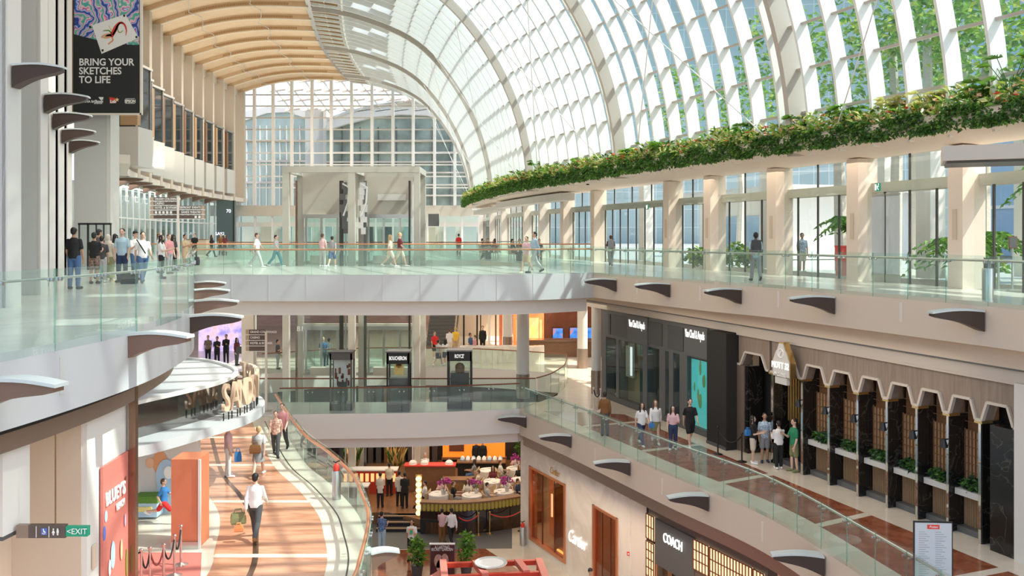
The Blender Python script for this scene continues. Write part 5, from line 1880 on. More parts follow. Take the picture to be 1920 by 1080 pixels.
for x in (x0 + 0.1, x1 + 0.5):
    mb = MB(); mb.hexa([(x - .04, 61, B1), (x + .04, 61, B1), (x + .04, 70.6, B1 + 4.9), (x - .04, 70.6, B1 + 4.9), (x - .04, 61, B1 + 1.0), (x + .04, 61, B1 + 1.0), (x + .04, 70.6, B1 + 5.9), (x - .04, 70.6, B1 + 5.9)]); wb(mb, 'side_panel', 'rail_glass', esc)
    mb = MB(); mb.tube([(x, 60.9, B1 + 0.8), (x, 61.2, B1 + 1.05), (x, 70.6, B1 + 5.95)], 0.05, 8); wb(mb, 'handrail', 'black', esc)
for k, px in enumerate((868, 880, 893, 900, 915, 928, 936)):
    y = 64
    mb = MB(); pbox(mb, px, px + (3, 6, 3, 2, 4, 3, 6)[k], 585, 664, y, 0.4)
    o = mb.build('shop_post', ('black', 'tan', 'black', 'mullion_dark', 'white_paint', 'bronze', 'orange_wall')[k])
    tag(o, ('thin black post right of the escalator', 'tan upright panel right of the escalator', 'second black post right of the escalator', 'slim dark post beside the tan panel', 'white post left of the black figure', 'bronze post right of the black figure', 'orange post left of the glowing picture')[k], 'post', 'shop posts behind the middle bridge')
# warm shop behind the posts
mb = MB(); pbox(mb, 850, 960, 584, 668, 70, 0.3); struct(mb, 'wall_shop_far', ['tan'], 'tan shop wall behind the escalator', 'wall')
# LED wall with stage people at far left of the middle floor
led = empty('led_screen', (*D(420, 676, 61).xy, B1), 0, 'bright violet and pink screen wall behind the small crowd at left', 'screen')
mb = MB(); pbox(mb, 372, 458, 588, 676, 61, 0.3); wb(mb, 'display', 'led_violet', led)
mb = MB(); pbox(mb, 370, 460, 584, 588, 60.95, 0.4); wb(mb, 'frame', 'black', led)
# ------------------------------------------------------------------ middle floor left: shop line under the white fascia
LEo = offset(clip_y(LE1, 6, 24), 0.6)
shopw = empty('wall_left_shop', (*on_curve(LEo, 200)[0], B1), 0, 'white shop wall with a red poster under the white fascia', 'wall', kind='structure')
fpart(shopw, 'wall_panel', 'white_paint', LEo, 165, 243, B1, -1.5, 0.02, 0.3)
fpart(shopw, 'header_panel', 'white_paint', LEo, 5, 56, -2.78, -1.5, 0.0, 0.12)
fpart(shopw, 'header_edge', 'charcoal', LEo, 5, 56, -2.84, -2.78, 0.0, 0.14)
fpart(shopw, 'recess_back', 'tan', LEo, 8, 170, B1, -1.5, 1.3, 1.5)
fpart(shopw, 'recess_side', 'tan', LEo, 163, 166, B1, -1.5, 0.1, 1.4)
fpart(shopw, 'recess_joint', 'wood_brown', LEo, 104, 105, -2.9, -1.5, 1.27, 1.3)
fpart(shopw, 'plate', 'tan', LEo, 174, 181, -4.15, -3.75, -0.01, 0.02)
po = empty('wall_poster', (*on_curve(LEo, 216)[0], -5.9), 0, 'red beach poster with white bubbly lettering on the white shop wall', 'poster')
fpart(po, 'poster_panel', 'poster_red', LEo, 190, 242, -6.0, -2.48, -0.03, 0.02)
ftext("BLUEY'S", 0.33, 'plain_print', 'lettering', po, LEo, 213, 926, -0.04, bold=0.006, squash=0.75)
ftext('BEACH', 0.17, 'plain_print', 'lettering', po, LEo, 222, 946, -0.04, bold=0.003, squash=0.75)
def pblob(px, py, w, h, m, nm='print_shape', d=-0.035):
    q, t = on_curve(offset(LEo, d), px)
    s = F / q.y
    mb = MB()
    vs = [(0, 0, 0)] + [(math.cos(a) * w / s, 0, math.sin(a) * h / s) for a in [6.283 * k / 18 for k in range(18)]]
    mb.add([Vector((q.x + t.x * v[0], q.y + t.y * v[0], CZ + (HY - py) / F * q.y + v[2])) for v in vs], [(0, 1 + k, 1 + (k + 1) % 18) for k in range(18)])
    return wb(mb, nm, m, po)
for a in ((199, 968, 6, 11, 'sky_print'), (196, 1000, 6, 14, 'blue_print'), (235, 975, 4, 12, 'orchid_pale'), (212, 1040, 10, 26, 'sky_print'), (228, 1030, 6, 20, 'flower_peach'), (238, 1055, 5, 28, 'leaf_c'), (206, 1065, 6, 16, 'plain_print'), (236, 897, 2.5, 5, 'gold'), (231, 915, 3.5, 6, 'plain_print')):
    pblob(*a)
hp = on_curve(offset(LEo, -0.03), 238)[0]
# bronze pole at the shop corner
p, t = on_curve(offset(LEo, -0.1), 250)
mb = MB(); mb.box((p.x, p.y, (B1 - 1.1) / 2), (0.13, 0.13, -1.1 - B1))
struct(mb, 'trim_pole', ['bronze'], 'slim bronze corner post of the glass shop', 'trim')
# hanging direction and exit sign
sg = empty('direction_sign', (*D(98, 1008, 13.4),), 0, 'brown pictogram sign joined to a green exit sign, hung before the tan corridor', 'sign')
def hbox(mb, px0, px1, py0, py1, y=13.4, th=0.09):
    a, b = D(px0, py0, y), D(px1, py1, y)
    mb.box(((a.x + b.x) / 2, y + th / 2, (a.z + b.z) / 2), (b.x - a.x, th, a.z - b.z))
mb = MB(); hbox(mb, 53, 122, 985, 1009); wb(mb, 'brown_panel', 'sign_brown', sg)
mb = MB(); hbox(mb, 30, 53, 985, 1009); wb(mb, 'mirror_end', 'mirror_bronze', sg)
gp = MB(); hbox(gp, 123, 164, 988, 1006); gp = wb(gp, 'green_panel', 'exit_green', sg)
flat_text('<EXIT', 0.12, 'plain_print', 'lettering', gp, 144, 997, 13.385, extrude=0.003, squash=0.95)
mb = MB(); hbox(mb, 77, 88, 991, 1003, 13.39, 0.01); wp = wb(mb, 'wheelchair_tile', 'blue_print', sg)
mb = MB()
c = D(82, 998.5, 13.37)
for k in range(12):
    a0, a1 = 3.4 + 4.4 * k / 12, 3.4 + 4.4 * (k + 1) / 12
    mb.bar(c + Vector((0.022 * math.cos(a0), 0, 0.022 * math.sin(a0))), c + Vector((0.022 * math.cos(a1), 0, 0.022 * math.sin(a1))), 0.008, 0.008)
mb.bar(c + Vector((-0.005, 0, 0.04)), c + Vector((0.0, 0, 0.005)), 0.01, 0.008); mb.bar(c + Vector((0, 0, 0.005)), c + Vector((0.025, 0, 0.003)), 0.01, 0.008); mb.ball(c + Vector((-0.006, 0, 0.048)), 0.008, 8, 6)
wb(mb, 'wheelchair_pictogram', 'plain_print', wp)
for k, px in enumerate((100, 108)):
    mb = MB()
    c = D(px, 997, 13.37)
    mb.ball(c + Vector((0, 0, 0.036)), (0.012, 0.004, 0.012), 10, 6)
    if k == 0:
        mb.add([c + Vector(v) for v in ((-0.008, 0, 0.02), (0.008, 0, 0.02), (0.026, 0, -0.02), (-0.026, 0, -0.02))], [(0, 1, 2, 3)])
    else:
        mb.box(c + Vector((0, 0, 0.0)), (0.03, 0.006, 0.045))
    mb.box(c + Vector((-0.006, 0, -0.035)), (0.008, 0.006, 0.034)); mb.box(c + Vector((0.006, 0, -0.035)), (0.008, 0.006, 0.034))
    wb(mb, 'person_pictogram', 'plain_print', sg)
for px in (67, 91):
    mb = MB(); hbox(mb, px, px + 0.8, 987, 1008, 13.385, 0.01); wb(mb, 'divider', 'plain_print', sg)
mb = MB(); mb.tube([D(104, 985, 13.44), D(104, 985, 13.44) + Vector((0, 0, 1.35))], 0.012, 6); wb(mb, 'hanger', 'wood_brown', sg)

# ------------------------------------------------------------------ round theatre canopy with standing letters
LIPC = spline([(-11.5, 21.3), (-10.2, 22.0), (-9.4, 22.8), (-8.9, 23.7), (-8.3, 25.2), (-7.8, 26.7), (-7.72, 28.3), (-8.3, 30.0), (-9.6, 31.4), (-11.5, 32.6), (-14, 33.5)], 0.3)
DRUM = spline([(-13, 22.0), (-11.2, 22.3), (-10.1, 23.2), (-9.6, 24.3), (-9.15, 25.4), (-8.75, 26.6), (-8.62, 27.6), (-8.72, 28.9), (-9.3, 30.2), (-10.8, 31.9), (-13.5, 33.2)], 0.3)
can = empty('theatre_canopy', (-11, 27.5, B1), 0, 'round mirrored theatre canopy with a white roof and pale lip over the left walkway', 'canopy')
mb = MB(); mb.prism([*LIPC, (-16, 33.5), (-16, 21)], -3.98, -3.72); wb(mb, 'lip', 'fascia_left', can)
mb = MB(); mb.prism([*DRUM, (-15.8, 33.2), (-15.8, 22)], -3.72, -2.82, side=1); wb(mb, 'drum', ['fascia_left', 'mirror_dark'], can)
mb = MB(); mb.sweep(DRUM, [(-0.03, -2.84), (0.1, -2.84), (0.1, -2.74), (-0.03, -2.74)]); wb(mb, 'roof_rim', 'white_paint', can)
letters = empty('theatre_sign', (-8.3, 25.2, -3.72), 0, 'large tan standing letters on the lip of the round theatre canopy', 'sign')
word = 'SANDS THEATRE'
LC = offset(LIPC, 0.22)
arc = [p for p in LC if p.y > 24.0 and p.x > -12]
s_at = 0.1
acc = [0.0]
for a, b in zip(arc, arc[1:]):
    acc.append(acc[-1] + (b - a).length)
def arc_pt(s):
    for k in range(len(arc) - 1):
        if acc[k] <= s <= acc[k + 1]:
            u = (s - acc[k]) / max(1e-6, acc[k + 1] - acc[k])
            return arc[k].lerp(arc[k + 1], u), (arc[k + 1] - arc[k]).normalized()
    return arc[-1], (arc[-1] - arc[-2]).normalized()
WID = {'S': 0.46, 'A': 0.56, 'N': 0.58, 'D': 0.54, 'T': 0.48, 'H': 0.58, 'E': 0.48, 'R': 0.52, ' ': 0.3}
s_at = 2.0
for ch in word:
    w = WID[ch]
    if ch != ' ' and s_at < acc[-1] - 0.4:
        p, t = arc_pt(s_at + w / 2)
        text(ch, 1.12, 'sign_letter_tan', 'letter', letters, (p.x, p.y, -3.72 + 0.60), (t.x, t.y, 0), extrude=0.05, squash=0.64, bold=0.012)
        for sgn in (-1, 1):
            q = p + t * (w * 0.25 * sgn)
            mb = MB(); mb.box((q.x, q.y, -3.72 + 0.11), (0.03, 0.03, 0.22)); wb(mb, 'stand', 'black', letters)
    s_at += w * 0.80
# walls beneath the canopy
mb = MB(); mb.box((-12.2, 25.6, (B1 - 3.98) / 2), (6.8, 0.25, -3.98 - B1))
mw = struct(mb, 'wall_theatre', ['white_paint'], 'white painted play area wall under the round canopy', 'wall')
def wblob(px, py, w, h, m, nm, y=25.45):
    c = D(px, py, y); s = F / y
    mb = MB()
    vs = [c] + [c + Vector((math.cos(a) * w / s, 0, math.sin(a) * h / s)) for a in [6.283 * k / 20 for k in range(20)]]
    mb.add(vs, [(0, 1 + k, 1 + (k + 1) % 20) for k in range(20)])
    o = mb.build(nm, m, mw); return o
wblob(281, 868, 8, 10, 'flower_peach', 'mural_shape'); wblob(300, 868, 14, 22, 'mural_orange', 'mural_shape', 25.46)
wblob(312, 895, 20, 34, 'sky_print', 'mural_shape', 25.44); wblob(308, 930, 16, 36, 'sky_print', 'mural_shape', 25.43); wblob(316, 886, 9, 12, 'plain_print', 'mural_shape', 25.42)
tb = empty('planter_box', (*D(275, 966, 25.2).xy, B1), 0, 'pale blue box topped with green turf against the play area wall', 'box')
def pb2(mb, px0, px1, py0, py1, y, th):
    a, b = D(px0, py0, y), D(px1, py1, y)
    mb.box(((a.x + b.x) / 2, y + th / 2, (a.z + b.z) / 2), (b.x - a.x, th, a.z - b.z))
mb = MB(); pb2(mb, 250, 294, 944, 970, 24.9, 0.45); wb(mb, 'box_body', 'sky_print', tb)
mb = MB(); pb2(mb, 249, 295, 932, 944, 24.88, 0.5); wb(mb, 'turf_top', 'turf', tb)
mb = MB(); pb2(mb, 258, 284, 951, 960, 24.86, 0.04); wb(mb, 'yellow_plate', 'yellow_print', tb)
mb = MB(); a = D(321, 1030, 22.6); b = D(372, 1030, 22.6)
mb.box(((a.x + b.x) / 2, 23.0, (B1 - 3.98) / 2), (b.x - a.x, 0.8, -3.98 - B1))
pil = struct(mb, 'wall_orange', ['orange_wall'], 'rough orange-red entrance pillar under the canopy lip', 'wall')
mb = MB(); mb.box((b.x + 0.03, 22.6, (B1 - 3.98) / 2), (0.06, 0.06, -3.98 - B1)); mb.build('edge_trim', 'white_paint', pil)
mb = MB(); mb.box(((a.x + b.x) / 2, 22.58, B1 + 0.09), (b.x - a.x, 0.04, 0.18)); mb.build('skirting', 'steel', pil)
mb = MB(); mb.prism([(-12.5, 14), (-6.9, 14), (-6.9, 18), (-7.05, 20.6), (-7.6, 22.3), (-12.5, 22.3)], B1 + 0.006, B1 + 0.016)
struct(mb, 'floor_carpet', ['red_carpet'], 'dusty red carpet by the rope posts', 'floor')

def rope_post(x, y, z, h, label, group, m, base=0.17):
    root = empty('rope_post', (x, y, z), 0, label, 'post', group)
    mb = MB(); mb.lathe([(0, 0), (base, 0), (base, 0.015), (0.05, 0.05), (0.03, 0.07), (0, 0.07)], (0, 0, 0), 18); mb.build('base', m, root, True)
    mb = MB(); mb.lathe([(0.028, 0.05), (0.028, h - 0.04)], (0, 0, 0), 12); mb.build('pole', m, root, True)
    mb = MB(); mb.lathe([(0, h - 0.06), (0.045, h - 0.05), (0.05, h - 0.02), (0.03, h), (0, h)], (0, 0, 0), 14); mb.build('cap', m, root, True)
    return root
def rope(a, b, sag, label, group, m='black_matte', r=0.02):
    mb = MB()
    a, b = Vector(a), Vector(b)
    mb.tube([a.lerp(b, k / 14) - Vector((0, 0, sag * 4 * (k / 14) * (1 - k / 14))) for k in range(15)], r, 8)
    o = mb.build('barrier_rope', m, None, True)
    return tag(o, label, 'rope', group)
rp = []
for px, py, w in ((339, 985, 'farthest, with its round base showing'), (327, 1003, 'second from the farthest'), (307, 1020, 'third from the farthest'), (281, 1026, 'fourth, in front of the cream floor'), (265, 1030, 'nearest the bronze corner post')):
    q = G(px, py, B1 + 0.95)
    rp.append(q)
    rope_post(q.x, q.y, B1 + 0.016, 0.95, 'chrome rope post by the orange pillar, ' + w, 'chrome rope posts', 'chrome_pink')
for k, (a, b, w) in enumerate(((0, 1, 'farthest span'), (1, 2, 'middle span'), (2, 3, 'long red and black span'), (3, 4, 'nearest span'))):
    A, B_ = rp[a] - Vector((0, 0, 0.08)), rp[b] - Vector((0, 0, 0.08))
    rope(A, B_, 0.35, 'dark barrier rope between chrome posts by the orange pillar, ' + w, 'ropes by the orange pillar', 'black_matte' if k != 2 else 'rope_red')
q = rp[4] - Vector((0, 0, 0.05))
rope(q, q + Vector((-1.2, -0.6, 0.25)), 0.2, 'dark barrier rope running out behind the bronze corner post', 'ropes by the orange pillar')

def extinguisher(px, base_py, z, h, label, red=True):
    q = G(px, base_py, z)
    root = empty('fire_extinguisher', (q.x, q.y, z), 0, label, 'fire extinguisher', 'fire extinguishers on steel stands')
    mb = MB(); mb.lathe([(0.0, 0), (0.13, 0), (0.13, h * 0.72), (0.12, h * 0.74), (0, h * 0.74)], (0, 0, 0), 18); mb.build('steel_stand', 'steel', root, True)
    mb = MB(); mb.lathe([(0.095, h * 0.7), (0.095, h * 0.84), (0.06, h * 0.9), (0.025, h * 0.93), (0, h * 0.93)], (0, 0, 0), 16); mb.build('cylinder', 'red' if red else 'steel_dark', root, True)
    mb = MB(); mb.bar((-0.02, 0, h * 0.95), (0.1, 0, h * 0.99), 0.03); mb.bar((0, 0, h * 0.92), (-0.1, 0, h * 0.98), 0.025); mb.build('lever', 'black', root)
extinguisher(631, 936, B1, 1.15, 'fire extinguisher with a red top in a steel stand by the copper rail')
extinguisher(1852, 562, L1, 1.05, 'grey steel fire extinguisher stand on the upper right walkway', False)
extinguisher(980, 1022, B2, 1.1, 'fire extinguisher with a red top in a steel stand beside the pale marble shop front')

# ------------------------------------------------------------------ lowest floor right: marble front and lattice front
F2 = FACE2
ZT2 = B1 - 1.55
car = empty('wall_marble', (*on_curve(F2, 1080)[0], B2), 0, 'pale marble shop front with copper framed windows on the lowest floor', 'wall', kind='structure')
fpart(car, 'marble_panel', 'white_marble', F2, 976, 993, B2, ZT2, 0, 0.4)
fpart(car, 'marble_panel', 'white_marble', F2, 993, 1061, -8.75, ZT2, 0, 0.4)
fpart(car, 'marble_panel', 'white_marble', F2, 993, 1061, B2, B2 + 0.35, 0, 0.4)
fpart(car, 'marble_panel', 'white_marble', F2, 1061, 1112, B2, ZT2, 0, 0.4)
fpart(car, 'marble_panel', 'white_marble', F2, 1112, 1159, -8.95, ZT2, 0, 0.4)
fpart(car, 'marble_panel', 'white_marble', F2, 1159, 1181, B2, ZT2, 0, 0.4)
fpart(car, 'beige_pier', 'warm_white', F2, 1181, 1213, B2, ZT2, 0.06, 0.4)
for a, b, zt in ((993, 1061, -8.75), (1112, 1159, -8.95)):
    w = wn2 = fpart(car, 'shop_window', 'bronze_glass', F2, a + 1, b - 1, B2 + 0.4, zt - 0.05, 0.02, 0.05)
    for x in (a, b - 3):
        fpart(w, 'frame', 'copper', F2, x, x + 3, B2 + 0.35, zt, -0.05, 0.15)
    fpart(w, 'frame', 'copper', F2, a, b, zt - 0.1, zt, -0.05, 0.15)
    fpart(w, 'frame', 'copper', F2, a, b, B2 + 0.35, B2 + 0.5, -0.05, 0.15)
    fpart(car, 'window_back', 'copper_interior', F2, a, b, B2 + 0.4, zt, 1.0, 1.1)
    for k in range(1, 3):
        x = a + (b - a) * k / 3
        fpart(w, 'mullion', 'copper_dark', F2, x, x + 0.7, B2 + 0.45, zt - 0.1, 0.0, 0.06)
fpart(car, 'display_panel', 'gold_wood', F2, 1028, 1052, B2 + 0.4, -8.8, 0.3, 0.4)
fpart(car, 'display_light', 'sign_warm', F2, 1014, 1016, -10.8, -9.8, 0.5, 0.55)
fpart(car, 'window_base_light', 'amber_glow', F2, 1036, 1058, B2 + 0.5, B2 + 0.56, 0.2, 0.28)
fpart(car, 'coat_display', 'warm_white', F2, 1136, 1148, -10.1, -9.3, 0.35, 0.5)
ftext('Cartier', 0.40, 'gold', 'sign_lettering', car, F2, 1041, 885, -0.05, shear=0.35, squash=0.7)
ftext('Cartier', 0.72, 'sign_white', 'sign_lettering', car, F2, 1083, 1013, -0.05, shear=0.35, squash=0.72)
fb = empty('call_point', (*on_curve(offset(F2, -0.03), 1178)[0], CZ + (HY - 1037) / F * on_curve(F2, 1178)[0].y), 0, 'small red fire call point on the pale marble front', 'call point')
mb = MB(); mb.box((0, 0, 0), (0.1, 0.06, 0.13)); mb.build('case', 'red', fb)
mb = MB(); mb.box((0, -0.035, 0), (0.05, 0.01, 0.05)); mb.build('button', 'plain_print', fb)
coa = empty('wall_lattice', (*on_curve(F2, 1320)[0], B2), 0, 'dark shop front with glowing lattice panels on the lowest floor', 'wall', kind='structure')
fpart(coa, 'frame_panel', 'sign_brown', F2, 1213, 1440, -9.85 + 0.9, ZT2, 0.0, 0.35)
fpart(coa, 'sign_panel', 'charcoal', F2, 1230, 1303, -9.75, -8.2, -0.03, 0.1)
ftext('COACH', 0.46, 'sign_white', 'sign_lettering', coa, F2, 1264, 1017, -0.06, squash=0.68, extrude=0.02)
fpart(coa, 'frame_panel', 'black', F2, 1213, 1215.5, B2, ZT2, -0.02, 0.3)
for a, b, z0, z1 in ((1215.5, 1229.5, -9.0, -8.15), (1215.5, 1229.5, B2, -9.1), (1304, 1332, -9.15, -8.2), (1335, 1414, -9.3, -8.2), (1417, 1436, -9.3, -8.2)):
    lt = fpart(coa, 'lattice_panel', 'lattice_glow', F2, a, b, z0, z1, -0.07, -0.04)
    A_, t_ = on_curve(F2, a)[0], on_curve(F2, b)[0]
    d_ = (t_ - A_).normalized(); n_ = Vector((-d_.y, d_.x)); L_ = (t_ - A_).length
    mb = MB()
    nx = max(3, int(L_ / 0.14))
    for k in range(nx + 1):
        q = A_ + d_ * L_ * k / nx - n_ * 0.085
        mb.box((*q, (z0 + z1) / 2), (0.035, 0.035, z1 - z0), math.atan2(d_.y, d_.x))
    nz = max(2, int((z1 - z0) / 0.3))
    for k in range(nz + 1):
        z = z0 + (z1 - z0) * k / nz
        mb.bar((*(A_ - n_ * 0.085), z), (*(t_ - n_ * 0.085), z), 0.03, 0.03)
    wb(mb, 'lattice', 'bronze', lt)
fpart(coa, 'frame_panel', 'sign_brown', F2, 1303, 1440, -9.45, -9.15, -0.01, 0.1)
fpart(coa, 'interior', 'coach_glow', F2, 1230, 1303, B2, -9.75, 0.9, 1.0)
for a, b in ((1229.5, 1238), (1255, 1263.5), (1276, 1278)):
    fpart(coa, 'door_frame', 'black', F2, a, b, B2, -9.7, 0.1, 0.3)
fpart(coa, 'door_light', 'sign_warm', F2, 1242.5, 1244, -11.2, -10.0, 0.4, 0.45)
fpart(coa, 'display_screen', 'screen_white', F2, 1306, 1345, B2, -9.5, 0.15, 0.25)
fpart(coa, 'frame_panel', 'black', F2, 1345, 1440, B2, -9.5, 0.2, 0.3)
mb = MB(); mb.sweep(offset(RB1, 3.2), [(0, B2), (0.3, B2), (0.3, B1 - 1.1), (0, B1 - 1.1)])
struct(mb, 'wall_shop_back', ['warm_white'], 'back wall of the shops on the lowest floor', 'wall')
# ------------------------------------------------------------------ restaurant on the lowest floor
PZ = B2 + 0.54
BARW = spline([(-4.3, 42.6), (-2.8, 42.5), (-1.2, 42.8), (0.45, 43.6)], 0.25)
mb = MB(); mb.prism([(-12, 44.1), (-6.0, 44.1), (-4.3, 43.0), *BARW[1:], (1.5, 44.4), (1.5, 64), (-12, 64)], B2, PZ)
struct(mb, 'floor_restaurant', ['board_wood'], 'raised wooden floor of the restaurant', 'floor')
st = empty('steps', (-5.0, 43.4, B2), 0, 'three dark wooden steps up to the restaurant', 'steps')
for k in range(3):
    mb = MB(); mb.box((-5.35, 43.05 + k * 0.36, B2 + 0.09 + k * 0.09), (2.1, 0.36, 0.18 * (k + 1))); wb(mb, 'step', 'black_matte', st)
    mb = MB(); mb.box((-5.35, 42.9 + k * 0.36, B2 + 0.18 * (k + 1) - 0.02), (2.1, 0.1, 0.05)); wb(mb, 'step_nosing', 'gold_wood', st)
bw = empty('restaurant_screen_wall', (-1.8, 42.7, B2), 0, 'curved dark low wall with a row of glowing golden lamps around the restaurant', 'low wall')
mb = MB(); mb.sweep(BARW, [(0, B2), (0.3, B2), (0.3, B2 + 1.05), (0, B2 + 1.05)]); wb(mb, 'dark_base', 'black_glass', bw)
mb = MB(); mb.sweep(BARW, [(-0.08, B2 + 1.42), (0.38, B2 + 1.42), (0.38, B2 + 1.5), (-0.08, B2 + 1.5)]); wb(mb, 'top_rail', 'wood_brown', bw)
mb = MB(); mb.sweep(BARW, [(0.16, B2 + 1.05), (0.3, B2 + 1.05), (0.3, B2 + 1.42), (0.16, B2 + 1.42)]); wb(mb, 'lamp_back', 'gold_wood', bw)
for p in resample(BARW, 0.19)[1:-1]:
    mb = MB(); mb.lathe([(0.06, 0), (0.075, 0.08), (0.075, 0.24), (0.055, 0.32), (0, 0.33)], (p.x, p.y + 0.08, B2 + 1.06), 8); wb(mb, 'lamp', 'olive_glow', bw, True)
col_ = empty('lantern_column', (-4.45, 43.35, PZ), 0, 'column of stacked glowing round lanterns beside the restaurant steps', 'lamp')
for k in range(7):
    mb = MB(); mb.ball((-4.45, 43.35, PZ + 0.2 + k * 0.27), (0.14, 0.14, 0.12), 12, 8); wb(mb, 'lantern', 'lantern_glow', col_, True)
mb = MB(); mb.box((-4.45, 43.47, PZ + 1.0), (0.3, 0.05, 2.0)); wb(mb, 'back_plate', 'gold', col_)
def table(x, y, r, label, cloth=True):
    root = empty('dining_table', (x, y, PZ), 0, label, 'table', 'restaurant tables')
    mb = MB(); mb.lathe([(0, 0.72), (r, 0.72), (r, 0.75), (0, 0.75)], (0, 0, 0), 20); mb.build('tabletop', 'wood_brown', root)
    mb = MB(); mb.lathe([(0.22, 0), (0.22, 0.03), (0.05, 0.06), (0.05, 0.72)], (0, 0, 0), 14); mb.build('leg', 'black', root)
    mb = MB()
    prof = []
    n = 28
    vs, fs = [], []
    for j, (rr_, z) in enumerate(((0.0, 0.762), (r, 0.762), (r + 0.03, 0.74), (r + 0.02, 0.3))):
        for k in range(n):
            a = 6.283 * k / n
            w = rr_ + (0.03 * math.sin(a * 7) if j == 3 else 0)
            vs.append((w * math.cos(a), w * math.sin(a), z))
    for j in range(3):
        for k in range(n):
            fs.append((j * n + k, j * n + (k + 1) % n, (j + 1) * n + (k + 1) % n, (j + 1) * n + k))
    mb.add(vs, fs)
    c = mb.build('tablecloth', 'white_cloth', None, True)
    c.location = (x, y, PZ)
    tag(c, label.replace('round dining table', 'white cloth on the dining table'), 'tablecloth', 'restaurant tablecloths')
    rng = random.Random(int(x * 91 + y * 7))
    for k in range(3):
        a = rng.uniform(0, 6.28)
        px_, py_ = x + math.cos(a + k * 2.1) * r * 0.6, y + math.sin(a + k * 2.1) * r * 0.6
        mb = MB(); mb.lathe([(0, 0), (0.06, 0), (0.12, 0.02), (0.115, 0.025), (0, 0.012)], (0, 0, 0), 16)
        o = mb.build('plate', 'plain_print', None, True); o.location = (px_, py_, PZ + 0.765)
        tag(o, label.replace('round dining table', 'white plate on the table'), 'plate', 'plates on restaurant tables')
    return root
TB = [(-3.6, 44.7, 'nearest the lantern column'), (-1.95, 44.5, 'behind the middle of the lamp wall'), (-0.4, 45.1, 'near the right end of the lamp wall'), (-1.0, 47.0, 'in the second row, middle'), (0.4, 47.3, 'in the second row at the right edge'),
      (-1.3, 49.2, 'in the third row at left'), (0.2, 49.6, 'in the third row at right, by the dark tree')]
for x, y, w in TB:
    table(x, y, 0.48, 'round dining table ' + w)
def chair_proto():
    root = empty('dining_chair', (0, 0, 0), 0, 'woven tan tub chair', 'chair', 'tub chairs of the restaurant')
    mb = MB(); mb.lathe([(0, 0.38), (0.25, 0.38), (0.27, 0.42), (0.25, 0.47), (0, 0.47)], (0, 0, 0), 16); mb.build('seat', 'rattan', root, True)
    mb = MB()
    vs, fs = [], []
    for k in range(13):
        a = math.pi * k / 12
        for rr_, z in ((0.27, 0.42), (0.31, 0.92), (0.27, 0.93), (0.23, 0.44)):
            z2 = z if z < 0.6 else z - 0.18 * abs(math.cos(a)) ** 2
            vs.append((rr_ * math.cos(a), rr_ * math.sin(a), z2))
    for k in range(12):
        for j in range(4):
            fs.append((k * 4 + j, k * 4 + (j + 1) % 4, (k + 1) * 4 + (j + 1) % 4, (k + 1) * 4 + j))
    fs += [(0, 1, 2, 3), (51, 50, 49, 48)]
    mb.add(vs, fs); mb.build('backrest', 'rattan', root, True)
    for x, y in ((-.18, -.18), (.18, -.18), (-.18, .18), (.18, .18)):
        mb = MB(); mb.tube([(x, y, 0), (x * 0.9, y * 0.9, 0.4)], [0.016, 0.022], 8); mb.build('leg', 'wood_brown', root)
    return root
CH = [(-4.3, 44.9, -90, 'left of the table nearest the lantern column'), (-3.5, 45.45, 0, 'behind the table nearest the lantern column'), (-2.88, 44.8, 90, 'right of the table nearest the lantern column'), (-2.2, 45.25, -10, 'behind the table at the middle of the lamp wall'), (-1.2, 44.6, 90, 'right of the table at the middle of the lamp wall'),
      (-1.05, 45.5, -60, 'left of the table near the right end of the lamp wall'), (0.3, 45.3, 70, 'right of the table near the right end of the lamp wall'), (-0.3, 45.9, 0, 'behind the table near the right end of the lamp wall'),
      (-1.75, 47.0, -90, 'left of the second row middle table'), (-1.0, 47.8, 0, 'behind the second row middle table'), (-0.32, 46.7, 70, 'right of the second row middle table'), (0.4, 48.1, 0, 'behind the second row right table'), (0.35, 46.55, 180, 'in front of the second row right table'),
      (-2.05, 49.2, -90, 'left of the third row left table'), (-0.62, 49.0, 90, 'right of the third row left table'), (0.2, 50.4, 0, 'behind the table by the dark tree')]
c0 = None
for x, y, rz, w in CH:
    if c0 is None:
        c0 = o = chair_proto()
    else:
        o = copy_tree(c0)
    o.location = (x, y, PZ); o.rotation_euler = (0, 0, R(rz)); o['label'] = 'woven tan tub chair ' + w
def orchid(x, y, z, label, s=1.0):
    root = empty('orchid', (x, y, z), 0, label, 'flowers', 'purple orchids of the restaurant')
    mb = MB(); mb.lathe([(0, 0), (0.07 * s, 0), (0.1 * s, 0.16 * s), (0.085 * s, 0.16 * s), (0, 0.12 * s)], (0, 0, 0), 14); mb.build('pot', 'grey_panel', root, True)
    mb = MB()
    fl = MB()
    rng = random.Random(int(x * 100))
    for k in range(5):
        a = rng.uniform(0, 6.28)
        tip = Vector((math.cos(a) * 0.16 * s, math.sin(a) * 0.16 * s, rng.uniform(.36, .52) * s))
        mb.tube([(0, 0, 0.12 * s), (tip.x * 0.4, tip.y * 0.4, 0.35 * s), tip], 0.008, 5)
        for j in range(6):
            c = tip + Vector((rng.uniform(-.1, .1), rng.uniform(-.1, .1), rng.uniform(-.08, .08))) * s
            for q in range(5):
                leaf(fl, c, 0.09 * s, 0.035 * s, rng, 0.1)
    mb.build('stem', 'leaf_b', root); fl.build('blossom', 'orchid', root, False, False)
orchid(-3.35, 44.5, PZ + 0.765, 'purple orchid on the table nearest the lantern column, largest', 1.35)
orchid(-1.75, 44.75, PZ + 0.765, 'purple orchid on the table at the middle of the lamp wall', 1.2)
orchid(-0.25, 45.05, PZ + 0.765, 'purple orchid on the table near the right end of the lamp wall', 1.2)
orchid(0.3, 49.7, PZ + 0.765, 'purple orchid farthest back under the dark tree', 1.2)
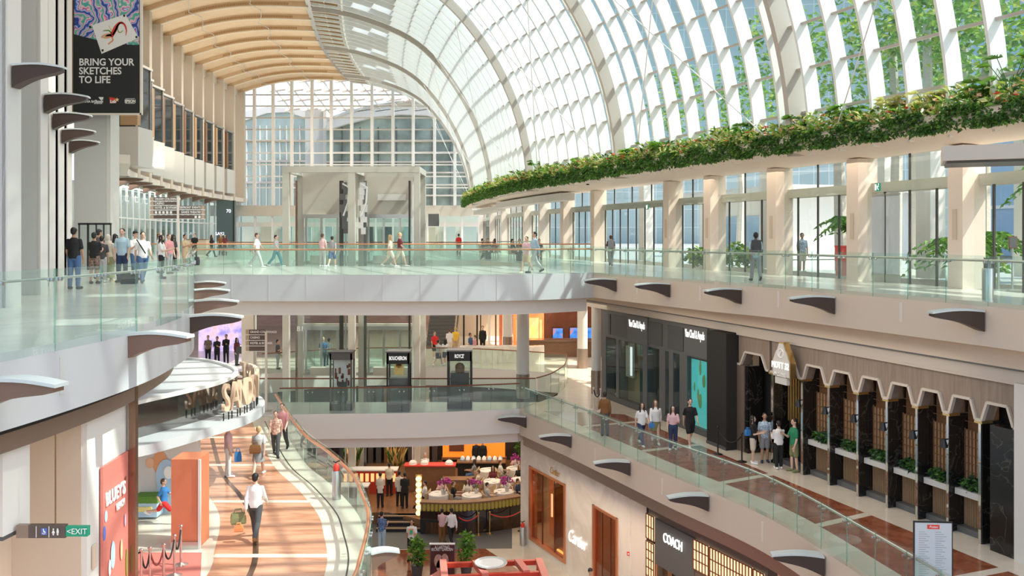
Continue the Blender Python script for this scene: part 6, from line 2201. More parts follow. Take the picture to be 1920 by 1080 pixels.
# counters, sideboards, back wall
def counter(x0, x1, y, z, h, m, label, top='wood_brown', lit=None):
    root = empty('serving_counter', ((x0 + x1) / 2, y, z), 0, label, 'counter', 'restaurant counters')
    mb = MB(); mb.box(((x0 + x1) / 2, y, z + h / 2), (x1 - x0, 0.6, h)); wb(mb, 'counter_body', m, root)
    mb = MB(); mb.box(((x0 + x1) / 2, y - 0.05, z + h + 0.03), (x1 - x0 + 0.1, 0.75, 0.06)); wb(mb, 'counter_top', top, root)
    if lit:
        for k in range(int((x1 - x0) / 0.28)):
            mb = MB(); mb.box((x0 + 0.15 + k * 0.28, y - 0.31, z + h * 0.7), (0.17, 0.04, h * 0.35)); wb(mb, 'lit_panel', lit, root)
    return root
counter(-8.8, -6.0, 47.6, PZ, 1.2, 'red_paint', 'red fronted bar counter with rows of lit jars at the left of the restaurant', 'white_cloth', 'amber_soft')
counter(-5.6, -3.0, 47.9, PZ, 1.35, 'wood_brown', 'brown host counter with a red top in the middle of the restaurant', 'red')
counter(-3.5, -2.1, 46.6, PZ, 0.95, 'gold_wood', 'low golden sideboard between the dining rows', 'wood_brown', 'gold')
counter(-9.2, -7.2, 45.6, PZ, 0.9, 'wood_brown', 'dark service counter at the left end of the restaurant', 'white_cloth')
for k, (x, y, z) in enumerate(((-5.2, 47.8, PZ + 1.41), (-4.6, 47.8, PZ + 1.41), (-3.3, 47.8, PZ + 1.41))):
    o = empty('white_dome', (x, y, z), 0, 'white dome shaped dish on the host counter, ' + ('left', 'middle', 'right')[k], 'dish', 'dishes on the host counter')
    mb = MB(); mb.lathe([(0.22, 0), (0.2, 0.12), (0.12, 0.2), (0.02, 0.23), (0, 0.23)], (0, 0, 0), 16); mb.build('cover', 'plain_print', o, True)
    mb = MB(); mb.ball((0, 0, 0.25), 0.03, 8, 6); mb.build('knob', 'steel', o)
for k in range(16):
    x, y = -2.75 + (k % 8) * 0.3, 50.5 + (k // 8) * 0.3
    mb = MB(); mb.lathe([(0, 0), (0.1, 0), (0.13, 0.1), (0.06, 0.2), (0, 0.22)], (0, 0, 0), 12)
    o = mb.build('tea_pot', 'plain_print' if k % 5 else 'sky_print', None, True); o.location = (x, y, PZ + 0.90)
    tag(o, 'white pot in the rows on the dark shelf below the orange panel' if k % 5 else 'pale blue pot in the rows on the dark shelf below the orange panel', 'pot', 'white pots below the orange panel' if k % 5 else 'blue pots below the orange panel')
counter(-3.0, -0.4, 50.6, PZ, 0.84, 'black_matte', 'dark shelf counter with white pots below the orange panel', 'wood_brown')
def sbox2(mb, px0, px1, z0, z1, y, th):
    a, b = (px0 - CX) / F * y, (px1 - CX) / F * y
    mb.box(((a + b) / 2, y + th / 2, (z0 + z1) / 2), (b - a, th, z1 - z0))
mb = MB(); mb.box((-4, 54.6, (B2 + B1 - 1.1) / 2), (20, 0.4, B1 - 1.1 - B2)); struct(mb, 'wall_restaurant', ['dark_wall'], 'dark back wall of the restaurant', 'wall')
op = empty('orange_panel', (-2.3, 52.7, PZ), 0, 'glowing orange wall panel at the back of the restaurant', 'panel')
mb = MB(); sbox2(mb, 830, 947, PZ + 0.62, PZ + 2.3, 52.6, 0.2); wb(mb, 'panel_face', 'orange_glow', op)
mb = MB(); sbox2(mb, 842, 870, PZ + 0.95, PZ + 1.6, 52.5, 0.1); wb(mb, 'dark_picture', 'copper_dark', op)
mb = MB(); sbox2(mb, 828, 950, PZ + 0.5, PZ + 0.62, 52.4, 0.4); wb(mb, 'ledge', 'wood_brown', op)
mb = MB(); sbox2(mb, 830, 948, PZ, PZ + 0.5, 52.6, 0.5); wb(mb, 'support', 'black_matte', op)
for k, (px, w) in enumerate(((660, 'left'), (742, 'right'))):
    q = D(px, 880, 49.5)
    root = empty('flower_tower', (q.x, q.y + 2.0 * 0, PZ), 0, 'tall arrangement of orange and green stems behind the counters, ' + w + ' one', 'flowers', 'tall flower arrangements')
    mb = MB(); mb.lathe([(0, 0), (0.18, 0), (0.24, 0.4), (0.2, 0.5), (0, 0.5)], (0, 0, 0), 14); mb.build('vase', 'black', root, True)
    mb = MB()
    for j in range(150):
        a = RNG.uniform(0, 6.28); l = RNG.uniform(.7, 1.7)
        mb.cur = RNG.choice((0, 0, 1, 2))
        leaf(mb, Vector((math.cos(a) * 0.1, math.sin(a) * 0.1, 0.5)), l, 0.05, RNG, 0.1, 0, Vector((math.cos(a) * 0.3, math.sin(a) * 0.3, 1)).normalized())
    mb.build('stems', ['leaf_b', 'mural_orange', 'yellow_print'], root, False, False)
for k in range(12):
    px = 650 + k * 15
    if k in (1, 6):
        continue
    q = D(px, 860, 53.6)
    mb = MB(); mb.box((q.x, 53.8, B2 + 2.7), (0.3, 0.5, 4.6)); o = mb.build('shelf_post', ('charcoal', 'wood_brown', 'tan', 'steel_dark')[k % 4])
    tag(o, 'upright shelf panel at the back of the restaurant, %s from the left' % ('first', 'second', 'third', 'fourth', 'fifth', 'sixth', 'seventh', 'eighth', 'ninth', 'tenth', 'eleventh', 'twelfth')[k], 'panel', 'back panels of the restaurant')
tr_ = empty('indoor_tree', (0.75, 50.9, PZ), 0, 'dark leafy tree at the right end of the restaurant', 'tree')
mb = MB(); mb.tube([(0, 0, 0), (0, 0, 1.4)], 0.06, 8); mb.build('trunk', 'wood_brown', tr_)
mb = MB(); leaf_cloud(mb, (0, 0, 1.9), (0.65, 0.6, 1.0), 520, 0.2, RNG, (0, 1), 0.2); mb.build('crown', ['leaf_dark', 'leaf_b'], tr_, False, False)
ro = []
for px, top, bot, w in ((897, 957, 1003, 'left one'), (918, 955, 1001, 'middle one'), (977, 951, 996, 'right one by the marble front')):
    q = G(px, bot, B2); ro.append(q)
    rope_post(q.x, q.y, B2 + 0.005, 1.05, 'gold rope post before the dark lamp wall, ' + w, 'gold rope posts', 'gold')
for (a, b), w in zip(((ro[0], ro[0] + Vector((-0.9, -0.25, -0.05))), (ro[1], ro[2])), ('left swag', 'right swag')):
    rope(a + Vector((0, 0, 0.95)), b + Vector((0, 0, 0.95)), 0.22, 'red barrier rope at the gold posts, ' + w, 'red ropes at the gold posts', 'red', 0.025)
# potted trees, poster stand, red pavilion roof
for px, bot, hgt, w in ((782, 1078, 1.5, 'left of the dark poster stand'), (874, 1075, 1.65, 'right of the dark poster stand')):
    q = G(px, bot, B2)
    root = empty('potted_tree', (q.x, q.y, B2), 0, 'leafy green potted tree ' + w, 'plant', 'potted trees on the lowest floor')
    mb = MB(); mb.lathe([(0, 0), (0.2, 0), (0.26, 0.42), (0.22, 0.42), (0, 0.36)], (0, 0, 0), 18); mb.build('pot', 'charcoal', root, True)
    mb = MB(); mb.tube([(0, 0, 0.3), (0.02, 0, hgt * 0.6)], 0.03, 8); mb.build('trunk', 'wood_brown', root)
    mb = MB(); leaf_cloud(mb, (0, 0, hgt * 0.66), (0.34, 0.34, hgt * 0.40), 260, 0.2, RNG, (0, 1, 0), 0.15); mb.build('leaves', ['leaf_a', 'leaf_b'], root, False, False)
ps = empty('poster_stand', (*D(829, 1080, 36).xy, B2), 0, 'dark red poster stand with white lettering between the two potted trees', 'sign')
def sbox(mb, px0, px1, z0, z1, y, th):
    a, b = (px0 - CX) / F * y, (px1 - CX) / F * y
    mb.box(((a + b) / 2, y + th / 2, (z0 + z1) / 2), (b - a, th, z1 - z0))
zt_ = D(0, 1021, 36).z
mb = MB(); sbox(mb, 806, 852, B2 + 0.25, zt_, 36, 0.06); pf = wb(mb, 'poster_face', 'maroon_print', ps)
mb = MB(); sbox(mb, 805, 853, zt_, zt_ + 0.04, 35.97, 0.12); wb(mb, 'top_edge', 'plain_print', ps)
for px in (806, 851):
    mb = MB(); sbox(mb, px, px + 1.5, B2, zt_, 35.98, 0.1); wb(mb, 'post', 'steel_dark', ps)
mb = MB(); sbox(mb, 803, 855, B2, B2 + 0.05, 35.75, 0.55); wb(mb, 'foot', 'steel_dark', ps)
flat_text('A LASTING', 0.15, 'plain_print', 'lettering', pf, 829, 1026, 35.97, squash=0.8)
flat_text('SECRET GARDEN', 0.15, 'plain_print', 'lettering', pf, 829, 1030.5, 35.97, squash=0.75)
for px, py, w, h in ((822, 1052, 8, 13), (834, 1050, 7, 12), (828, 1062, 10, 14)):
    c = D(px, py, 35.96); s = F / 36
    mb = MB(); mb.add([c] + [c + Vector((math.cos(a) * w / s, 0, math.sin(a) * h / s)) for a in [6.283 * k / 16 for k in range(16)]], [(0, 1 + k, 1 + (k + 1) % 16) for k in range(16)])
    wb(mb, 'print_shape', 'poster_skin', pf)
rk = empty('red_pavilion', (-0.6, 29.8, B2), 0, 'red open framed pavilion roof with a white round dish at the bottom of the hall', 'kiosk')
zr = -10.05
for (a, b) in (((-2.35, 32.1), (0.92, 32.4)), ((-2.25, 30.9), (1.05, 31.3)), ((-2.9, 26), (1.5, 26))):
    mb = MB(); mb.bar((*a, zr), (*b, zr), 0.16, 0.16); wb(mb, 'cross_beam', 'red_paint', rk)
for (a, b) in (((-2.45, 32.3), (-1.75, 26)), ((0.95, 32.4), (1.6, 26)), ((-1.3, 32.2), (-0.9, 30.9)), ((0.2, 32.3), (0.5, 31.2))):
    mb = MB(); mb.bar((*a, zr + 0.06), (*b, zr + 0.06), 0.24, 0.18); wb(mb, 'long_beam', 'red_pink', rk)
for x, y in ((-2.4, 32.1), (0.95, 32.4), (-2.9, 26), (1.5, 26)):
    mb = MB(); mb.box((x, y, (B2 + zr) / 2), (0.16, 0.16, zr - B2)); wb(mb, 'post', 'red_paint', rk)
mb = MB(); mb.hexa([(-2.2, 30.8, zr - 1.0), (1.1, 31.2, zr - 1.0), (1.5, 26, zr - 1.0), (-2.6, 26, zr - 1.0), (-2.2, 30.8, zr - 0.9), (1.1, 31.2, zr - 0.9), (1.5, 26, zr - 0.9), (-2.6, 26, zr - 0.9)]); wb(mb, 'deck', 'red_paint', rk)
mb = MB(); mb.hexa([(-2.2, 31.0, zr - 0.95), (1.1, 31.35, zr - 0.95), (1.1, 31.3, zr - 0.1), (-2.2, 30.95, zr - 0.1), (-2.2, 31.06, zr - 0.95), (1.1, 31.41, zr - 0.95), (1.1, 31.36, zr - 0.1), (-2.2, 31.01, zr - 0.1)]); wb(mb, 'side_panel', 'red_paint', rk)
mb = MB(); mb.hexa([(-3.4, 31.6, zr - 1.0), (-2.5, 32.0, zr - 1.0), (-2.4, 30.6, zr - 0.9), (-3.6, 30.2, zr - 0.9), (-3.1, 31.6, zr - 0.35), (-2.5, 32.0, zr - 0.1), (-2.3, 30.6, zr - 0.1), (-3.1, 30.2, zr - 0.35)]); wb(mb, 'angled_wing', 'red_pink', rk)
dish = empty('round_dish', (-0.74, 31.75, zr + 0.15), 0, 'white round dish lying on the red pavilion beams', 'dish')
mb = MB(); mb.lathe([(0, 0), (0.46, 0.0), (0.58, 0.06), (0.56, 0.09), (0.46, 0.05), (0, 0.05)], (0, 0, 0), 32); mb.build('rim', 'grey_panel', dish, True)
mb = MB(); mb.lathe([(0, 0.045), (0.45, 0.055), (0.45, 0.06), (0, 0.07)], (0, 0, 0), 32); mb.build('white_top', 'plain_print', dish, True)

# ------------------------------------------------------------------ banner, way-finding signs, small upper floor things
YB = 44.0
bn = empty('hanging_banner', (*D(200, 215, YB).xy, D(0, 215, YB).z), 0, 'tall black hanging banner with a colourful picture and white lettering', 'banner')
mb = MB(); pb2(mb, 137, 262, -60, 212, YB, 0.12); face = wb(mb, 'banner_face', 'banner_black', bn)
mb = MB(); pb2(mb, 134, 137, -62, 215, YB - 0.03, 0.2); wb(mb, 'frame', 'wood_brown', bn)
mb = MB(); pb2(mb, 262, 265, -62, 215, YB - 0.03, 0.2); wb(mb, 'frame', 'warm_white', bn)
mb = MB(); pb2(mb, 134, 265, 212, 215, YB - 0.03, 0.2); wb(mb, 'frame', 'warm_white', bn)
for px in (150, 250):
    mb = MB(); mb.tube([D(px, -62, YB), D(px, -62, YB) + Vector((0, 0, 4.0))], 0.03, 6); wb(mb, 'hanger', 'steel', bn)
def sheet(pix, y, m, name, parent):
    mb = MB(); mb.face([D(px, py, y) for px, py in pix]); return wb(mb, name, m, parent)
arc_ = [(139 + (261 - 139) * k / 12, 64 + 13 * math.sin(math.pi * k / 12 * 0.62) + 2 * k / 3) for k in range(13)]
sheet([(139, -58), (261, -58), *arc_[::-1]], YB - 0.006, 'swirl_print', 'picture', face)
card = sheet([(172.5, 47.5), (235, 26.5), (260, 71), (190.5, 101)], YB - 0.012, 'plain_print', 'card', face)
def band(pts, w, m, name='lizard'):
    mb = MB()
    P = [D(px, py, YB - 0.02) for px, py in pts]
    s = YB / F
    for i in range(len(P) - 1):
        d = (P[i + 1] - P[i]).normalized(); n_ = Vector((-d.z, 0, d.x))
        w0, w1 = w[i] * s, w[i + 1] * s
        mb.face([P[i] - n_ * w0, P[i + 1] - n_ * w1, P[i + 1] + n_ * w1, P[i] + n_ * w0])
    wb(mb, name, m, card)
band([(208, 69), (213, 60), (217, 52), (221, 45), (226, 42), (232, 44), (236, 51), (237, 58), (236, 67)], [3.5, 4, 4, 2.6, 2, 1.8, 1.6, 1.1, .4], 'red')
band([(211, 66), (217, 56), (221, 47), (226, 42.5), (231, 43.5)], [1.6, 2, 1.8, 1.2, .8], 'yellow_print')
band([(189, 69.5), (195, 66), (203, 65), (209, 66), (203, 70), (196, 71), (189, 69.5)], [.3, 1.6, 2.8, 2, 2.4, 1.6, .3], 'mural_orange')
band([(198, 68), (203, 66), (208, 66)], [1, 2.2, 1.6], 'leaf_a')
band([(209, 62), (204, 57), (199, 57), (193, 58)], [1.3, 1.1, 1, .6], 'leaf_a')
band([(210, 70), (212, 76), (206, 80), (203, 83)], [1.6, 1.4, 1.2, 1.6], 'mural_orange')
band([(209, 57), (206, 52), (203, 47)], [1.2, 1, .5], 'yellow_print')
band([(220, 53), (222, 60), (226, 61), (231, 57)], [1, 1, .9, .5], 'leaf_c')
for px, py in ((168.5, 51), (232.5, 30), (255.5, 70), (192, 95)):
    sheet([(px - 2, py - 2), (px + 2, py - 3), (px + 2.5, py + 1), (px - 1, py + 2)], YB - 0.02, 'banner_black', 'card_mark', card)
for s_, py in (('BRING YOUR', 117), ('SKETCHES', 133.5), ('TO LIFE', 150)):
    flat_text(s_, 0.475, 'sign_plain', 'lettering', face, 148, py, YB - 0.02, align='LEFT', bold=0.01, squash=0.94, extrude=0.004)
flat_text('MARINA BAY', 0.155, 'sign_plain', 'lettering', face, 148, 190.5, YB - 0.02, align='LEFT', bold=0.004, extrude=0.003, squash=0.95)
flat_text('Sands', 0.19, 'sign_plain', 'lettering', face, 177, 190.2, YB - 0.02, align='LEFT', bold=0.006, extrude=0.003, shear=0.2, squash=0.95)
flat_text('SINGAPORE', 0.075, 'sign_plain', 'lettering', face, 184, 194, YB - 0.02, bold=0.002, extrude=0.003)
sheet([(184.5, 182), (194, 182), (193, 187), (188, 187)], YB - 0.02, 'sign_plain', 'emblem', face)
lab = sheet([(205, 182), (217, 184), (219, 193), (206, 194)], YB - 0.015, 'red', 'emblem', face)
flat_text('Lab', 0.2, 'sign_plain', 'lettering', face, 212, 190.5, YB - 0.03, bold=0.012, extrude=0.003)
mb = MB(); c = D(219.5, 187, YB - 0.03)
mb.add([c + Vector((math.sin(6.283 * k / 10) * (0.11 if k % 2 == 0 else 0.05), 0, math.cos(6.283 * k / 10) * (0.11 if k % 2 == 0 else 0.05))) for k in range(10)], [tuple(range(10))]); wb(mb, 'star', 'yellow_print', face)
flat_text('EPSON', 0.2, 'sign_plain', 'lettering', face, 244, 190, YB - 0.02, bold=0.01, extrude=0.003, squash=0.85)
for py in (184.5, 193.5):
    sheet([(235, py), (253, py), (253, py + 0.8), (235, py + 0.8)], YB - 0.02, 'sign_plain', 'rule', face)

def wayfinder(px, top, base_y, z, boards, label, y=None):
    q = G(px, base_y, z) if y is None else Vector(((px - CX) / F * y, y, z))
    y = q.y
    zt = D(0, top, y).z
    root = empty('signpost', (q.x, y, z), 0, label, 'sign', 'way-finding signposts')
    mb = MB(); mb.box((q.x, y, (z + zt) / 2), (0.09, 0.09, zt - z)); wb(mb, 'post', 'warm_white', root)
    mb = MB(); mb.box((q.x, y, z + 0.02), (0.4, 0.4, 0.04)); wb(mb, 'foot', 'steel', root)
    for a, b, y0, y1, txt, al in boards:
        A_, B_ = D(a, y0, y), D(b, y1, y)
        mb = MB(); mb.box(((A_.x + B_.x) / 2, y, (A_.z + B_.z) / 2), (B_.x - A_.x, 0.06, A_.z - B_.z)); bd = wb(mb, 'board', 'sign_brown', root)
        mb = MB(); mb.box(((A_.x + B_.x) / 2, y - 0.005, B_.z - 0.012), (B_.x - A_.x, 0.07, 0.024)); wb(mb, 'board_edge', 'plain_print', bd)
        e = 6.5
        ax = a if al == 'LEFT' else b - e
        C_, D_ = D(ax, y0, y), D(ax + e, y1, y)
        mb = MB(); mb.box(((C_.x + D_.x) / 2, y - 0.005, (C_.z + D_.z) / 2), (D_.x - C_.x, 0.07, C_.z - D_.z)); ar = wb(mb, 'arrow_tile', 'sign_tan', bd)
        if txt == '#':
            n_ = 5 if al == 'LEFT' else 2
            for k in range(n_):
                pc = D((a + e + 4 + k * 7) if al == 'LEFT' else (b - e - 4 - k * 7), (y0 + y1) / 2, y - 0.035)
                mb = MB(); mb.box(pc, (0.1, 0.01, 0.11)); mb.box(pc + Vector((0, -0.002, 0.0)), (0.04, 0.01, 0.08)); wb(mb, 'pictogram', 'plain_print', bd)
        elif txt:
            tp = D(a + e + 1.5 if al == 'LEFT' else b - e - 1.5, (y0 + y1) / 2, y - 0.034)
            text(txt, 0.135 if y < 45 else 0.15, 'plain_print', 'lettering', bd, tp, (1, 0, 0), align=al, squash=0.86, extrude=0.003, bold=0.003)
wayfinder(334.5, 368, 505, L1, [(282, 331, 370, 376.5, 'GRAND COLONNADE', 'LEFT'), (282, 331, 378.5, 384.5, 'CASINO', 'LEFT'), (282, 331, 386.5, 393, 'HOTEL & SKYPARK', 'LEFT'), (282, 331, 395, 401.5, '#', 'LEFT'), (282, 331, 403.5, 410, '', 'LEFT'),
          (337, 384.5, 386, 392.5, 'WATERFRONT EVENTS', 'RIGHT'), (337, 384.5, 394.5, 401.5, 'SANDS THEATRE', 'RIGHT'), (337, 384.5, 403.5, 410, '#', 'RIGHT')], 'signpost with dark two-sided boards on the upper floor at left', 41.0)
wayfinder(499, 622, 771, B1, [(461, 497, 618, 627, 'GRAND COLONNADE', 'LEFT'), (461, 497, 628.5, 637.5, 'CASINO', 'LEFT'), (461, 497, 639, 648, 'HOTEL & SKYPARK', 'LEFT'), (461, 497, 649.5, 658, '', 'LEFT')], 'signpost with dark boards on the middle floor beside the square column')
# small standing things on the upper floor
rc = empty('red_counter', (*G(1590, 517, L1).xy, L1), R(-18), 'bright red reception counter near the right glass wall', 'counter')
mb = MB(); mb.box((0, 0, 0.85), (0.95, 0.6, 0.55)); mb.build('red_front', 'red', rc)
mb = MB(); mb.box((0, 0, 0.29), (0.9, 0.55, 0.58)); mb.build('base', 'red_pink', rc)
mb = MB(); mb.box((0, 0, 1.15), (1.0, 0.65, 0.05)); mb.build('top', 'red', rc)
ns = empty('notice_stand', (*G(1899, 545, L1).xy, L1), 0, 'grey notice in a thin red frame on a pole at the right edge', 'sign')
mb = MB(); mb.box((0, 0, 1.38), (0.24, 0.03, 0.34)); nf = mb.build('frame', 'copper_dark', ns)
mb = MB(); mb.box((0, -0.017, 1.38), (0.2, 0.01, 0.3)); mb.build('notice', 'charcoal_panel', nf)
mb = MB(); mb.tube([(0, 0.03, 0), (0, 0.03, 1.3)], 0.03, 8); mb.build('pole', 'steel', ns)
mb = MB(); mb.lathe([(0, 0), (0.24, 0), (0.24, 0.04), (0, 0.05)], (0, 0, 0), 16); mb.build('base', 'steel', ns)
bp = empty('belt_post', (*G(1872, 545, L1).xy, L1), 0, 'belt barrier post beside the notice at the right edge', 'post')
mb = MB(); mb.tube([(0, 0, 0), (0, 0, 0.98)], 0.035, 10); mb.build('pole', 'steel', bp)
mb = MB(); mb.lathe([(0, 0), (0.24, 0), (0.24, 0.04), (0, 0.05)], (0, 0, 0), 16); mb.build('base', 'steel', bp)
mb = MB(); d_ = Vector(ns.location) - Vector(bp.location); mb.bar((0, 0, 0.95), (d_.x * 0.94, d_.y * 0.94, 0.95), 0.02, 0.07); mb.build('belt', 'charcoal', bp)
# low black panel by the left people, tan kiosk, dark shop with a small sign
bd = empty('glass_booth', (*G(178, 505, L1).xy, L1), 0, 'black framed glass entrance booth behind the left group', 'booth')
yb = 40.0
for px in (147, 163, 179, 193, 206):
    mb = MB(); pb2(mb, px, px + (1.2 if px != 163 else 2.4), 418, 506, yb, 0.1); wb(mb, 'post', 'black', bd)
mb = MB(); pb2(mb, 146, 207.5, 418, 421.5, yb, 0.12); wb(mb, 'head', 'black', bd)
mb = MB(); pb2(mb, 148, 206, 421, 506, yb + 0.04, 0.02); wb(mb, 'glass', 'wall_glass', bd)
kk = empty('tan_kiosk', (*G(372, 477, L1).xy, L1), 0, 'small tan information desk on the far upper floor at left', 'desk')
mb = MB(); mb.box((0, 0, 0.6), (1.5, 0.7, 1.2)); mb.build('desk_body', 'tan', kk)
mb = MB(); mb.box((0, 0, 1.22), (1.6, 0.8, 0.05)); mb.build('desk_top', 'wood_brown', kk)
ds = empty('dark_shop', (*D(419, 462, 92).xy, L1), 0, 'dark grey shop front with a white sign at the far left corner', 'shop front')
mb = MB(); pb2(mb, 406, 440, 376, 466, 92, 0.4); wb(mb, 'front', 'wall_tint_dark', ds)
flat_text('SAKI', 0.45, 'sign_cold', 'lettering', ds, 412, 438.5, 91.9)
flat_text('70', 0.5, 'sign_cold', 'lettering', ds, 428.5, 396, 91.9)
mb = MB(); pb2(mb, 437, 438.5, 376, 466, 91.9, 0.3); wb(mb, 'edge', 'black', ds)
hs = empty('hanging_sign', (*D(813, 423, 88).xy, D(0, 423, 88).z), 0, 'small dark directory board on the far floor right of the lifts', 'sign')
mb = MB(); pb2(mb, 803, 823, 401, 424, 88, 0.15); wb(mb, 'board', 'charcoal_panel', hs)
mb = MB(); pb2(mb, 822, 823.5, 396, 471.2, 88.05, 0.15); wb(mb, 'post', 'warm_white', hs)
# menu stand and rope barrier on the right promenade
q = G(1749, 1135, B1)
ms = empty('menu_stand', (q.x, q.y, B1), R(-4), 'black framed menu stand with a red logo on the right promenade', 'sign')
mb = MB(); mb.box((0, 0, 1.06), (0.80, 0.04, 1.42)); mf = mb.build('frame', 'black', ms)
mb = MB(); mb.box((0, -0.024, 1.06), (0.75, 0.01, 1.36)); sh_ = mb.build('sheet', 'sheet_grey', mf)
mb = MB(); mb.box((0.0, -0.032, 1.66), (0.25, 0.006, 0.09)); mb.build('red_logo', 'red', sh_)
text('Putien', 0.07, 'plain_print', 'lettering', sh_, Vector((q.x, q.y - 0.04, B1 + 1.66)), (1, -0.07, 0), extrude=0.002, shear=0.2)
for cx_ in (-0.17, 0.17):
    mb = MB()
    for k in range(22):
        w_ = 0.12 + 0.13 * ((k * 7 + int(cx_ > 0) * 5) % 5) / 5
        mb.box((cx_ - 0.13 + w_ / 2, -0.031, 1.55 - k * 0.046), (w_, 0.004, 0.011))
    mb.build('printed_lines', 'print_grey', sh_)
for x in (-0.36, 0.36):
    mb = MB(); mb.box((x, 0, 0.18), (0.05, 0.04, 0.36)); mb.build('leg', 'black', ms)
mb = MB(); mb.box((0, 0, 0.02), (0.8, 0.4, 0.03)); mb.build('foot', 'black', ms)
q1, q2, q3 = G(1391, 866, B1), G(1346, 852, B1), G(1370, 872, B1)
for q, w in ((q1, 'right one beside the woman in beige shorts'), (q2, 'left one by the black panel')):
    rope_post(q.x, q.y, B1, 1.0, 'slim black rope post by the entrance, ' + w, 'black rope posts', 'black')
rope(q1 + Vector((0, 0, 0.9)), q2 + Vector((0, 0, 0.9)), 0.35, 'black barrier rope between the slim black posts', None, 'black_matte', 0.025)
q = G(1113, 768, B1)
rope_post(q.x, q.y, B1, 1.0, 'slim white rope post at the corner by the charcoal shop front', 'pale rope posts', 'warm_white')
q_ = G(1126, 771, B1)
rope_post(q_.x, q_.y, B1, 1.0, 'second slim white rope post nearer the charcoal shop front', 'pale rope posts', 'warm_white')
rope(q + Vector((0, 0, 0.9)), q_ + Vector((0, 0, 0.9)), 0.3, 'dark rope between the slim white posts by the charcoal shop front', None, 'black_matte', 0.025)
# ------------------------------------------------------------------ people: one continuous body each, clothes and hair as parts
def cap(mb, a, b, ra, rb, n=10):
    a, b = Vector(a), Vector(b)
    d = (b - a).normalized()
    pts, rs = [], []
    for t in (-0.98, -0.8, -0.45, 0):
        pts.append(a + d * ra * t); rs.append(ra * math.sqrt(max(0, 1 - t * t)) + 1e-4)
    for t in (0, 0.45, 0.8, 0.98):
        pts.append(b + d * rb * t); rs.append(rb * math.sqrt(max(0, 1 - t * t)) + 1e-4)
    mb.tube(pts, rs, n)
def loft(mb, rings, n=16):
    vs, fs = [], []
    for cx, cy, z, rx, ry in rings:
        for k in range(n):
            a = 6.2832 * k / n
            vs.append((cx + rx * math.cos(a), cy + ry * math.sin(a), z))
    for i in range(len(rings) - 1):
        for k in range(n):
            fs.append((i * n + k, i * n + (k + 1) % n, (i + 1) * n + (k + 1) % n, (i + 1) * n + k))
    fs += [tuple(range(n - 1, -1, -1)), tuple((len(rings) - 1) * n + k for k in range(n))]
    mb.add(vs, fs)
POSES = {  # legs: (thigh forward, knee bend) left/right; arms: (upper forward, outward, elbow flex) left/right
    'stand': ((4, 4), (-3, 3), (4, 9, 14), (2, 9, 16)), 'walka': ((24, 8), (-19, 24), (-20, 8, 14), (24, 8, 24)), 'walkb': ((-19, 24), (24, 8), (24, 8, 24), (-20, 8, 14)),
    'phone': ((4, 4), (-3, 3), (24, 6, 98), (4, 9, 14)), 'hands': ((3, 3), (-2, 3), (18, 3, 88), (20, 3, 86)), 'bag': ((5, 5), (-4, 4), (3, 9, 12), (8, 12, 96)),
    'sit': ((82, 84), (80, 80), (26, 8, 62), (30, 8, 66)), 'run': ((44, 22), (-34, 52), (-34, 9, 60), (34, 9, 70))}
def joints(pose):
    L, Rr, AL, AR = POSES[pose]
    J = {}
    low = 9
    for s, (th, kn), (ua, uo, ef) in ((-1, L, AL), (1, Rr, AR)):
        hip = Vector((s * 0.088, 0, 0.90))
        a, b = R(th), R(th - kn)
        knee = hip + Vector((s * 0.012, -math.sin(a), -math.cos(a))) * 0.415
        ank = knee + Vector((0, -math.sin(b), -math.cos(b))) * 0.41
        toe = ank + (Vector((s * 0.03, -0.16, -0.035)) if kn < 20 or pose == 'sit' else Vector((0, -0.11, -0.10)))
        sh = Vector((s * 0.166, 0.0, 1.362))
        el = sh + Vector((s * math.sin(R(uo)), -math.sin(R(ua)), -math.cos(R(ua)))) * 0.285
        f = R(ua + ef)
        inw = -0.25 * min(1, ef / 90) * s
        wr = el + Vector((inw + s * 0.03, -math.sin(f), -math.cos(f))).normalized() * 0.245
        J[s] = (hip, knee, ank, toe, sh, el, wr)
        low = min(low, ank.z - 0.078, toe.z - 0.03)
    J['drop'] = low
    return J
PM = {}
def remeshed(mb, key, vox, smooth=3, mats=1):
    me = bpy.data.meshes.new(key)
    me.from_pydata(mb.v, [], mb.f)
    o = bpy.data.objects.new('figure', me)
    COL.objects.link(o)
    m = o.modifiers.new('r', 'REMESH'); m.mode = 'VOXEL'; m.voxel_size = vox; m.use_smooth_shade = True
    m = o.modifiers.new('s', 'SMOOTH'); m.iterations = smooth; m.factor = 0.5
    r = bpy.data.meshes.new_from_object(o.evaluated_get(bpy.context.evaluated_depsgraph_get()))
    bpy.data.objects.remove(o); bpy.data.meshes.remove(me)
    for _ in range(mats):
        r.materials.append(None)
    r.polygons.foreach_set('use_smooth', [True] * len(r.polygons))
    return r
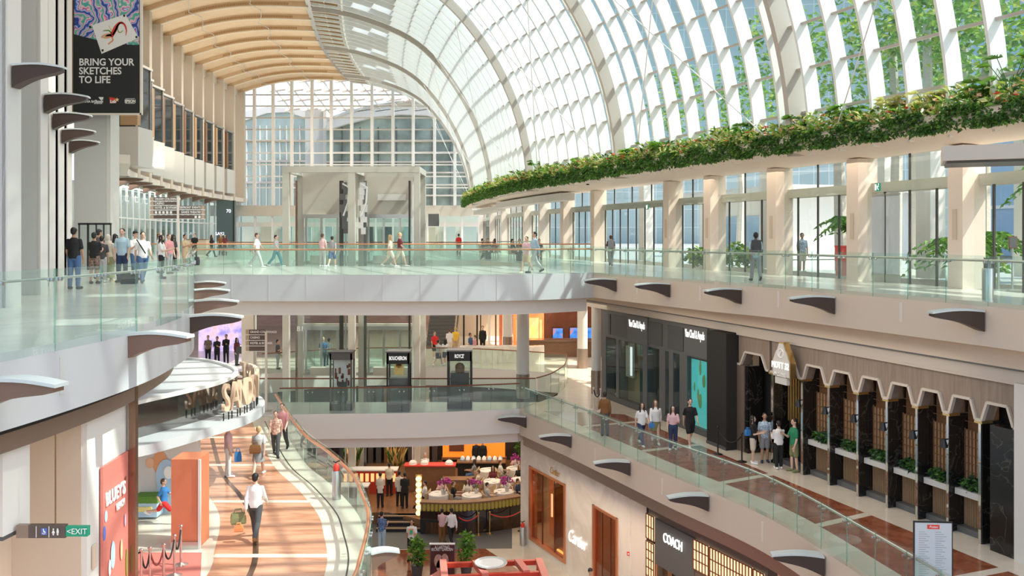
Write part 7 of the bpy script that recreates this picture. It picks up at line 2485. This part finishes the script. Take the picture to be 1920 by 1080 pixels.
def person_mesh(kind, pose):
    key = kind + '_' + pose
    if key in PM:
        return PM[key]
    J = joints(pose)
    dz = Vector((0, 0, -J['drop']))
    mb = MB()
    vox, nm = 0.014, 1
    def T(rings):
        loft(mb, [(0, cy, z - J['drop'], rx, ry) for cy, z, rx, ry in rings])
    if kind == 'body':
        vox, nm = 0.0085, 3
        T([(0, .80, .10, .08), (0, .86, .15, .105), (.005, .94, .165, .115), (0, 1.08, .135, .098), (0, 1.20, .15, .108), (0, 1.30, .168, .112), (.005, 1.37, .155, .09), (.01, 1.425, .095, .065), (.01, 1.46, .058, .056)])
        cap(mb, Vector((0, .012, 1.43)) + dz, Vector((0, .004, 1.54)) + dz, .056, .052)
        mb.ball(Vector((0, .005, 1.625)) + dz, (.076, .095, .105), 16, 12)
        mb.ball(Vector((0, -.022, 1.568)) + dz, (.056, .066, .062), 14, 10)
        cap(mb, Vector((0, -.088, 1.628)) + dz, Vector((0, -.104, 1.596)) + dz, .009, .014, 8)
        cap(mb, Vector((-.02, -.088, 1.556)) + dz, Vector((.02, -.088, 1.556)) + dz, .008, .008, 8)
        cap(mb, Vector((-.04, -.078, 1.642)) + dz, Vector((.04, -.078, 1.642)) + dz, .013, .013, 8)
        for s in (-1, 1):
            mb.ball(Vector((s * .079, .01, 1.605)) + dz, (.012, .022, .032), 10, 8)
            hip, knee, ank, toe, sh, el, wr = (v + dz for v in J[s])
            cap(mb, hip, knee, .088, .056); cap(mb, knee, knee.lerp(ank, .35), .054, .056); cap(mb, knee.lerp(ank, .35), ank, .056, .036)
            cap(mb, ank + Vector((0, .03, -.035)), toe, .038, .03)
            cap(mb, sh, el, .05, .038); cap(mb, el, wr, .039, .026)
            d = (wr - el).normalized()
            side = d.cross(Vector((s, 0, 0.001)))
            side = (side if side.length > .3 else Vector((0, -1, 0))).normalized()      # across the palm
            pn = d.cross(side)
            palm = wr + d * .05
            cap(mb, wr + d * .012 - side * .018, palm + side * .008 - d * .0 + d * .03, .02, .017, 8); cap(mb, wr + d * .012 + side * .014, palm + side * .024 + d * .026, .02, .017, 8); cap(mb, wr + d * .012 - side * .014, palm - side * .024 + d * .022, .018, .015, 8)
            for k, fl in enumerate((.062, .072, .067, .052)):
                b0 = palm + d * .035 + side * (.029 - k * .0195)
                b1 = b0 + d * fl * .55 + pn * .012 * -s; b2 = b1 + d * fl * .4 + pn * .022 * -s
                cap(mb, b0, b1, .0098, .009, 8); cap(mb, b1, b2, .009, .008, 8)
            t0 = wr + d * .025 + side * .028
            cap(mb, t0, t0 + d * .03 + side * .028, .012, .0105, 8); cap(mb, t0 + d * .03 + side * .028, t0 + d * .062 + side * .032, .0105, .009, 8)
    elif kind in ('tee', 'long', 'crop', 'coat'):
        z0 = {'tee': .86, 'long': .87, 'crop': .98, 'coat': .72}[kind]
        rg = [(0, z0, .172, .125), (0, .96, .178, .13)] if z0 < .96 else [(0, z0, .152, .115)]
        T(rg + [(0, 1.08, .158, .12), (0, 1.20, .168, .127), (0, 1.30, .178, .13), (.005, 1.365, .160, .106), (.01, 1.425, .098, .08), (.01, 1.452, .068, .066)])
        for s in (-1, 1):
            sh, el, wr = (v + dz for v in J[s][4:])
            if kind in ('long', 'coat'):
                cap(mb, sh, el, .056, .05); cap(mb, el, el.lerp(wr, .93), .052, .042)
            else:
                cap(mb, sh, sh.lerp(el, .72), .057, .058)
    elif kind in ('trousers', 'shorts'):
        T([(0, .80, .13, .10), (0, .88, .168, .122), (.003, .95, .176, .126), (0, 1.03, .150, .112)])
        for s in (-1, 1):
            hip, knee, ank = (v + dz for v in J[s][:3])
            if kind == 'trousers':
                cap(mb, hip, knee, .102, .076); cap(mb, knee, knee.lerp(ank, .93), .075, .062)
            else:
                cap(mb, hip, hip.lerp(knee, .85), .105, .092)
    elif kind in ('skirt', 'long_skirt'):
        zz = .50 if kind == 'skirt' else .14
        w = .21 if kind == 'skirt' else .235
        J0 = J['drop']
        loft(mb, [(0, 0, zz, w, w * .9), (0, 0, .72, .195, .16), (0, 0, .90 - J0, .178, .13), (0, 0, 1.04 - J0, .145, .11)])
    elif kind == 'shoe':
        pass
    elif kind in ('hair', 'hair_long', 'hair_cap', 'hair_scarf'):
        vox = .012
        c = Vector((0, .022, 1.648)) + dz
        mb.ball(c, (.087, .098, .094), 16, 12)
        mb.ball(c + Vector((0, .03, -.05)), (.076, .068, .075), 14, 10)
        if kind == 'hair_long':
            loft(mb, [(0, .075, 1.30 - J['drop'], .06, .03), (0, .08, 1.40 - J['drop'], .092, .042), (0, .065, 1.52 - J['drop'], .092, .055), (0, .045, 1.62 - J['drop'], .085, .07)])
            for s in (-1, 1):
                cap(mb, Vector((s * .076, -.03, 1.655)) + dz, Vector((s * .092, -.05, 1.36)) + dz, .03, .032)
        if kind == 'hair_cap':
            loft(mb, [(0, -.115, 1.685 - J['drop'], .06, .05), (0, -.115, 1.697 - J['drop'], .06, .05)])
            mb.ball(c + Vector((0, -.008, .012)), (.09, .104, .088), 16, 12)
        if kind == 'hair_scarf':
            loft(mb, [(0, .01, 1.30 - J['drop'], .15, .12), (0, .01, 1.40 - J['drop'], .16, .11), (0, .012, 1.50 - J['drop'], .085, .085), (0, .02, 1.60 - J['drop'], .095, .1)])
    r = remeshed(mb, key, vox, 2 if kind == 'body' else 3, nm)
    if kind == 'body':
        drop = J['drop']
        for p in r.polygons:
            c = p.center
            z = c.z + drop
            if c.y < -.06 and 1.5 < z < 1.7:
                if abs(abs(c.x) - .031) < .013 and abs(z - 1.621) < .0075:
                    p.material_index = 1
                elif abs(c.x) < .024 and abs(z - 1.556) < .0075 and c.y < -.075:
                    p.material_index = 2
    PM[key] = r
    return r
def shoe_mesh(pose, s):
    key = 'shoe_%s_%d' % (pose, s)
    if key not in PM:
        J = joints(pose); dz = Vector((0, 0, -J['drop']))
        ank, toe = J[s][2] + dz, J[s][3] + dz
        mb = MB()
        cap(mb, ank + Vector((0, .035, -.03)), toe, .048, .042); cap(mb, ank + Vector((0, .01, .0)), ank + Vector((0, 0, -.03)), .046, .05)
        PM[key] = remeshed(mb, key, .012, 2)
    return PM[key]
SK = {'fair': mat('skin_fair', (0.66, 0.42, 0.31), 0.5), 'tan': mat('skin_tan', (0.48, 0.27, 0.17), 0.5), 'deep': mat('skin_deep', (0.20, 0.10, 0.06), 0.5)}
mat('eye_dark', (0.03, 0.02, 0.02), 0.3); mat('lip', (0.45, 0.16, 0.13), 0.5)
HC = {'k': mat('hair_black', (0.012, 0.010, 0.009), 0.5), 'b': mat('hair_brown', (0.10, 0.05, 0.025), 0.5), 'y': mat('hair_blond', (0.52, 0.34, 0.16), 0.5), 'g': mat('hair_grey', (0.35, 0.33, 0.31), 0.6), 's': mat('scarf_beige', (0.66, 0.58, 0.48), 0.8), 'n': mat('cap_black', (0.02, 0.02, 0.02), 0.7)}
CC = {}
for nm, c in dict(black=(.015, .015, .016), white=(.80, .79, .77), sky=(.42, .58, .68), blue=(.04, .20, .50), denim=(.07, .14, .28), navy=(.03, .05, .11), grey=(.30, .30, .31), lgrey=(.52, .52, .52), pink=(.72, .46, .48), rose=(.68, .30, .30), red=(.72, .03, .03), brown=(.23, .10, .03), tan=(.52, .38, .24), beige=(.68, .60, .48), olive=(.22, .22, .10),
                  green=(.02, .22, .10), yellow=(.80, .50, .05), maroon=(.16, .03, .035), teal=(.10, .30, .34), dgrey=(.07, .07, .075), cream=(.74, .68, .56), orange=(.75, .28, .10)).items():
    CC[nm] = mat('cloth_' + nm, c, 0.85, bump=0.05, scale=60)
CC['plaid'] = mat('cloth_plaid', (.12, .20, .38), 0.85, var=0.9, scale=22)
CC['floral'] = mat('cloth_floral', (.72, .38, .30), 0.85, var=0.6, scale=16)
CC['print'] = mat('cloth_print', (.22, .15, .12), 0.85, var=0.9, scale=20)
CC['wave'] = mat('cloth_wave', (.42, .52, .62), 0.85, var=0.55, scale=18)
def person(px, y, z, head, pose, h, skin, hair, top, bottom, shoes, label, group=None, x=None, seat=0.0):
    k = h / 1.72
    root = empty('person', ((px - CX) / F * y if x is None else x, y, z), R(head), label, 'person', group)
    root.scale = (k, k, k)
    def put(name, me, *ms):
        o = bpy.data.objects.new(name, me)
        COL.objects.link(o)
        o.parent = root
        for i, m in enumerate(ms):
            o.material_slots[i].link = 'OBJECT'; o.material_slots[i].material = m
        return o
    put('body', person_mesh('body', pose), SK[skin], M['eye_dark'], M['lip'])
    hk, hc = hair
    put({'hair_cap': 'cap', 'hair_scarf': 'headscarf'}.get(hk, 'hair'), person_mesh(hk, pose), HC[hc])
    put({'tee': 'shirt', 'long': 'shirt', 'crop': 'top', 'coat': 'jacket'}[top[0]], person_mesh(top[0], pose), CC[top[1]])
    put(bottom[0], person_mesh(bottom[0], pose), CC[bottom[1]])
    for s in (-1, 1):
        put('shoe', shoe_mesh(pose, s), CC[shoes])
    return root
H, HL, HCp, HS = 'hair', 'hair_long', 'hair_cap', 'hair_scarf'
def yb(head_py, z, h):            # distance of somebody of height h whose head top is seen at this row
    return (CZ - z - h) * F / (head_py - HY)
PE = [  # upper floor, left group
 (139, 26.6, L1, 180, 'stand', 1.80, 'tan', (H, 'k'), ('tee', 'black'), ('trousers', 'denim'), 'black', 'man with his back turned in black tee and jeans, leftmost upstairs'),
 (177, 29.6, L1, 180, 'hands', 1.66, 'tan', (HCp, 'n'), ('tee', 'black'), ('shorts', 'print'), 'black', 'person in a black cap, black tee and patterned shorts seen from behind'),
 (186, 33.0, L1, 150, 'phone', 1.78, 'tan', (HCp, 'n'), ('tee', 'dgrey'), ('trousers', 'grey'), 'black', 'man in a cap behind the person with patterned shorts'),
 (191, 30.4, L1, 190, 'stand', 1.55, 'fair', (H, 'k'), ('tee', 'dgrey'), ('trousers', 'lgrey'), 'white', 'short person in a dark tee and pale trousers beside the beige headscarf'),
 (203, 31.0, L1, 170, 'stand', 1.60, 'tan', (HS, 's'), ('coat', 'beige'), ('long_skirt', 'olive'), 'tan', 'woman in a beige headscarf and long olive skirt'),
 (229, 30.5, L1, 5, 'stand', 1.80, 'fair', (H, 'k'), ('tee', 'sky'), ('trousers', 'navy'), 'black', 'man facing us in a pale blue shirt and dark jeans'),
 (216, 35.0, L1, 170, 'stand', 1.62, 'fair', (HL, 'k'), ('tee', 'lgrey'), ('trousers', 'grey'), 'black', 'woman with long black hair behind the man in pale blue'),
 (254, 32.0, L1, 50, 'phone', 1.72, 'fair', (HCp, 'n'), ('tee', 'white'), ('trousers', 'denim'), 'black', 'man in a dark cap and white tee with a raised forearm'),
 (268, 30.2, L1, 35, 'walka', 1.74, 'fair', (H, 'k'), ('tee', 'white'), ('trousers', 'denim'), 'black', 'man in a white tee with a black strap across his chest'),
 (303, 33.0, L1, 95, 'hands', 1.58, 'fair', (HL, 'k'), ('tee', 'white'), ('trousers', 'black'), 'black', 'woman with long hair, white top and black trousers left of the signpost'),
 (317, 37.0, L1, 60, 'stand', 1.62, 'fair', (H, 'b'), ('tee', 'rose'), ('trousers', 'grey'), 'black', 'woman in a rose top behind the woman in white and black'),
 (299, 38.0, L1, 100, 'stand', 1.66, 'fair', (H, 'b'), ('long', 'lgrey'), ('trousers', 'grey'), 'black', 'person in pale grey behind the woman in white and black'),
 (325, 40.0, L1, 150, 'stand', 1.6, 'fair', (HL, 'k'), ('tee', 'dgrey'), ('trousers', 'black'), 'black', 'woman in dark clothes with long hair touching the signpost at its left'),
 (347, 42.5, L1, 60, 'hands', 1.6, 'tan', (H, 'k'), ('tee', 'tan'), ('shorts', 'tan'), 'white', 'person in tan right of the signpost'),
 (365, 62.0, L1, 0, 'stand', 1.68, 'fair', (H, 'k'), ('tee', 'black'), ('trousers', 'black'), 'black', 'person in black behind the tan information desk'),
 (397, 66.0, L1, 90, 'walka', 1.62, 'fair', (HL, 'k'), ('tee', 'black'), ('trousers', 'black'), 'black', 'far person in black right of the tan desk'),
 (414, 72.0, L1, 0, 'stand', 1.66, 'fair', (H, 'b'), ('tee', 'brown'), ('trousers', 'black'), 'black', 'far person in brown below the dark shop sign'),
 (422, 70.0, L1, 0, 'stand', 1.58, 'fair', (HL, 'k'), ('tee', 'maroon'), ('trousers', 'black'), 'black', 'far person in maroon before the dark shop front'),
 # upper bridge and right side
 (482, 44.2, L1, 90, 'walka', 1.72, 'fair', (H, 'b'), ('tee', 'white'), ('trousers', 'lgrey'), 'white', 'man in white walking right on the bridge, left of the lifts'),
 (518, 45.2, L1, 80, 'walkb', 1.62, 'fair', (H, 'k'), ('tee', 'lgrey'), ('trousers', 'teal'), 'white', 'woman in a pale top and teal trousers striding just left of the lift tower'),
 (623, 44.6, L1, 175, 'walka', 1.56, 'fair', (H, 'k'), ('tee', 'grey'), ('shorts', 'denim'), 'white', 'person in grey and denim shorts in front of the left lift'),
 (605, 45.2, L1, 150, 'stand', 1.64, 'fair', (H, 'b'), ('tee', 'pink'), ('trousers', 'lgrey'), 'white', 'person in pink in front of the left lift'),
 (732, 44.9, L1, 95, 'walka', 1.64, 'fair', (HL, 'y'), ('crop', 'beige'), ('shorts', 'beige'), 'white', 'blond woman in beige walking right before the right lift, left one'),
 (750, 45.2, L1, 85, 'walkb', 1.74, 'fair', (H, 'y'), ('tee', 'maroon'), ('shorts', 'beige'), 'white', 'tall blond person in a dark top before the right lift, right one'),
 (860, 70, L1, 180, 'stand', 1.66, 'fair', (H, 'k'), ('tee', 'red'), ('trousers', 'black'), 'black', 'far person in a red top right of the lifts'),
 (987, 37.7, L1, -30, 'walka', 1.56, 'fair', (H, 'k'), ('tee', 'pink'), ('skirt', 'tan'), 'beige', 'woman in a pink top and tan skirt walking on the bridge'),
 (1002, 38.1, L1, -65, 'walkb', 1.76, 'fair', (H, 'k'), ('long', 'sky'), ('trousers', 'lgrey'), 'black', 'man in a pale blue shirt and light grey trousers walking on the bridge'),
 (1145, 46.5, L1, 180, 'walka', 1.6, 'fair', (H, 'b'), ('tee', 'dgrey'), ('trousers', 'grey'), 'black', 'person with a grey backpack walking away at the exit-signed doors'),
 (1417, 31.3, L1, 175, 'walkb', 1.72, 'deep', (H, 'k'), ('tee', 'sky'), ('trousers', 'grey'), 'black', 'man in a pale shirt with a dark backpack walking away on the right walkway'),
 (1504, 38.5, L1, 0, 'stand', 1.66, 'tan', (H, 'k'), ('tee', 'wave'), ('shorts', 'beige'), 'white', 'person in a patterned shirt outside the glass wall'),
 # middle floor right
 (1134, yb(735, B1, 1.7), B1, 175, 'bag', 1.70, 'tan', (H, 'k'), ('long', 'brown'), ('trousers', 'dgrey'), 'black', 'man in a brown jacket with a black strap walking away by the charcoal shop front'),
 (1203, yb(753, B1, 1.62), B1, 20, 'walka', 1.62, 'fair', (HL, 'k'), ('tee', 'white'), ('trousers', 'navy'), 'white', 'long haired woman in white, leftmost of the four walkers by the charcoal shop'),
 (1229, yb(748, B1, 1.66), B1, -5, 'walkb', 1.66, 'fair', (HL, 'b'), ('coat', 'white'), ('skirt', 'olive'), 'white', 'woman in an open white jacket and olive skirt, second of the four walkers'),
 (1262, yb(761, B1, 1.60), B1, -15, 'bag', 1.60, 'fair', (HL, 'k'), ('crop', 'pink'), ('trousers', 'navy'), 'white', 'woman in a pink top with long hair beside the man in black'),
 (1294, yb(745, B1, 1.80), B1, 5, 'walka', 1.80, 'fair', (H, 'k'), ('tee', 'black'), ('shorts', 'black'), 'white', 'tall man in a black tee and black shorts by the turquoise window'),
 (1412, 31.0, B1, 60, 'hands', 1.62, 'fair', (HL, 'k'), ('tee', 'black'), ('shorts', 'beige'), 'white', 'woman in a black top and beige shorts at the wooden restaurant entrance'),
 (1434, 31.2, B1, -10, 'stand', 1.68, 'tan', (H, 'k'), ('tee', 'wave'), ('shorts', 'grey'), 'navy', 'man in a blue and white patterned shirt and grey shorts at the restaurant entrance'),
 (1460, 30.3, B1, 185, 'hands', 1.60, 'fair', (H, 'k'), ('long', 'white'), ('trousers', 'black'), 'white', 'woman seen from behind in a white top and wide black trousers'),
 (1489, 29.95, B1, -80, 'phone', 1.74, 'fair', (H, 'k'), ('tee', 'green'), ('shorts', 'olive'), 'olive', 'man in a green tee and dark shorts looking at his phone'),
 # middle floor left walkway
 (529, 32.7, B1, 0, 'walka', 1.78, 'fair', (H, 'b'), ('tee', 'rose'), ('trousers', 'dgrey'), 'black', 'tall man in a rose patterned shirt at the top of the sunlit walkway'),
 (517, 32.1, B1, 10, 'walkb', 1.62, 'fair', (H, 'b'), ('tee', 'floral'), ('trousers', 'dgrey'), 'black', 'woman in a floral blouse in front of the tall man on the walkway'),
 (485, 29.4, B1, 185, 'walka', 1.66, 'fair', (H, 'y'), ('tee', 'lgrey'), ('skirt', 'grey'), 'white', 'woman in a pale top and grey skirt walking away with a brown shoulder bag'),
 (428, 29.3, B1, 100, 'stand', 1.72, 'fair', (H, 'k'), ('tee', 'pink'), ('trousers', 'white'), 'white', 'person in white trousers under the standing letters'),
 (479, 23.3, B1, 180, 'walkb', 1.74, 'fair', (H, 'k'), ('long', 'white'), ('trousers', 'dgrey'), 'brown', 'man in white shirt and dark trousers walking away with an olive tote'),
 (376, 25.5, B1, 90, 'stand', 1.4, 'fair', (H, 'b'), ('tee', 'white'), ('shorts', 'olive'), 'white', 'child half hidden behind the orange pillar'),
 (307, 24.55, B1, 95, 'run', 1.28, 'fair', (H, 'b'), ('tee', 'blue'), ('shorts', 'red'), 'white', 'boy in a blue tee and red shorts running before the play area wall'),
 # middle floor far
 (521, 52.8, B1, 80, 'phone', 1.70, 'tan', (H, 'k'), ('tee', 'dgrey'), ('trousers', 'grey'), 'black', 'person looking at a phone left of the lift tower on the middle floor'),
 (606, 53.6, B1, 20, 'stand', 1.76, 'fair', (H, 'y'), ('tee', 'denim'), ('trousers', 'navy'), 'black', 'blond person behind the left lift on the middle floor'),
 (617, 54.4, B1, 160, 'stand', 1.6, 'tan', (H, 'k'), ('tee', 'lgrey'), ('trousers', 'navy'), 'black', 'person in pale grey behind the left lift on the middle floor'),
 (815, 57.3, B1, 30, 'bag', 1.7, 'fair', (H, 'b'), ('tee', 'red'), ('shorts', 'black'), 'white', 'person in a bright red top at the foot of the escalator'),
 (822, 54.0, B1, 150, 'walka', 1.60, 'fair', (H, 'k'), ('tee', 'lgrey'), ('skirt', 'navy'), 'white', 'woman in a pale top and navy skirt before the escalator, left one'),
 (835, 54.4, B1, 170, 'walkb', 1.60, 'fair', (HL, 'k'), ('tee', 'white'), ('skirt', 'navy'), 'white', 'woman in a white top and navy skirt before the escalator, right one'),
 (843, 58.8, B1, 180, 'stand', 1.72, 'fair', (H, 'b'), ('tee', 'white'), ('shorts', 'cream'), 'white', 'man in a white tee and cream shorts near the escalator'),
 (854, 59.5, B1, 180, 'stand', 1.74, 'fair', (H, 'y'), ('tee', 'yellow'), ('shorts', 'tan'), 'white', 'man in a yellow tee near the escalator'),
 (882, 56.4, B1, 60, 'stand', 1.70, 'tan', (H, 'k'), ('tee', 'denim'), ('shorts', 'grey'), 'white', 'man in blue beside the white bench'),
 (890, 56.0, B1, -70, 'stand', 1.6, 'fair', (H, 'b'), ('tee', 'rose'), ('shorts', 'pink'), 'white', 'woman in rose beside the man in blue'),
 (905, 60.4, B1, 0, 'stand', 1.74, 'fair', (H, 'k'), ('long', 'black'), ('trousers', 'black'), 'black', 'guard in black between the shop posts'),
 (390, 55.4, B1, 10, 'stand', 1.66, 'fair', (H, 'k'), ('tee', 'print'), ('trousers', 'black'), 'black', 'person in a dark printed top at the left of the violet screen'),
 (407, 54.8, B1, 0, 'hands', 1.66, 'tan', (H, 'k'), ('tee', 'black'), ('trousers', 'black'), 'black', 'person in black with folded hands before the violet screen'),
 (424, 55.4, B1, 0, 'hands', 1.72, 'tan', (H, 'k'), ('coat', 'black'), ('trousers', 'black'), 'black', 'person in an open black jacket before the violet screen'),
 (444, 54.3, B1, 60, 'stand', 1.64, 'fair', (HL, 'k'), ('long', 'maroon'), ('trousers', 'dgrey'), 'black', 'person in maroon with a dark bag beside the square column'),
 # lowest floor
 (716, 40.3, B2, 160, 'hands', 1.74, 'fair', (H, 'k'), ('tee', 'plaid'), ('trousers', 'sky'), 'white', 'man in a blue plaid shirt and jeans at the foot of the restaurant steps'),
 (772, 39.4, B2, 0, 'walka', 1.72, 'tan', (H, 'k'), ('tee', 'white'), ('shorts', 'black'), 'black', 'man in a white tee with an orange and green print near the potted tree'),
 (829, 41.2, B2, 170, 'hands', 1.60, 'fair', (H, 'k'), ('tee', 'pink'), ('trousers', 'brown'), 'black', 'woman in pink standing before the lamp wall'),
 (846, 41.0, B2, 205, 'walka', 1.74, 'fair', (H, 'k'), ('long', 'white'), ('trousers', 'black'), 'white', 'man in a white shirt beside the woman in pink'),
 (713, 44.9, PZ, 180, 'hands', 1.74, 'fair', (H, 'k'), ('coat', 'cream'), ('trousers', 'black'), 'black', 'waiter in a cream coat seen from behind, left at the steps'),
 (749, 45.2, PZ, 170, 'stand', 1.72, 'fair', (H, 'k'), ('coat', 'cream'), ('trousers', 'black'), 'black', 'waiter in a cream coat beside the waiter in the dark suit'),
 (759, 44.8, PZ, 185, 'hands', 1.76, 'tan', (H, 'k'), ('coat', 'black'), ('trousers', 'black'), 'black', 'waiter in a dark suit at the top of the restaurant steps'),
 (730, 46.9, PZ, 175, 'hands', 1.70, 'fair', (H, 'k'), ('long', 'cream'), ('trousers', 'black'), 'black', 'waiter in cream at the red fronted bar'),
 (797, 48.7, PZ, 0, 'hands', 1.78, 'fair', (H, 'g'), ('long', 'white'), ('trousers', 'white'), 'black', 'cook in white behind the host counter'),
 (1107, 33.4, B2, 10, 'stand', 1.74, 'fair', (HCp, 'n'), ('tee', 'black'), ('trousers', 'black'), 'black', 'man in a black cap at the bottom edge before the marble front'),
 (893, 52.0, PZ, 0, 'stand', 1.72, 'tan', (H, 'k'), ('coat', 'black'), ('trousers', 'black'), 'black', 'guard in black before the orange panel, left one'),
 (905, 51.9, PZ, 0, 'stand', 1.74, 'tan', (H, 'k'), ('coat', 'black'), ('trousers', 'black'), 'black', 'guard in black before the orange panel, right one')]
for row in PE:
    person(*row)
# passengers on the escalator
for px, k, w, c in ((817, 9, 'lower', 'dgrey'), (834, 11, 'upper', 'black')):
    person(px, 62.5 + k * 0.36, B1 + 0.22 + k * 0.22, 180, 'stand', 1.7, 'fair', (H, 'k'), ('tee', c), ('trousers', 'black'), 'black', 'person riding up the escalator in dark clothes, %s one' % w)
# diners seated on the tub chairs
TOPS = ('white', 'pink', 'black', 'cream', 'lgrey', 'rose', 'navy', 'white', 'beige', 'maroon', 'sky', 'black', 'white', 'grey')
for i, (x, y, rz, w) in enumerate(CH):
    if i in (5, 12):
        continue
    person(0, y, PZ - 0.02, rz, 'sit', 1.66, ('fair', 'tan')[i % 2], ((H, HL)[i % 2], 'kb'[i % 3 == 2]), ('tee', TOPS[i % len(TOPS)]), ('trousers', ('black', 'denim', 'grey')[i % 3]), 'black', 'diner in %s seated %s' % (TOPS[i % len(TOPS)].replace('lgrey', 'pale grey'), w.replace('the table ', 'table ')), None, x)
# cafe sitters on the far upper floor
for i, (px, y, rz, t, w) in enumerate(((905, 62, 80, 'black', 'leftmost'), (915, 63, 0, 'dgrey', 'second from left'), (927, 60, -60, 'maroon', 'third from left, long haired'), (961, 56, 70, 'black', 'fourth, left of the white striped one'), (974, 57, 0, 'print', 'fifth, in a printed top'), (1011, 58, 0, 'dgrey', 'rightmost, behind the couple on the bridge'))):
    o = copy_tree(c0); o.location = ((px - CX) / F * y, y, L1); o.rotation_euler = (0, 0, R(rz)); o['label'] = 'tan tub chair of the far upper cafe, ' + w; o['group'] = 'chairs of the far upper cafe'
    person(px, y, L1 - 0.02, rz, 'sit', 1.68, 'fair', (HL if i == 2 else H, 'k'), ('tee', t), ('trousers', 'black'), 'black', 'person seated at the far upper cafe, ' + w)

# ------------------------------------------------------------------ bags and straps
def bag(loc, rz, size, m, label, cat='bag', name='handbag', strap=True, kind='tote'):
    root = empty(name, loc, R(rz), label, cat)
    w, d, h = size
    mb = MB()
    vs = []
    for j, (f, z) in enumerate(((.9, 0), (1, h * .15), (1, h * .6), (.85, h))):
        for sx, sy in ((-1, -1), (1, -1), (1, 1), (-1, 1)):
            vs.append((sx * w / 2 * f, sy * d / 2 * (f if kind == 'tote' else f), z))
    mb.add(vs, [(3, 2, 1, 0), (12, 13, 14, 15)] + [(j * 4 + k, j * 4 + (k + 1) % 4, (j + 1) * 4 + (k + 1) % 4, (j + 1) * 4 + k) for j in range(3) for k in range(4)])
    mb.build('body', m, root)
    mb = MB()
    for sy in (-1, 1):
        if kind == 'pack':
            continue
        mb2 = MB(); mb2.tube([(-w * .25, sy * d * .3, h * .95), (-w * .2, sy * d * .2, h * 1.35), (w * .2, sy * d * .2, h * 1.35), (w * .25, sy * d * .3, h * .95)], 0.012, 6); mb2.build('handle', m, root)
    if kind == 'pack':
        mb = MB(); mb.box((0, -d * .55, h * .35), (w * .7, d * .25, h * .42)); mb.build('pocket', m, root)
    return root
def strap(a, b, m, label):
    mb = MB(); mb.bar(a, b, 0.035, 0.02, (0, 1, 0)); o = mb.build('strap', m); return tag(o, label, 'strap')
q = G(453, 968, B1 + 0.42)
bag((-6.99, 23.25, B1 + 0.42), 20, (.38, .18, .27), CC['olive'], 'olive tote bag carried by the man in the white shirt on the walkway')
bag((-6.92, 23.05, B1 + 0.28), 10, (.22, .1, .16), CC['orange'], 'small orange brown paper bag below the olive tote', name='paper_bag')
bag((-8.25, 29.25, B1 + 0.78), 10, (.36, .16, .26), CC['brown'], 'brown shoulder bag of the woman in the grey skirt', name='shoulder_bag')
bag((8.32, 31.02, L1 + 0.98), 0, (.32, .18, .44), CC['dgrey'], 'dark backpack on the man in the pale shirt on the right walkway', 'backpack', 'backpack', kind='pack')
bag((5.03, 46.22, L1 + 0.92), 0, (.30, .18, .42), CC['grey'], 'grey backpack on the person at the exit-signed doors', 'backpack', 'backpack', kind='pack')
bag((-12.45, 29.6, L1), 10, (.5, .3, .42), CC['black'], 'black bag standing on the floor beside the patterned shorts', 'bag', 'travel_bag')
bag((8.0, 30.9, B1 + 0.98), 30, (.2, .12, .2), CC['blue'], 'small blue bag of the woman in beige shorts', 'bag', 'pouch')
bag((5.1, 33.25, B1 + 0.75), 0, (.2, .1, .16), CC['blue'], 'small blue bag between the two women in white', 'bag', 'pouch')
bag((-11.45, 32.8, L1 + .5), 0, (.34, .2, .3), CC['dgrey'], 'dark shoulder bag of the woman in white and black at left', 'bag', 'shoulder_bag')
bag((-16.1, 54.0, B1 + .75), 0, (.5, .26, .4), CC['dgrey'], 'large dark bag carried beside the square column', 'bag', 'shoulder_bag')
bag((-8.88, 29.5, B1 + .45), 20, (.22, .14, .3), CC['blue'], 'blue shopping bag of the person in white trousers', 'bag', 'shopping_bag')
strap((-12.38, 30.02, 1.44), (-12.08, 30.0, 0.98), CC['black'], 'black strap across the chest of the man in the white tee')
strap((3.45, 35.33, B1 + 1.42), (3.83, 35.3, B1 + 0.95), CC['black'], 'black strap across the back of the man in brown')
pr = MB(); pr.box((-4.35, 39.25, B2 + 1.2), (.2, .012, .26)); o = pr.build('shirt_print', 'mural_orange')
tag(o, 'orange print panel on the white tee near the potted tree', 'print')
pr = MB(); pr.box((-4.35, 39.243, B2 + 1.18), (.11, .008, .17)); c_ = pr.build('green_shape', 'exit_green', o)
